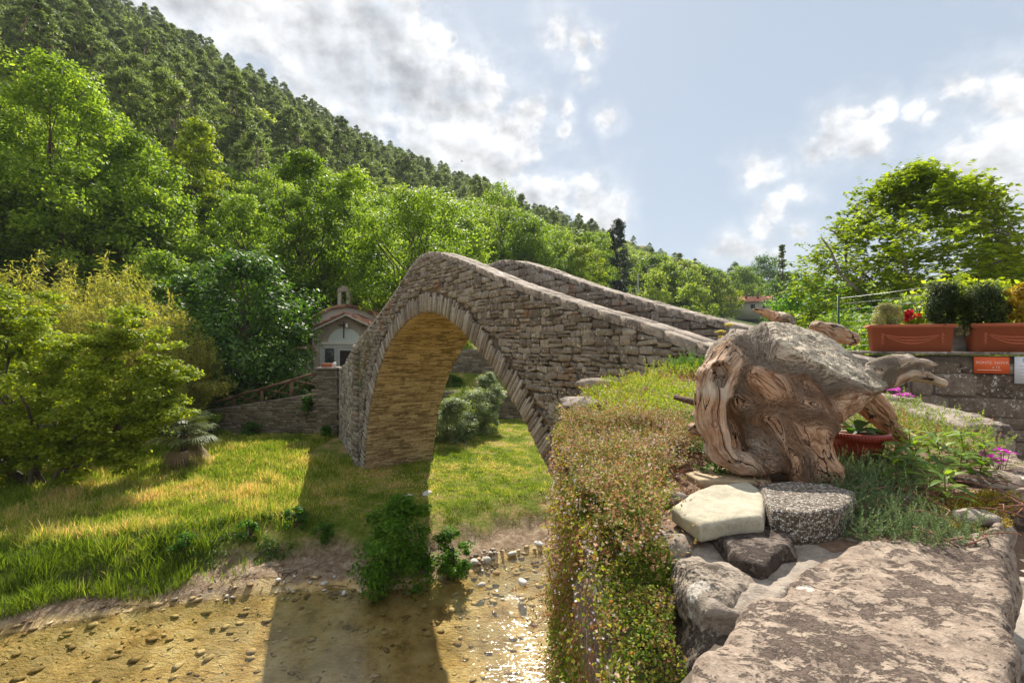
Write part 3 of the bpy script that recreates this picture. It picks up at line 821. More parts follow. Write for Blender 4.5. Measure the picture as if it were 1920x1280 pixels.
# ---------------------------------------------------------------- wooded hill
BU = np.array([-1.4, -.95, -.7, -.5, -.3, -.1, .1, .2, .3, 2]); BE = np.array([.47, .46, .27, .25, .29, .235, .185, .165, .6, .9])
rng = np.random.RandomState(42)
pts = []
y = 27.0
while y < 690:
    sp = max(4.6, .027 * y)
    x = -1.33 * y
    while x < 1.3 * y:
        px = x + rng.uniform(-.45, .45) * sp; py = y + rng.uniform(-.45, .45) * sp
        u = px / py
        yr = np.interp(u, U_, YR); yf = np.interp(u, U_, YF)
        start = yf + (2 if u < -.15 else 0) + (8 if u > 0 else 0)
        if start < py < yr + 10: pts.append((px, py, u, sp))
        x += sp
    y += sp * .9
pts = np.array(pts)
gz = zt(pts[:, 0], pts[:, 1])
elv = gz / pts[:, 1]
dist = np.hypot(pts[:, 0], pts[:, 1])
bound = np.interp(pts[:, 2], BU, BE) + .012 * rng.normal(size=len(pts))
isp = elv + 4 / dist > bound
isp |= (rng.rand(len(pts)) < .05) & (pts[:, 2] > .1) & (elv > .03)
isp &= ~((rng.rand(len(pts)) < .16))
# valley floor right of the bridge keeps open meadow
keep = ~((pts[:, 2] > -.12) & (elv < .045) & (rng.rand(len(pts)) < .82))
keep &= ~((pts[:, 2] > .40) & (pts[:, 2] < .60) & (dist < 150) & (elv < .10))
keep &= ~((pts[:, 2] > .15) & (dist < 75))
keep &= ~((pts[:, 2] > .17) & (pts[:, 2] < .28) & (dist < 125))
keep &= ~((np.abs(pts[:, 2] + .02) < .1) & (dist < 60))
pts, gz, isp, dist = pts[keep], gz[keep], isp[keep], dist[keep]
scl = rng.uniform(.62, 1.25, len(pts)) * np.maximum(1, pts[:, 3] / 6.5) ** .45
var = rng.randint(0, 4, len(pts)); rot = rng.rand(len(pts)) * 6.28
order = np.argsort(dist / scl * np.where(np.abs(pts[:, 2]) < 1.12, 1, 2.5))
proto = {}
npine = nbroad = 0; rest = []
for i in order:
    p = isp[i]
    if (p and npine >= 290) or (not p and nbroad >= 290): rest.append(i); continue
    if p: npine += 1
    else: nbroad += 1
    v = var[i] + (10 if (dist[i] < 75 and not p) else 0)
    key = (p, v)
    loc = (pts[i, 0], pts[i, 1], gz[i] - .3)
    if key not in proto:
        ms = pines[v] if p else (mids[v % 3] if v >= 10 else broads[v])
        lab = 'dark grey-green pine growing among the pines of the steep hillside' if p else 'bright green broadleaf tree in the woods on the lower hillside'
        proto[key] = plant_tree('pine_tree' if p else 'broadleaf_tree', loc, ms, lab, 'tree', 'pines on the wooded hill' if p else 'broadleaf trees on the wooded hill', rot[i], scl[i])
    else: copy_thing(proto[key], loc=loc, rotz=rot[i], scale=scl[i])
# the far remainder of the wood: one object
def forest_stuff(name, I, label):
    me = mkmesh(name, np.c_[pts[I, 0], pts[I, 1], gz[I] - .3], np.zeros((0, 3), np.int32), attr={'variant': var[I] + 4 * isp[I], 'turn': rot[I], 'size': scl[I]})
    o = link(name, me, kind='stuff', label=label)
    gn = bpy.data.node_groups.new(name, 'GeometryNodeTree')
    gn.interface.new_socket('Geometry', in_out='INPUT', socket_type='NodeSocketGeometry'); gn.interface.new_socket('Geometry', in_out='OUTPUT', socket_type='NodeSocketGeometry')
    b = NB(gn); gi = b.n('NodeGroupInput'); join = b.n('GeometryNodeJoinGeometry')
    at_ = lambda nm: b.n('GeometryNodeInputNamedAttribute', data_type='FLOAT', ins={0: nm}).outputs[0]
    rotv = b.n('ShaderNodeCombineXYZ', ins={2: at_('turn')}).outputs[0]
    for k in range(8):
        src = bpy.data.objects.new('forest_source', joined[k])
        oi = b.n('GeometryNodeObjectInfo'); oi.inputs[0].default_value = src
        cmp_ = b.n('FunctionNodeCompare', data_type='FLOAT', operation='EQUAL', ins={0: at_('variant'), 1: float(k)}); cmp_.inputs['Epsilon'].default_value = .1
        ip = b.n('GeometryNodeInstanceOnPoints', ins={'Points': gi.outputs[0], 'Selection': cmp_.outputs[0], 'Instance': oi.outputs['Geometry'], 'Rotation': rotv, 'Scale': at_('size')})
        gn.links.new(ip.outputs[0], join.inputs[0])
    go = b.n('NodeGroupOutput'); gn.links.new(join.outputs[0], go.inputs[0])
    md = o.modifiers.new('forest', 'NODES'); md.node_group = gn
    return o
def join_meshes(a, b_):
    me = bpy.data.meshes.new('far_tree')
    import bmesh
    bm = bmesh.new(); bm.from_mesh(a); n0 = len(bm.faces); bm.from_mesh(b_)
    bm.faces.ensure_lookup_table()
    for f in bm.faces[n0:]: f.material_index = 1
    bm.to_mesh(me); bm.free(); me.materials.append(a.materials[0]); me.materials.append(b_.materials[0]); return me
joined = [join_meshes(*m) for m in broads] + [join_meshes(*m) for m in pines]
if rest: forest_stuff('distant_forest', np.array(rest), 'far woods covering the hills beyond the bridge')

# ---------------------------------------------------------------- trees one can tell apart
def unique(name, px, D, kind, R, H, label, mat, seed, nclump=150, per=110, leaf=.2, cat='tree', dz=-.2, **k):
    return plant_tree(name, spot(px, D, dz), tree_meshes(kind, R, H, nclump, per, leaf, mat, seed, **k), label, cat)
unique('broadleaf_tree', 775, 33, 'round', 5.2, 12.6, 'large rounded bright green tree rising behind the left half of the bridge', L_broad, 11, 210, 120, .20, z0=.08, rr=.17, limbs=36)
unique('broadleaf_tree', 572, 34, 'round', 3.9, 15.2, 'tall vivid green tree behind the chapel, between the dark tree and the bridge', L_broad, 12, 200, 120, .22, z0=.08, rr=.18, limbs=30)
unique('broadleaf_tree', 665, 37, 'round', 3.4, 14.3, 'bright green tree just right of the tall vivid tree behind the chapel', L_broad, 13, 120, 110, .22, z0=.1, rr=.2)
unique('chestnut_tree', 455, 22.5, 'round', 3.5, 7.6, 'dark glossy-leaved tree overhanging the timber fence left of the chapel', L_dark, 14, 120, 150, .25, z0=.02, rr=.27, limbs=26, asp=.4, droop=.5)
unique('chestnut_tree', 345, 24.5, 'round', 2.6, 7.2, 'smaller dark green tree between the bamboo and the dark glossy tree', L_dark, 15, 110, 100, .22, z0=.05, rr=.22)
unique('broadleaf_tree', 110, 30, 'round', 5.6, 17.5, 'huge light green tree at the left edge, its top against the pines', L_broad, 16, 280, 120, .24, z0=.08, rr=.16, limbs=40)
unique('broadleaf_tree', 262, 33, 'round', 4.2, 13.2, 'broad light green tree right of the huge tree at the left edge', L_broad, 17, 180, 110, .22, z0=.08, rr=.18)
unique('broadleaf_tree', -120, 27, 'round', 4.6, 14, 'light green tree cut by the left edge of the frame above the bamboo', L_broad, 25, 160, 110, .22, z0=.1, rr=.18)
unique('broadleaf_tree', 372, 41, 'dome', 3.4, 14.5, 'layered yellow-green tree standing before the pine trunks', L_maple, 18, 110, 100, .26, z0=.2, rr=.22, flat=.35)
unique('broadleaf_tree', 455, 37, 'round', 3.3, 10, 'grey-green tree above the dark glossy tree', L_broad, 19, 120, 100, .22, z0=.1)
unique('broadleaf_tree', 300, 27, 'round', 3.0, 8.5, 'light green tree behind the golden bamboo plume', L_broad, 20, 120, 100, .2, z0=.1)
for k, (px, D, R, H, lab) in enumerate([(940, 62, 4.0, 14.5, 'tall light green tree on the slope right behind the bridge crest'), (995, 58, 3.6, 10.5, 'round light green tree above the far parapet, left of its neighbours'),
        (1046, 70, 4.0, 11.5, 'light green tree in the middle of the row above the far parapet'), (1090, 62, 3.4, 10, 'yellow-green tree left of the poplar, second from it'), (1122, 74, 3.0, 12.5, 'dense green tree touching the left side of the tall poplar'),
        (880, 48, 3.6, 9, 'green tree low behind the crest of the near parapet'), (1190, 66, 2.4, 4.5, 'small yellow-green tree at the foot of the poplar, on its right'),
        (1390, 130, 6.5, 14, 'spreading bright green tree behind the red-roofed house, on its left'), (1345, 110, 5.5, 9.5, 'bright green tree on the slope above the stone shed'), (1300, 120, 5, 11, 'dark green tree above the stone shed roof')]):
    unique('broadleaf_tree', px, D, 'round', R, H, lab, L_maple if k in (3, 6, 8) else L_broad if k not in (9,) else L_dark, 40 + k, 90, 90, .26 if D < 90 else .5, z0=.06, rr=.24)
for k, (px, D, R, H, lab) in enumerate([(1432, 150, 9, 19, 'dark green tree behind the red-roofed house'), (1480, 75, 4.5, 12, 'dark green tree at the right end of the red-roofed house'), (1525, 42, 4.8, 9.6, 'dense deep green tree behind the left side of the walnut tree'), (1500, 44, 2.6, 6.0, 'low deep green bush at the foot of the dense deep green tree')]):
    unique('broadleaf_tree', px, D, 'round', R, H, lab, L_shrub if k > 1 else L_dark, 60 + k, 130, 110, .28 if D < 90 else .5, z0=.02, rr=.22)
unique('spruce_tree', 1466, 62, 'cone', 2.0, 15.0, 'slender dark spruce standing alone against the sky', L_pine, 70, 150, 34, .28, z0=.15, rr=.17, trunk_r=.13, asp=.3, flat=.3)
unique('poplar_tree', 1159, 82, 'column', 2.3, 15.6, 'tall dark columnar poplar standing alone above the far parapet', L_poplar, 71, 150, 90, .26, z0=.03, rr=.30, trunk_r=.25)
unique('cypress_tree', 1270, 115, 'column', 1.7, 12, 'dark narrow cypress on the hillside, right one of a pair', L_poplar, 72, 60, 60, .4, z0=.03, rr=.4, cat='tree')
unique('cypress_tree', 1253, 118, 'column', 1.6, 10, 'brownish narrow cypress on the hillside, left one of a pair', L_pine, 73, 60, 60, .4, z0=.03, rr=.4, cat='tree')
# walnut tree: long leaflets in open sprays on visible limbs
def walnut():
    rng = np.random.RandomState(88)
    R, H = 6.0, 12.3
    cen = envelope('dome', 560, R, H, rng, .22)
    cen[:, 0] += .3 * np.sin(cen[:, 2] * 2)
    T_, P_, N_ = [], [], []
    for c in cen:
        outd = np.array([c[0], c[1], (c[2] - H * .4) * .5]); outd /= np.linalg.norm(outd) + 1e-6
        for k in range(15):
            d = outd * .6 + rng.normal(size=3) * .55; d /= np.linalg.norm(d); p0 = c + rng.normal(size=3) * .22
            Ls = rng.uniform(.35, .6)
            side = np.cross(d, [0, 0, 1.0]); side /= np.linalg.norm(side) + 1e-6
            for j in range(8):
                t = (j // 2 + 1) / 4; sgn = 1 if j % 2 else -1
                tt = d * .55 + side * sgn * .8 + np.array([0, 0, -.35]); 
                P_.append(p0 + d * Ls * t + tt * .06 + np.array([0, 0, -.12 * t * t])); T_.append(tt); N_.append(np.array([0, 0, 1.0]) + rng.normal(size=3) * .35)
    V, f = leaf_quads(np.array(P_), np.array(N_), .205, rng, .47, .06, np.array(T_))
    crown = mkmesh('crown', V, f.astype(np.int32), L_walnut)
    mb = MB(); tr = limb_path(np.array([0, 0, -.5]), np.array([-.2, 0, 5.2]), rng, 7, 0); mb.tube(tr, np.linspace(.26, .17, 7), 10)
    mains = []
    for k in range(7):
        a = k * .9 + .3; e = np.array([math.cos(a) * R * .62, math.sin(a) * R * .62, H * rng.uniform(.62, .85)]); s = tr[rng.randint(3, 7)]
        pth = limb_path(s, e, rng, 8, -.15); mb.tube(pth, np.linspace(.12, .035, 8), 7); mains.append(pth)
    allp = np.concatenate(mains)
    for i in rng.permutation(len(cen))[:110]:
        c = cen[i]; j = np.argmin(np.linalg.norm(allp - c, axis=1) + (allp[:, 2] > c[2]) * 1.0)
        mb.tube(limb_path(allp[j], c, rng, 4, -.1), np.linspace(.03, .008, 4), 4, cap=False)
    return crown, mb.mesh('trunk', M_walnutbark, True)
M_walnutbark = stone_mat('walnut_bark', (.10, .085, .07), (.20, .17, .14), (.32, .28, .24), bump=.6)
wx_, wy_ = (1722 - 960) / F * 20.0, 20.0
plant_tree('walnut_tree', (wx_, wy_, -4.9), walnut(), 'big spreading walnut tree with open bright foliage behind the planters on the right')

# maple-like thicket by the water, left
def thicket():
    rng = np.random.RandomState(7)
    cs = []
    for (x, y, z, r, n) in [(-.2, 0, 2.4, 1.7, 60), (-1.9, .5, 3.2, 1.8, 60), (-3.4, .8, 3.8, 1.9, 55), (-.9, .3, 4.4, 1.3, 40), (1.3, .2, 1.9, 1.25, 45), (-2.6, -.2, 1.6, 1.5, 40), (.5, .5, 3.4, 1.3, 40), (1.95, .5, 2.6, .8, 18), (-4.6, 0, 2.4, 1.9, 40), (-2.2, .6, 5.2, .9, 18), (-.3, -.3, 1.3, 1.1, 34), (1.6, 0, 1.15, .8, 20), (2.5, .3, 2.0, .8, 26), (2.2, .8, 3.3, .8, 24), (1.2, .8, 4.3, .9, 30), (-1.6, -.3, 1.0, 1.0, 30), (-3.2, 0, 1.1, 1.2, 34), (.3, 0, .9, .8, 18), (-4.8, .5, 4.4, 1.4, 40)]:
        d = rng.normal(size=(n, 3)); d /= np.linalg.norm(d, axis=1)[:, None]
        cs.append(np.array([x, y, z]) + d * r * (rng.rand(n) ** .35)[:, None] * (1, 1, .95))
    c = np.concatenate(cs)
    V, f = clump_leaves(c, .36 * rng.uniform(.6, 1.3, len(c)), 165, .092, rng, .42, .75, .9, .5)
    crown = mkmesh('crown', V, f.astype(np.int32), L_maple)
    mb = MB()
    for k in range(9):
        a = rng.rand() * 6.28; b0 = np.array([math.cos(a) * .3 - .5, math.sin(a) * .25, -.2]); e = c[rng.randint(len(c))]
        mb.tube(limb_path(b0, e, rng, 6, -.2), np.linspace(.07, .02, 6), 6)
    return crown, mb.mesh('trunk', M_bark, True)
plant_tree('maple_thicket', spot(120, 13.4), thicket(), 'wide yellow-green maple thicket overhanging the meadow at the left edge', 'shrub')
# bamboo plumes
def bamboo(R, H, seed, n=70):
    rng = np.random.RandomState(seed); P, T, N = [], [], []; mb = MB()
    for k in range(n):
        a = rng.rand() * 6.28; r = R * rng.rand() ** .6; h = H * rng.uniform(.7, 1.0) * (1 - .28 * (r / R) ** 2)
        base = np.array([math.cos(a) * R * .22 * rng.rand(), math.sin(a) * R * .22 * rng.rand(), 0])
        t = np.linspace(0, 1, 9)[:, None]
        o = np.array([math.cos(a), math.sin(a), 0])
        pth = base + o * r * t ** 2.2 + np.array([0, 0, 1.0]) * (h * (t - .42 * (r / R) * t ** 4))
        mb.tube(pth, np.linspace(.014, .004, 9), 4, cap=False)
        for j in range(300):
            tt = rng.uniform(.2, 1); p = np.array([np.interp(tt, t[:, 0], pth[:, q]) for q in range(3)])
            d = o * .4 + rng.normal(size=3) * .6 + np.array([0, 0, -.6]); d /= np.linalg.norm(d)
            P.append(p + d * rng.uniform(.05, .42)); T.append(d); N.append(rng.normal(size=3) * .6 + np.array([0, 0, .6]) + o * .3)
    V, f = leaf_quads(np.array(P), np.array(N), .19, rng, .20, .0, np.array(T))
    return mkmesh('crown', V, f.astype(np.int32), L_bamboo), mb.mesh('trunk', M_wood, True)
bm1, bm2 = bamboo(1.75, 8.7, 1, 95), bamboo(2.0, 8.4, 2, 95)
bl = [(52, 19.5, 1.0, 'broad golden-green bamboo plume at the left edge'), (225, 20, 1.02, 'tallest golden bamboo plume, tipped with yellow'), (135, 21, .96, 'dull olive bamboo plume between the golden plumes'), (310, 20, .80, 'small bamboo plume right of the tallest golden plume'), (358, 19.0, .64, 'low drooping bamboo plume beside the dark glossy tree'), (165, 18.0, .80, 'low bamboo plume in front of the others'), (275, 18.3, .72, 'drooping bamboo plume above the maple thicket'), (-30, 18.5, .9, 'bamboo plume cut by the left edge')]
for k, (px, D, s, lab) in enumerate(bl):
    o = plant_tree('bamboo_clump', spot(px, D), bm1 if k % 2 else bm2, lab, 'bamboo', 'bamboo plumes on the far bank', k * 1.3, s)
# fan palm
def palm():
    rng = np.random.RandomState(3); mb = MB(); dead = MB()
    for k in range(48):
        a = k * 2.4; el_ = rng.uniform(-.35, 1.3) if k % 4 else rng.uniform(-1.35, -.7); green = k % 4 != 0
        d = np.array([math.cos(a) * math.cos(el_), math.sin(a) * math.cos(el_), math.sin(el_)])
        root = np.array([0, 0, 1.15]); hub = root + d * rng.uniform(.45, .7)
        m = mb if green else dead
        m.tube([root, (root + hub) / 2 + [0, 0, .05], hub], [.012, .01, .008], 4)
        side = np.cross(d, [0, 0, 1.0]); side /= np.linalg.norm(side); up = np.cross(side, d)
        for j in range(18):
            b = (j - 8.5) / 8.5 * 1.75; r = d * math.cos(b) + side * math.sin(b); L = rng.uniform(.38, .5)
            p1 = hub + r * L * .6; p2 = hub + r * L + np.array([0, 0, -.14]); w = np.cross(r, up); w /= np.linalg.norm(w); w = w * .018
            m.add([hub, p1 + w, p2, p1 - w], f4=[[0, 1, 2, 3]])
    return mb, dead
pr = empty('fan_palm', spot(345, 15.0), 'small fan palm with a brown skirt of dead fronds beside the maple thicket', 'palm')
pm, pd = palm(); pm.link('frond', L_palm, pr); pd.link('dead_frond', L_dead, pr)
mb = MB(); mb.tube([(0, 0, -.2), (0, 0, .7), (0, 0, 1.15)], [.13, .12, .1], 8); mb.link('trunk', M_bark, pr)
# shrubs beyond the arch and by the water
def shrub(name, loc, R, H, label, mat, seed, n=60, per=90, leaf=.09, asp=.3, cat='shrub', droop=0, z0=.02, rr=.3):
    return plant_tree(name, loc, tree_meshes('round', R, H, n, per, leaf, mat, seed, rr=rr, z0=z0, trunk_r=.03, limbs=10, asp=asp, droop=droop), label, cat)
shrub('oleander_shrub', spot(848, 18.6), .95, 1.75, 'grey-green oleander seen through the arch, left one in front', L_oleander, 81, 70, 120, .14, .2)
shrub('oleander_shrub', spot(892, 20.0), .85, 2.0, 'grey-green oleander seen through the arch, in the middle', L_oleander, 82, 60, 110, .14, .2)
shrub('oleander_shrub', spot(915, 21), .8, 2.6, 'tallest grey-green oleander, against the arch stones on the right', L_oleander, 83, 60, 110, .14, .2)
shrub('yellow_shrub', spot(868, 21.5), 1.2, 1.7, 'yellow-green shrub behind the oleanders', L_maple, 84, 50, 90, .10, .5)
shrub('spiky_shrub', spot(808, 19.2), .6, 1.3, 'pale spiky shrub against the inside of the arch', L_oleander, 85, 30, 80, .2, .12)
shrub('riverside_shrub', (-2.35, 10.05, -4.95), .92, 1.75, 'lush green elder shrub growing at the water edge in the bridge shadow', L_shrub, 86, 46, 190, .085, .5, z0=-.02, rr=.36)
shrub('riverside_shrub', (-1.25, 10.35, -4.9), .45, .9, 'small bright green shrub at the right foot of the elder shrub', L_shrub, 87, 30, 100, .07, .5, z0=0)
for k, (x, y, R, H, lab) in enumerate([(-5.0, 11.2, .35, .5, 'small leafy weed clump on the bank, nearest the bridge shadow'), (-5.9, 10.8, .32, .45, 'small leafy weed clump on the bank, left of another'), (-4.3, 11.0, .3, .42, 'leafy weed clump on the bank inside the bridge shadow'), (-6.9, 10.2, .3, .5, 'upright leafy weed clump low on the bank')]):
    shrub('weed_clump', (x, y, ground_at(x, y)), R, H, lab, L_shrub, 90 + k, 16, 60, .06, .5, 'weed', z0=0)
# bushes just beyond the planter wall
for k, (px, D, R, H, z, lab) in enumerate([(1570, 13, 1.5, 2.6, -1.9, 'bright green bush behind the wire fence, above the driftwood stump'), (1500, 16, 1.4, 2.4, -2.0, 'green bush left of the wire fence'), (1700, 9.5, 1.3, 2.1, -1.3, 'green bush behind the variegated plant'), (1800, 9, 1.5, 2.6, -1.3, 'yellow-green bush behind the dark clipped conifers'), (1900, 9.5, 1.5, 2.2, -1.3, 'yellow-green bush at the right edge behind the planters'), (1640, 14, 2.2, 3.2, -2.2, 'deep green bush filling the gap under the walnut tree'), (1850, 15, 2.6, 3.9, -2.2, 'green bush under the right side of the walnut tree')]):
    x = (px - 960) / F * D
    shrub('garden_bush', (x, D, z), R, H, lab, L_walnut if k in (3, 4) else L_shrub if k in (5,) else L_broad, 120 + k, 60, 110, .10, .55, z0=0)

for k, (px, D, R, H, dz, lab) in enumerate([(405, 21.0, .7, 1.0, 0, 'green bush behind the left end of the timber fence'), (470, 20.9, .6, .8, 0, 'low green bush behind the second fence post'), (560, 20.8, .5, .7, 0, 'dark leafy plant behind the right end of the timber fence'),
        (575, 19.6, .35, .55, 1.0, 'green plant growing out of the retaining wall beside the pillar'), (400, 19.4, .8, .9, 0, 'bramble at the left foot of the retaining wall'), (470, 19.6, .45, .5, 0, 'weeds at the foot of the retaining wall'), (612, 19.2, .3, .5, 0, 'weeds at the foot of the stone pillar')]):
    x = (px - 960) / F * D
    shrub('wall_side_bush', (x, D, ground_at(x, D) + dz), R, H, lab, (L_shrub, L_broad, L_dark)[k % 3], 150 + k, 26, 70, .09, .45, z0=0)
# ---------------------------------------------------------------- far-bank walls, chapel, fence, houses
def plane_map(x0, y0, x1, y1, base):
    L = math.hypot(x1 - x0, y1 - y0); ex = np.array([(x1 - x0) / L, (y1 - y0) / L]); nn = np.array([ex[1], -ex[0]])
    def f(s, z, d):
        s = np.asarray(s, float); d = np.asarray(d, float)
        return np.stack([x0 + ex[0] * s + nn[0] * d, y0 + ex[1] * s + nn[1] * d, z + 0 * s], -1) - base
    return f, L
def stone_wall(name, x0, y0, x1, y1, zb, top, label, mat, thick=.45, ch=.1, lw=.3, seed=1, nind=120, cat='wall', dep=.035, backm=None):
    base = np.array([(x0 + x1) / 2, (y0 + y1) / 2, zb]); r = empty(name, base, label, cat)
    f, L = plane_map(x0, y0, x1, y1, base); rg = np.random.RandomState(seed)
    bl = [stone_block(a, b, w, h, rg.uniform(.3, 1) * dep, rg, f, hi=lambda s: top(s) - .01, lo=lambda s: 0 * s + zb) for (a, b, w, h) in courses(0, L, zb, max(top(0), top(L)) + .05, ch, lw, rg, lambda s, z: -.05 < s < L and z < top(s) - .03, wob=.01)]
    emit_stones([(b[0] + base, b[1]) for b in bl], r, mat, nind=nind)
    S = np.linspace(0, L, 20); n = 20
    V = np.vstack([f(S, zb + 0 * S, 0 * S), f(S, top(S) - .02, 0 * S), f(S, top(S) - .02, 0 * S - thick), f(S, zb + 0 * S, 0 * S - thick)])
    q = [[k * n + i, k * n + i + 1, ((k + 1) % 4) * n + i + 1, ((k + 1) % 4) * n + i] for k in range(4) for i in range(n - 1)] + [[0, n, 2 * n, 3 * n], [n - 1, 4 * n - 1, 3 * n - 1, 2 * n - 1]]
    mb = MB(); mb.add(V, f4=q); mb.link('wall_core', backm or M_bridge2, r)
    return r, f, L
xa = (380 - 960) / F * 19.8
stone_wall('retaining_wall', -16.0, 19.85, -7.86, 19.75, -4.1, lambda s: np.interp(s, [0, 3.4, 8.2], [-3.3, -2.8, -2.08]), 'low mossy dry stone retaining wall at the back of the meadow, left of the bridge', M_wallgrey, seed=21, nind=250, ch=.085, lw=.3)
pr, f_, L_ = stone_wall('stone_pillar', -7.86, 19.45, -7.02, 19.40, -4.1, lambda s: -1.12 + 0 * s, 'square stone pillar between the timber fence and the bridge', M_wallgrey, thick=.8, seed=22, nind=150, ch=.09, lw=.26)
mb = MB(); mb.box((0, .38, 3.02), (.98, .95, .07)); mb.link('cap_slab', M_cap, pr)
mb = MB(); mb.box((0, 0, 0.06), (.40, .16, .12)); mb.box((0, 0, .125), (.43, .19, .02))
M_terra = plain_mat('terracotta', (.40, .115, .055), .75, bump=.15, bscale=60, var=.18)
M_white = plain_mat('white_paint', (.75, .75, .72), .6, var=.05)
mb.link('flower_box', M_terra, None, label='small red trough standing on the stone pillar by the bridge', cat='planter').location = (-7.5, 19.6, -1.03)
mb = MB(); mb.lathe([(0, 0), (.06, 0), (.065, .17), (.055, .19), (0, .19)], seg=12)
mb.link('white_pot', M_white, None, label='small white pot on the pillar, right of the red trough', cat='pot').location = (-7.19, 19.6, -1.03)
stone_wall('terrace_wall', -4.6, 23.5, 3.0, 23.3, -4.2, lambda s: -2.4 - .02 * s, 'low stone wall seen through the arch behind the oleanders', M_wallgrey, seed=23, nind=70, ch=.14, lw=.4)
stone_wall('high_terrace_wall', -6.0, 28.2, 4.4, 28.0, -3.2, lambda s: -.45 + 0 * s, 'higher shaded stone wall seen at the back of the arch', M_wallgrey, seed=24, nind=70, ch=.14, lw=.4)
shrub('terrace_shrub', (-3.9, 28.9, -.6), .9, 1.2, 'bright shrub on top of the higher wall seen through the arch', L_maple, 130, 30, 80, .11, .5)
shrub('terrace_shrub', (-4.6, 27.2, -2.7), .8, 1.2, 'dark green bush against the foot of the higher wall seen through the arch', L_dark, 131, 36, 80, .13, .4)
shrub('terrace_shrub', (-3.4, 27.4, -2.7), .6, .9, 'greener bush right of the dark one at the foot of the higher wall', L_shrub, 132, 26, 80, .11, .4)
# timber fence
fr = empty('timber_fence', (-10.8, 20.25, -2.6), 'rustic brown timber fence with crossed braces on top of the retaining wall', 'fence')
fb_ = np.array([-10.8, 20.25, -2.6])
D_ = 20.25
posts = [(386, 760, 790), (439, 743, 770), (491, 729, 756), (546, 713, 740), (595, 699, 722)]
for i, (px, a, b) in enumerate(posts):
    mb = MB(); t = at(px, a - 2, D_) - fb_; q = at(px, b + 8, D_) - fb_; mb.tube([q, (t + q) / 2, t], [.075, .07, .065], 8); mb.link('post', M_wood, fr)
    if i + 1 < len(posts):
        px2, a2, b2 = posts[i + 1]
        t2 = at(px2, a2, D_) - fb_; q2 = at(px2, b2, D_) - fb_; tt = at(px, a, D_) - fb_; qq = at(px, b, D_) - fb_
        mb = MB(); mb.tube([tt + [0, -.06, 0], (tt + t2) / 2 + [0, -.06, .02], t2 + [0, -.06, 0]], .05, 7); mb.link('rail', M_wood, fr)
        for (u_, v_) in ((tt, q2), (qq, t2)):
            mb = MB(); mb.tube([u_ + [0, .04, 0], v_ + [0, .04, 0]], .032, 6); mb.link('brace', M_wood, fr)
# chapel
CD = 28.0
def cp(px, py, D=CD): return at(px, py, D)
ch = empty('chapel', (cp(648, 640)[0], CD, -2.3), 'small plastered wayside chapel with tiled gable roof, lunette and barred window behind the bridge', 'chapel')
cb = np.array([cp(648, 640)[0], CD, -2.3])
def panel(name, poly, D0, D1, mat, parent=ch, base=cb, **k):
    """flat piece outlined on the front plane at depth D0, solid back to D1"""
    P = np.array([at(px, py, D0) for px, py in poly]) - base; Q = P + [0, D1 - D0, 0]; n = len(P)
    me = bpy.data.meshes.new(name)
    fs = [list(range(n))[::-1], list(range(n, 2 * n))] + [[i, (i + 1) % n, n + (i + 1) % n, n + i] for i in range(n)]
    me.from_pydata([tuple(v) for v in np.vstack([P, Q])], [], fs); me.materials.append(mat); me.update()
    return link(name, me, parent, **k)
panel('facade', [(588, 715), (588, 618), (648, 590), (708, 618), (708, 715)], 28.0, 28.35, M_chapel)
panel('side_wall', [(588, 715), (588, 620), (594, 620), (594, 715)], 28.35, 31.5, M_chapel)
panel('rear_body', [(585, 712), (585, 606), (586, 597), (600, 586), (622, 577), (650, 573), (680, 578), (700, 588), (712, 600), (712, 712)], 30.8, 34, M_chapel)
panel('plaster_field', [(600, 715), (600, 651), (700, 651), (700, 715)], 27.965, 28.05, M_chapelg)
a = np.linspace(0, np.pi, 17)
panel('lunette', [(646 + 31 * math.cos(t), 641 - 26 * math.sin(t)) for t in a], 27.975, 28.05, plain_mat('lunette_plaster', (.50, .53, .49), .9, var=.12, bscale=2))
panel('cornice', [(603, 645.5), (603, 641), (693, 641), (693, 645.5)], 27.86, 28.05, plain_mat('cornice_stone', (.56, .52, .44), .8, var=.1))
panel('frieze', [(606, 650.5), (606, 645.8), (690, 645.8), (690, 650.5)], 27.93, 28.05, M_chapelg)
wf = panel('window', [(609, 681), (609, 651), (629, 651), (629, 681)], 27.93, 28.02, M_chapelg)
mb = MB(); c0 = cp(611, 679) - cb; c1 = cp(627.5, 653) - cb; mb.box(((c0[0] + c1[0]) / 2, -.08, (c0[2] + c1[2]) / 2), (c1[0] - c0[0], .02, c1[2] - c0[2]))
M_darkglass = plain_mat('dark_glass', (.012, .013, .015), .15, spec=.5)
mb.link('pane', M_darkglass, wf)
mb = MB(); w_ = c1[0] - c0[0]; h_ = c1[2] - c0[2]
for k in range(-4, 5):
    for sg in (1, -1):
        p = [];
        for t in np.linspace(-1.2, 1.2, 60):
            x = .5 + t * .5 + 0; z = .5 + sg * t * .5 * w_ / h_ * 1.25 + k * .25
            if 0 <= x <= 1 and 0 <= z <= 1: p.append((c0[0] + x * w_, -.10, c0[2] + z * h_))
        if len(p) > 1: mb.tube([p[0], p[-1]], .011, 4)
mb.link('lattice', plain_mat('grey_iron', (.22, .22, .21), .6, .3), wf)
dr = panel('door', [(637, 712), (637, 657), (659, 657), (659, 712)], 27.94, 28.02, plain_mat('dark_door', (.03, .02, .015), .7, var=.3))
panel('door_frame', [(634, 712), (634, 654), (637, 654), (637, 712)], 27.92, 28.02, M_chapelg)
mb = MB(); c = cp(646, 620) - cb
mb.box((c[0], -.12, c[2] + .05), (.05, .04, .95)); mb.box((c[0], -.125, c[2] + .33), (.56, .04, .05))
mb.link('cross', plain_mat('cross_wood', (.05, .028, .02), .7), ch)
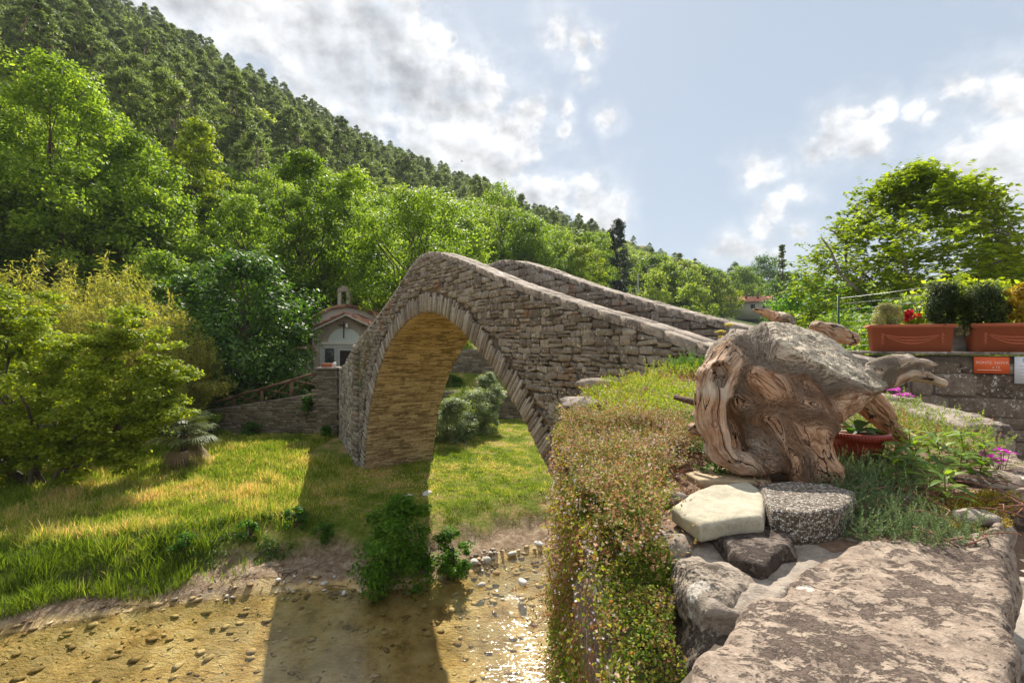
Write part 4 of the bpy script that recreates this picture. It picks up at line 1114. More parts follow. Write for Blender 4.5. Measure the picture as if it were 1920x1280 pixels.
mb = MB(); c = cp(652, 611) - cb; mb.lathe([(0, .12), (.07, .09), (.08, -.05), (.05, -.1), (0, -.1)], (c[0], -.18, c[2]), 10); mb.box((c[0], -.09, c[2] + .12), (.04, .2, .03)); mb.link('lantern', M_white, ch)
# tiled roofs
def tiled(name, A, B, Cc, Dd, parent, base, nrow, ncol):
    """quad A(eave,front) B(ridge,front) C(ridge,back) D(eave,back): rows of barrel tiles"""
    mb = MB(); rg = np.random.RandomState(ncol)
    A, B, Cc, Dd = [np.asarray(p, float) - base for p in (A, B, Cc, Dd)]
    nrm = np.cross(B - A, Dd - A); nrm /= np.linalg.norm(nrm); nrm *= np.sign(nrm[2])
    mb.add([A, B, Cc, Dd, A - nrm * .08, B - nrm * .08, Cc - nrm * .08, Dd - nrm * .08], f4=[[0, 1, 2, 3], [7, 6, 5, 4], [0, 4, 5, 1], [1, 5, 6, 2], [2, 6, 7, 3], [3, 7, 4, 0]])
    for j in range(ncol):
        v0 = (j + .5) / ncol
        for i in range(nrow):
            u0 = i / nrow - .02; u1 = (i + 1.12) / nrow
            p = lambda u: (A + (B - A) * u) * (1 - v0) + (Dd + (Cc - Dd) * u) * v0
            w = np.linalg.norm(Dd - A) / ncol * .42; side = (Dd - A) / np.linalg.norm(Dd - A)
            P, Q = p(u0), p(u1); ang = np.linspace(0, np.pi, 5); e = rg.uniform(-.01, .015)
            ring = lambda c_, lift: np.array([c_ + side * w * math.cos(t) + nrm * (w * .75 * math.sin(t) + lift + e) for t in ang])
            mb.add(np.vstack([ring(P, .03), ring(Q, .0)]), f4=[[k, k + 1, 5 + k + 1, 5 + k] for k in range(4)])
    return mb.link(name, M_tile, parent)
g = lambda px, py, D: at(px, py, CD) + [0, D - CD, 0]
tiled('roof_slope', g(582, 619, 27.5), g(648, 588, 27.5), g(648, 588, 31), g(582, 619, 31), ch, cb, 9, 13)
tiled('roof_slope', g(714, 619, 27.5), g(648, 588, 27.5), g(648, 588, 31), g(714, 619, 31), ch, cb, 9, 13)
for (a0, b0, c0_, d0_) in ((582, 619, 648, 588), (714, 619, 648, 588)):
    panel('verge_board', [(a0, b0 + 3.5), (a0, b0), (c0_, d0_), (c0_, d0_ + 3.5)], 27.46, 27.5, plain_mat('verge_stone', (.40, .34, .28), .85, var=.15))
mb = MB()
for sx in (594, 612, 632, 665, 684, 702):
    zc = 619 - (abs(648 - sx) * -1 + 66) * .47 + 5
    c = cp(sx, zc) - cb; mb.box((c[0], -.22, c[2]), (.1, .45, .1))
mb.link('rafter_ends', M_wood, ch)
prof = [(583, 600), (600, 588), (622, 578), (650, 574), (680, 579), (702, 590), (715, 603)]
for i in range(len(prof) - 1):
    (x0, y0), (x1, y1) = prof[i], prof[i + 1]; gg = lambda px, py, D: at(px, py, 30.8) + [0, D - 30.8, 0]
    tiled('rear_roof', gg(x0, y0 - 1, 30.6), gg(x1, y1 - 1, 30.6), gg(x1, y1 - 1, 34), gg(x0, y0 - 1, 34), ch, cb, 3, 12)
for px in (636.5, 652.5): panel('bell_pillar', [(px - 3.8, 576), (px - 3.2, 546), (px + 3.2, 546), (px + 3.8, 576)], 31.2, 31.7, M_chapel)
panel('bell_arch', [(632, 547), (634, 540), (644.5, 535), (655, 540), (657, 547)], 31.15, 31.75, M_chapel)
mb = MB(); c0 = cp(586.5, 619) - cb; c1 = cp(586.5, 690) - cb; mb.tube([c0 + [0, -.06, 0], c1 + [0, -.06, 0]], .035, 8); mb.link('downpipe', plain_mat('copper_pipe', (.22, .13, .09), .6), ch)
panel('annex_wall', [(541, 716), (541, 660), (588, 655), (588, 716)], 28.1, 30, M_chapel)
gg = lambda px, py, D: at(px, py, 28.1) + [0, D - 28.1, 0]
tiled('annex_roof', gg(538, 660, 28.0), gg(588, 654, 28.0), gg(588, 646, 30), gg(538, 652, 30), ch, cb, 8, 10)

# red-roofed house
HD = 122.0; hb = np.array([at(1415, 640, HD)[0], HD, at(0, 597, HD)[2]])
hs = empty('farmhouse', hb, 'long pale house with low red tiled roof and two chimneys across the valley', 'house')
M_hwall = stone_mat('house_render', (.26, .24, .17), (.34, .32, .24), (.42, .40, .31), bump=.2, scale=.3)
M_hroof = stone_mat('house_roof_tiles', (.34, .12, .07), (.48, .19, .11), (.56, .27, .17), bump=.3, scale=.5)
R_ = rotz(math.radians(-14))
def hbx(mb, c, s): mb.box(R_ @ np.array(c), s, R_)
mb = MB(); hbx(mb, (0, 0, 1.9), (12.0, 6, 4.3)); mb.link('wall', M_hwall, hs)
mb = MB(); V = []
for x in (-6.6, 6.6): V += [R_ @ np.array(p) for p in ((x, -3.7, 3.95), (x, -3.7, 4.1), (x, 0, 5.55), (x, 3.7, 4.1), (x, 3.7, 3.95))]
mb.add(V, f4=[[0, 1, 6, 5], [1, 2, 7, 6], [2, 3, 8, 7], [3, 4, 9, 8], [4, 0, 5, 9]], f3=[[0, 2, 1], [0, 4, 2], [4, 3, 2], [5, 6, 7], [5, 7, 9], [9, 7, 8]]); rf = mb.link('roof', M_hroof, hs)
for x in (-2.3, .4):
    mb = MB(); hbx(mb, (x, -1.6, 5.5), (.5, .5, 1.5)); hbx(mb, (x, -1.6, 6.3), (.65, .65, .15)); mb.link('chimney', M_wood, rf)
for x, w in ((-3.9, 1.0), (-1.1, 1.1), (1.4, .7), (3.6, .7), (5.2, .6)):
    mb = MB(); hbx(mb, (x, -3.02, 2.9), (w, .12, 1.1)); wd = mb.link('window', M_chapelg, hs)
    mb = MB(); hbx(mb, (x, -3.1, 2.9), (w - .15, .06, .95)); mb.link('pane', M_darkglass, wd)
sb = at(1277, 568, 100)
sh = empty('stone_shed', sb, 'small stone shed with a flat pale roof just above the far parapet', 'shed')
mb = MB(); mb.box((0, 0, .5), (3.0, 2.4, 1.6)); mb.link('wall', M_chapel, sh)
mb = MB(); mb.box((0, -.1, 1.36), (3.6, 3.0, .12), np.array([[math.cos(.07), 0, math.sin(.07)], [0, 1, 0], [-math.sin(.07), 0, math.cos(.07)]])); mb.link('roof', M_cap, sh)
mb = MB(); mb.box((-.6, -1.22, .4), (.7, .06, 1.2)); mb.link('door', M_wood, sh)
sb = at(1205, 478, 420)
sh = empty('hilltop_house', sb, 'brown stone house among trees high on the ridge right of the poplar', 'house')
mb = MB(); mb.box((0, 0, 3), (8.5, 6, 7)); mb.link('wall', M_chapel, sh)
mb = MB(); mb.add([(-5, -3.6, 6.3), (5, -3.6, 6.3), (5, 0, 8), (-5, 0, 8), (5, 3.6, 6.3), (-5, 3.6, 6.3)], f4=[[0, 1, 2, 3], [3, 2, 4, 5]]); mb.link('roof', M_tile, sh)
sb = at(1392, 553, 150)
sh = empty('hidden_house', sb, 'terracotta roof half hidden by trees above the red-roofed house', 'house')
mb = MB(); mb.box((0, 0, -1), (6, 4, 3)); mb.link('wall', M_hwall, sh)
mb = MB(); mb.add([(-3.6, -2.6, .4), (3.6, -2.6, .4), (3.6, 0, 1.5), (-3.6, 0, 1.5), (3.6, 2.6, .4), (-3.6, 2.6, .4)], f4=[[0, 1, 2, 3], [3, 2, 4, 5]]); mb.link('roof', M_hroof, sh)
M_grey = plain_mat('grey_concrete', (.30, .30, .29), .8, var=.12)
for (px, a, b, D, lab) in ((1196, 512, 556, 70, 'grey concrete pole behind the far parapet below the poplar'), (1513, 556, 600, 50, 'pale utility pole left of the walnut tree')):
    mb = MB(); t = at(px, a, D); q = at(px, b + 60, D); mb.tube([(0, 0, 0), (0, 0, t[2] - q[2])], [.13, .09], 8)
    o = mb.link('utility_pole', M_grey, None, label=lab, cat='pole'); o.location = tuple(q)
mb = MB()
bp_ = at(866, 303, 60)
mb.tube([(-.14, 0, 0), (0, 0, .03), (.17, 0, 0)], [.015, .045, .01], 6); mb.add([(0, 0, .03), (.06, .02, .06), (-.08, .3, .16), (.07, -.02, .05), (-.08, -.3, .16)], f3=[[0, 1, 2], [0, 3, 4]])
b_ = mb.link('bird', plain_mat('dark_feathers', (.03, .03, .03), .8), None, label='tiny dark bird flying in front of the clouds', cat='bird'); b_.location = tuple(bp_)

# ---------------------------------------------------------------- near bank: walls, paving
GL = -1.42
rng = np.random.RandomState(77)
pv = link('paving', MB().add([(-30, -30, GL + .012), (60, -30, GL + .012), (60, -16, GL + .012), (9, 3.5, GL + .012), (4.2, 5.6, GL + .012), (2.5, 4.8, GL + .012), (2.4, 2.8, GL + .012), (1.9, 1.9, GL + .012), (.3, .3, GL + .012), (-30, -29, GL + .012)], f3=[[0, 1, 2], [0, 2, 3], [0, 3, 8], [8, 3, 7], [7, 3, 4], [7, 4, 6], [6, 4, 5], [0, 8, 9]]).mesh('paving', M_bridge2), kind='structure', label='flagstone paving of the roadway beside the wall')
M_flag = stone_mat('flagstone', (.24, .20, .16), (.40, .35, .29), (.55, .50, .43), bump=.5, lich=.2, scale=1.5)
fm = lambda x, y, d: np.stack([x + 0 * d, y + 0 * d, GL + .014 + np.asarray(d)], -1)
for (a, b, w, h) in courses(1.0, 7.2, .4, 5.3, .42, .6, rng, lambda x, y: x > y * .98 + .35 and x > (2.65 if y > 2.2 else 0) and y < 5.4 - .444 * (x - 3.75)):
    V, f = stone_block(a, b, w, h, rng.uniform(.015, .03), rng, fm, back=-.01, bev=.06, jit=.05)
    link('flagstone', mkmesh('flagstone', V, f.astype(np.int32), M_flag), pv)
# planter wall across the road
WA = np.array([3.75, 5.86]); WD = np.array([.914, -.406]); WN = np.array([-.406, -.914])
def wallpt(px, off=0.0):
    """plan point where the sight line of a photo column meets the wall face moved towards the road by off"""
    r = np.array([(px - 960) / F, 1.0]); a = WA + WN * off
    t = (WN @ a) / (WN @ r); return r * t
we = WA + WD * 5.6
gw, f_, L_ = stone_wall('planter_wall', WA[0], WA[1], we[0], we[1], GL - .05, lambda s: -.145 + 0 * s, 'lichen-spotted stone wall carrying the terracotta planters', M_wall, thick=.42, ch=.19, lw=.5, seed=31, nind=200, dep=.018)
gb = np.array(gw.location); WR = rotz(math.atan2(WD[1], WD[0]))
x = 0.0
while x < 5.6:
    w = rng.uniform(.5, .8); mb = MB(); p_ = WA + WD * (x + w / 2) - WN * .19; mb.box(np.array([p_[0], p_[1], -.132 + rng.uniform(0, .004)]) - gb, (w - .01, .46, .03), WR); mb.link('coping_slab', M_cap, gw); x += w

# bastion wall under the garden
OUT = np.array([(-2.4, -2.2), (-.9, -.75), (-.25, -.02), (.03, .34), (.17, .62), (.225, 1.0), (.22, 1.4), (.24, 1.9), (.32, 2.5), (.47, 3.2), (.85, 3.85), (1.45, 4.5), (2.05, 5.0)])
ocum = np.r_[0, np.cumsum(np.linalg.norm(np.diff(OUT, axis=0), axis=1))]
ot = np.gradient(OUT, axis=0); ot /= np.linalg.norm(ot, axis=1)[:, None]; on = np.stack([-ot[:, 1], ot[:, 0]], -1)
bw = empty('bastion_wall', (.2, 1.5, -5.5), 'tall rough stone wall below the garden, mostly hidden by trailing plants', 'wall')
bb = np.array(bw.location)
def bmap(s, z, d):
    p = np.stack([np.interp(s, ocum, OUT[:, i]) for i in (0, 1)], -1); q = np.stack([np.interp(s, ocum, on[:, i]) for i in (0, 1)], -1)
    bat = (-.5 - np.asarray(z)) * .02
    return np.stack([p[..., 0] + q[..., 0] * (d + bat), p[..., 1] + q[..., 1] * (d + bat), z + 0 * np.asarray(s)], -1) - bb
def otop(s):
    yy = np.interp(s, ocum, OUT[:, 1]); return np.interp(yy, [-3, .3, .8, 1.0, 2, 5], [-.47, -.52, -.53, -.47, -.42, -.33])
bl = [stone_block(a, b, w, h, rng.uniform(.02, .05), rng, bmap, hi=otop, jit=.14, bev=.2) for (a, b, w, h) in courses(0, ocum[-1], -5.6, -.3, .16, .3, rng, lambda s, z: z < otop(s) - .03)]
emit_stones([(b[0] + bb, b[1]) for b in bl], bw, M_wall, nind=160, eye=(-1, 2, -1))
S = np.linspace(0, ocum[-1], 60); n = 60
V = np.vstack([bmap(S, -5.8 + 0 * S, 0 * S), bmap(S, otop(S) - .01, 0 * S), bmap(S, otop(S) - .01, 0 * S - .42), bmap(S, -5.8 + 0 * S, 0 * S - .42)])
mb = MB(); mb.add(V, f4=[[k * n + i, k * n + i + 1, ((k + 1) % 4) * n + i + 1, ((k + 1) % 4) * n + i] for k in range(4) for i in range(n - 1)]); mb.link('wall_core', M_bridge2, bw)
# roadside face of the parapet
INN = np.array([(-2.0, -1.97), (.22, .30), (.55, .64), (1.20, 1.27), (1.45, 1.51), (1.86, 1.97), (2.04, 2.19), (2.25, 2.83), (2.39, 3.7), (2.38, 4.85)])
icum = np.r_[0, np.cumsum(np.linalg.norm(np.diff(INN, axis=0), axis=1))]
it = np.gradient(INN, axis=0); it /= np.linalg.norm(it, axis=1)[:, None]; inn_ = np.stack([it[:, 1], -it[:, 0]], -1)
iw = empty('roadside_wall', (1.3, 1.3, GL), 'low curved stone wall along the paving that holds the garden bed', 'wall'); ib = np.array(iw.location)
def imap(s, z, d):
    p = np.stack([np.interp(s, icum, INN[:, i]) for i in (0, 1)], -1); q = np.stack([np.interp(s, icum, inn_[:, i]) for i in (0, 1)], -1)
    return np.stack([p[..., 0] + q[..., 0] * d, p[..., 1] + q[..., 1] * d, z + 0 * np.asarray(s)], -1) - ib
bl = [stone_block(a, b, w, h, rng.uniform(.01, .025), rng, imap, hi=lambda s: -.47 + 0 * s, jit=.08) for (a, b, w, h) in courses(0, icum[-1], GL, -.45, .17, .34, rng, lambda s, z: z < -.49)]
emit_stones([(b[0] + ib, b[1]) for b in bl], iw, M_wall, nind=120)
S = np.linspace(0, icum[-1], 50); n = 50
V = np.vstack([imap(S, GL + 0 * S, 0 * S), imap(S, -.475 + 0 * S, 0 * S), imap(S, -.475 + 0 * S, 0 * S - .25), imap(S, GL + 0 * S, 0 * S - .25)])
mb = MB(); mb.add(V, f4=[[k * n + i, k * n + i + 1, ((k + 1) % 4) * n + i + 1, ((k + 1) % 4) * n + i] for k in range(4) for i in range(n - 1)]); mb.link('wall_core', M_bridge2, iw)
# garden bed
def zg(x, y):
    P3 = np.stack([x, y, 0 * x], -1)
    return -.435 + .033 * (np.clip(y, .9, 5) - 1) + .018 * fbm(P3 * 4, 3)
GP = np.array([(.25, .95), (.24, 1.3), (.26, 1.9), (.34, 2.5), (.49, 3.2), (.87, 3.84), (1.46, 4.48), (2.0, 4.95), (2.42, 4.85), (2.43, 3.7), (2.28, 2.8), (2.08, 2.15), (1.9, 1.9), (1.5, 1.44), (1.27, 1.2), (.9, .98)])
gx = np.arange(.15, 2.5, .035); gy = np.arange(.9, 5.0, .035); X, Y = np.meshgrid(gx, gy, indexing='ij')
Z = zg(X, Y) + np.where(sdpoly(np.stack([X, Y], -1), GP) > -.02, -.08, 0)
idx = np.arange(X.size).reshape(X.shape); q = np.stack([idx[:-1, :-1], idx[1:, :-1], idx[1:, 1:], idx[:-1, 1:]], -1).reshape(-1, 4)
cen = np.stack([X.reshape(-1)[q].mean(1), Y.reshape(-1)[q].mean(1)], -1)
q = q[sdpoly(cen, GP) < .03]
M_soil = stone_mat('garden_soil', (.10, .06, .04), (.22, .14, .09), (.36, .26, .18), scale=5, bump=1.0)
link('garden_bed', mkmesh('garden_bed', np.stack([X, Y, Z], -1).reshape(-1, 3), q.astype(np.int32), M_soil, True), kind='structure', label='soil of the raised garden bed on top of the bastion')

# ---------------------------------------------------------------- coping slab and rocks of the foreground
def pxpoly(pts, z): return np.array([atz(px, py, z)[:2] for px, py in pts])
def slab(name, poly, ztop, thick, mat, label=None, cat='stone', rnd_=.018, vox=.006, amp=.008, seed=0, tilt=(0, 0), parent=None, dome=0.0, big=0.0, k=None):
    poly = np.asarray(poly); lo = np.array([*poly.min(0), ztop - thick]); hi = np.array([*poly.max(0), ztop]); c = (lo + hi) / 2
    def fn(P):
        Q = P + .02 * np.stack([fbm(P * 7 + seed, 2), fbm(P * 7 + seed + 50, 2), 0 * P[..., 0]], -1) * (1 if amp > .004 else .3)
        d2 = sdpoly(Q, poly) + rnd_
        zt_ = ztop + tilt[0] * (P[..., 0] - c[0]) + tilt[1] * (P[..., 1] - c[1]) - dome * np.clip(1 + d2 / .12, 0, 1) ** 2
        dz = np.abs(P[..., 2] - (zt_ - thick / 2)) - thick / 2 + rnd_
        d = np.minimum(np.maximum(d2, dz), 0) + np.sqrt(np.maximum(d2, 0) ** 2 + np.maximum(dz, 0) ** 2) - rnd_
        d = d + amp * fbm(P * 14 + seed * 3.1, 4) + big * fbm(P * 4 + seed, 2)
        if amp > .006: d = d + .25 * amp * np.abs(fbm(P * np.array([60, 60, 80.]) + seed, 2))
        return d
    me = sdf_mesh(name, fn, lo - .04, hi + .04 + dome, vox, mat)
    return link(name, me, parent, label=label, cat=cat)
SL = np.vstack([pxpoly([(1300, 1280), (1316, 1245), (1348, 1200), (1405, 1125), (1484, 1082), (1560, 1040), (1620, 1008), (1720, 1010), (1800, 1000), (1850, 985), (1878, 955), (1892, 1010), (1898, 1100), (1906, 1280)], -.42), [(.50, .42), (.28, .16), (.02, .22), (.14, .50)]])
slab('coping_slab', SL, -.42, .16, M_slab, 'large lichened sandstone coping slab filling the lower right of the view', 'slab', .018, .0055, .008, 3, big=.010)
MB_ = pxpoly([(1240, 990), (1300, 972), (1440, 968), (1600, 965), (1760, 975), (1860, 960), (1880, 940), (1893, 985), (1890, 1060), (1700, 1030), (1560, 1060), (1430, 1160), (1330, 1150), (1262, 1060)], -.44)
slab('mortar_bed', MB_, -.435, .09, stone_mat('old_mortar', (.13, .10, .08), (.27, .22, .175), (.42, .36, .30), scale=3.5, bump=1.0, lich=.3, lichen=(.7, .63, .53)), 'rough old mortar filling between the coping stones', 'mortar', .015, .006, .011, 4)
slab('rock', pxpoly([(1226, 992), (1240, 978), (1290, 974), (1314, 998), (1314, 1022), (1290, 1037), (1250, 1032), (1230, 1012)], -.43), -.415, .07, M_rockwarm, 'rounded lumpy rock left of the dark wedge stone', 'rock', .03, .005, .008, 5)
slab('dark_wedge_stone', pxpoly([(1338, 1003), (1385, 985), (1445, 980), (1486, 1000), (1483, 1022), (1452, 1038), (1432, 1064), (1400, 1052), (1368, 1028)], -.41), -.408, .035, M_darkrock, 'dark brown wedge-shaped flat stone below the pale flat stone', 'stone', .006, .0042, .005, 6)
slab('rock', pxpoly([(1256, 1042), (1300, 1032), (1368, 1038), (1410, 1060), (1406, 1100), (1372, 1122), (1305, 1118), (1272, 1090)], -.42), -.415, .075, M_rockwarm, 'smooth rounded buff rock at the corner of the coping, below the lumpy one', 'rock', .03, .005, .011, 7, dome=.01)
slab('rock', pxpoly([(1248, 1080), (1290, 1080), (1430, 1085), (1470, 1120), (1440, 1190), (1385, 1250), (1300, 1215), (1262, 1150)], -.49), -.475, .30, M_rockwarm, 'bulging corner boulder under the smooth rounded rock', 'rock', .055, .007, .02, 8, big=.025)
slab('pale_flat_stone', pxpoly([(1260, 948), (1293, 925), (1335, 908), (1400, 902), (1428, 916), (1436, 940), (1432, 968), (1376, 974), (1318, 984), (1283, 966)], -.375), -.373, .042, M_paleflat, 'smooth pale cream flat stone with a pointed left end', 'stone', .012, .004, .0022, 9)
def aggregate():
    m, b = newmat('exposed_aggregate'); g = b.n('ShaderNodeNewGeometry'); P = g.outputs['Position']
    v = b.n('ShaderNodeTexVoronoi', feature='F1', ins={'Vector': P, 'Scale': 230.0}); e = b.n('ShaderNodeTexVoronoi', feature='DISTANCE_TO_EDGE', ins={'Vector': P, 'Scale': 230.0})
    r = b.n('ShaderNodeSeparateColor', ins={0: v.outputs['Color']}).outputs[0]
    c = b.ramp(r, [(.0, (.07, .055, .045)), (.35, (.20, .14, .09)), (.6, (.38, .29, .2)), (.85, (.70, .66, .58))])
    c = b.mix(b.mapr(e.outputs['Distance'], 0, .10), (.09, .065, .05), c)
    bp = b.n('ShaderNodeBump', ins={'Height': b.mapr(e.outputs['Distance'], 0, .3), 'Strength': 1.0, 'Distance': .004})
    p = b.n('ShaderNodeBsdfPrincipled', ins={'Base Color': c, 'Roughness': .75, 'Normal': bp.outputs[0]}); finish(b, p.outputs[0]); return m
slab('aggregate_block', pxpoly([(1425, 908), (1475, 902), (1560, 908), (1602, 920), (1600, 938), (1565, 955), (1500, 962), (1450, 956), (1432, 940)], -.365), -.363, .075, aggregate(), 'half-round block of exposed pebble aggregate in front of the driftwood stump', 'block', .01, .004, .003, 10)
slab('tan_flat_stone', pxpoly([(1285, 892), (1330, 880), (1440, 888), (1450, 905), (1380, 908), (1310, 905)], -.415), -.405, .03, M_tan, 'thin tan flat stone under the left foot of the driftwood stump', 'stone', .006, .004, .003, 11)
# long lit coping stones on the roadside edge of the bed
cs_ = [(2.18, 2.28, 2.44, 2.75, 0), ]
slab('roadside_coping_stone', np.array([(1.86, 2.02), (2.06, 1.98), (2.22, 2.3), (2.36, 2.75), (2.14, 2.85), (2.02, 2.45)]), -.345, .14, M_cap, 'long pale coping stone on the roadside edge of the bed, lit by the sun', 'stone', .02, .008, .006, 12)
slab('roadside_coping_stone', np.array([(2.15, 2.88), (2.37, 2.78), (2.46, 3.6), (2.24, 3.66)]), -.33, .14, M_cap, 'pale coping stone beyond the long one, half hidden by plants', 'stone', .02, .01, .006, 13)
slab('roadside_coping_stone', np.array([(1.30, 1.28), (1.42, 1.2), (1.75, 1.6), (1.9, 1.86), (1.72, 1.86), (1.5, 1.55)]), -.415, .12, M_slab, 'brown ragged coping stone right of the bed, beside the shaded paving', 'stone', .02, .007, .01, 14)
def rockobj(px, py, z, size, seed, mat, label, cat='rock', sub=3, rz=0, name='rock', D=None):
    V, f = rock_geo(size, seed, sub); V = V @ rotz(rz).T; p = atz(px, py, z) if D is None else at(px, py, D)
    o = link(name, mkmesh(name, V, f.astype(np.int32), mat, smooth=(sub > 2)), None, label=label, cat=cat); o.location = (p[0], p[1], (z if D is None else p[2]) + size[2] * .18); return o
rockobj(1112, 822, -.40, (.15, .12, .09), 1, M_cap, 'pale rounded rock at the left rim of the bed')
rockobj(1197, 912, -.42, (.075, .06, .045), 2, M_cap, 'small pale rock above the flat grey one, left of the stump')
rockobj(1238, 938, -.425, (.16, .09, .04), 3, M_cap, 'flat pinkish grey rock left of the pale flat stone')
rockobj(1095, 765, -.38, (.30, .22, .10), 4, M_cap, 'pale edging stone at the left rim among reddish stonecrop', 'rock')
rockobj(1120, 728, -.36, (.34, .25, .12), 5, M_cap, 'farther pale edging stone at the left rim of the bed', 'rock')
rockobj(1710, 830, -.40, (.07, .06, .06), 6, M_tan, 'round buff pebble right of the driftwood leg', 'pebble')
rockobj(1830, 975, -.43, (.12, .07, .035), 7, M_cap, 'pale flat rock at the right end of the bed')
rockobj(1690, 948, -.44, (.09, .06, .05), 8, M_rockwarm, 'brown rock among the blue-green stonecrop')
rockobj(1738, 802, -.40, (.14, .08, .05), 9, M_rockwarm, 'pinkish rock beside the yellow moss behind the stump leg')
rockobj(1850, 905, -.42, (.2, .12, .06), 10, M_slab, 'ragged brown rock at the right rim below the magenta flowers')
rockobj(1276, 888, -.42, (.03, .025, .022), 11, M_terra, 'small rust-red stone left of the stump', 'pebble')
# ---------------------------------------------------------------- driftwood stump
def cap_sd(P, a, b, ra, rb):
    a = np.array(a); b = np.array(b); e = b - a; w = P - a
    t = np.clip((w @ e) / (e @ e), 0, 1)
    return np.linalg.norm(w - t[..., None] * e, axis=-1) - (ra + (rb - ra) * t)
SC = 1.55 / F
def seg(lst): return [(at(x, y, D), r * SC) for (x, y, D, r) in lst]
BODY = [
 (seg([(1385,690,1.62,64),(1450,678,1.60,76),(1540,678,1.59,82)]), 0.0),
 (seg([(1530,690,1.58,76),(1600,690,1.56,52),(1645,698,1.55,30)]), 0.15),
 (seg([(1352,650,1.60,10),(1395,664,1.59,48),(1440,665,1.62,60)]), 0.0),
 (seg([(1536,792,1.49,26),(1560,745,1.53,46),(1620,712,1.55,36)]), .75),
 (seg([(1545,800,1.46,22),(1500,768,1.47,34),(1450,735,1.49,38),(1420,715,1.5,30)]), .6),
 (seg([(1372,672,1.55,34),(1340,715,1.51,34),(1336,785,1.48,27),(1350,848,1.46,27),(1392,872,1.45,20),(1440,866,1.44,22)]), .45),
 (seg([(1400,730,1.55,42),(1432,795,1.50,32),(1436,858,1.45,26)]), .5),
 (seg([(1470,750,1.53,62),(1500,820,1.47,50),(1540,882,1.41,33),(1562,912,1.385,20)]), .8),
 (seg([(1440,790,1.49,38),(1485,862,1.44,32),(1512,900,1.41,17)]), .7),
 (seg([(1450,740,1.66,74),(1490,800,1.62,60)]), .6),
 (seg([(1390,760,1.60,40),(1395,850,1.56,26)]), .6),
]
EXTRA = [
 (seg([(1640,695,1.58,20),(1700,673,1.60,13),(1745,680,1.61,7),(1757,683,1.61,3)]), .1),
 (seg([(1620,722,1.59,20),(1700,700,1.61,15),(1740,708,1.61,12),(1766,716,1.61,6)]), .4),
 (seg([(1414,583,1.75,5),(1440,591,1.75,9),(1472,603,1.70,16)]), .6),
 (seg([(1530,612,1.72,14),(1568,624,1.74,17),(1600,634,1.74,13)]), .5),
 (seg([(1585,712,1.74,32),(1640,770,1.75,26),(1688,822,1.75,15)]), .9),
 (seg([(1300,805,1.62,12),(1340,800,1.60,18)]), .6),
]
cutn = np.array([.40, -.62, .80]); cutn /= np.linalg.norm(cutn); cutp = at(1560, 688, 1.475)
def prim(P, lst, k=.012):
    d = None
    for i in range(len(lst) - 1):
        c = cap_sd(P, lst[i][0], lst[i + 1][0], lst[i][1], lst[i + 1][1]); d = c if d is None else np.minimum(d, c)
    return d
def ell(P, c, r):
    q = (P - c) / np.array(r); l = np.linalg.norm(q, axis=-1); return (l - 1) * min(r) 
def stump_sd(P):
    Q = P + .012 * np.stack([fbm(P * 9, 2), fbm(P * 9 + 31, 2), fbm(P * 9 + 67, 2)], -1)
    d = None
    for l, t in BODY:
        c = prim(Q, l); d = c if d is None else smin(d, c, .018)
    # twisted flutes
    cut = (P - cutp) @ cutn + .004 * fbm(P * 30, 2)
    d = np.maximum(d, cut)
    d = np.maximum(d, -ell(Q, at(1386, 800, 1.425), (.027, .10, .088)))
    d = np.maximum(d, -ell(Q, at(1352, 700, 1.475), (.028, .05, .05)))
    d = np.maximum(d, -ell(Q, at(1450, 905, 1.43), (.06, .10, .045)))
    for l, t in EXTRA: d = smin(d, prim(Q, l), .01)
    d = np.minimum(d, 1.0)
    return np.maximum(d, -(P[..., 2] + .455))
allp = [(l, t) for l, t in BODY + EXTRA]
def stump_attr(P):
    W_ = 0; G = 0; TN = 0
    for q, (l, t) in enumerate(allp):
        for i in range(len(l) - 1):
            d = cap_sd(P, l[i][0], l[i + 1][0], l[i][1], l[i + 1][1]); w = np.exp(-np.clip(d, -.04, .3) / .0055)
            ax = (l[i + 1][0] - l[i][0]); ax = ax / np.linalg.norm(ax)
            m = (l[i + 1][0] + l[i][0]) / 2; Q = P - m
            g = Q - ax * (Q @ ax)[:, None] * .93 + q * .37
            W_ = W_ + w; G = G + w[:, None] * g; TN = TN + w * t
    G = G / W_[:, None]; TN = TN / W_
    cutd = (P - cutp) @ cutn
    end = (np.abs(cutd) < .011) & (P[:, 0] > .30) & (P[:, 0] < 1.22) & (P[:, 1] < 1.9) & (P[:, 2] > -.16)
    for l, t in EXTRA: end &= prim(P, l) > .006
    return G, TN, end.astype(float)
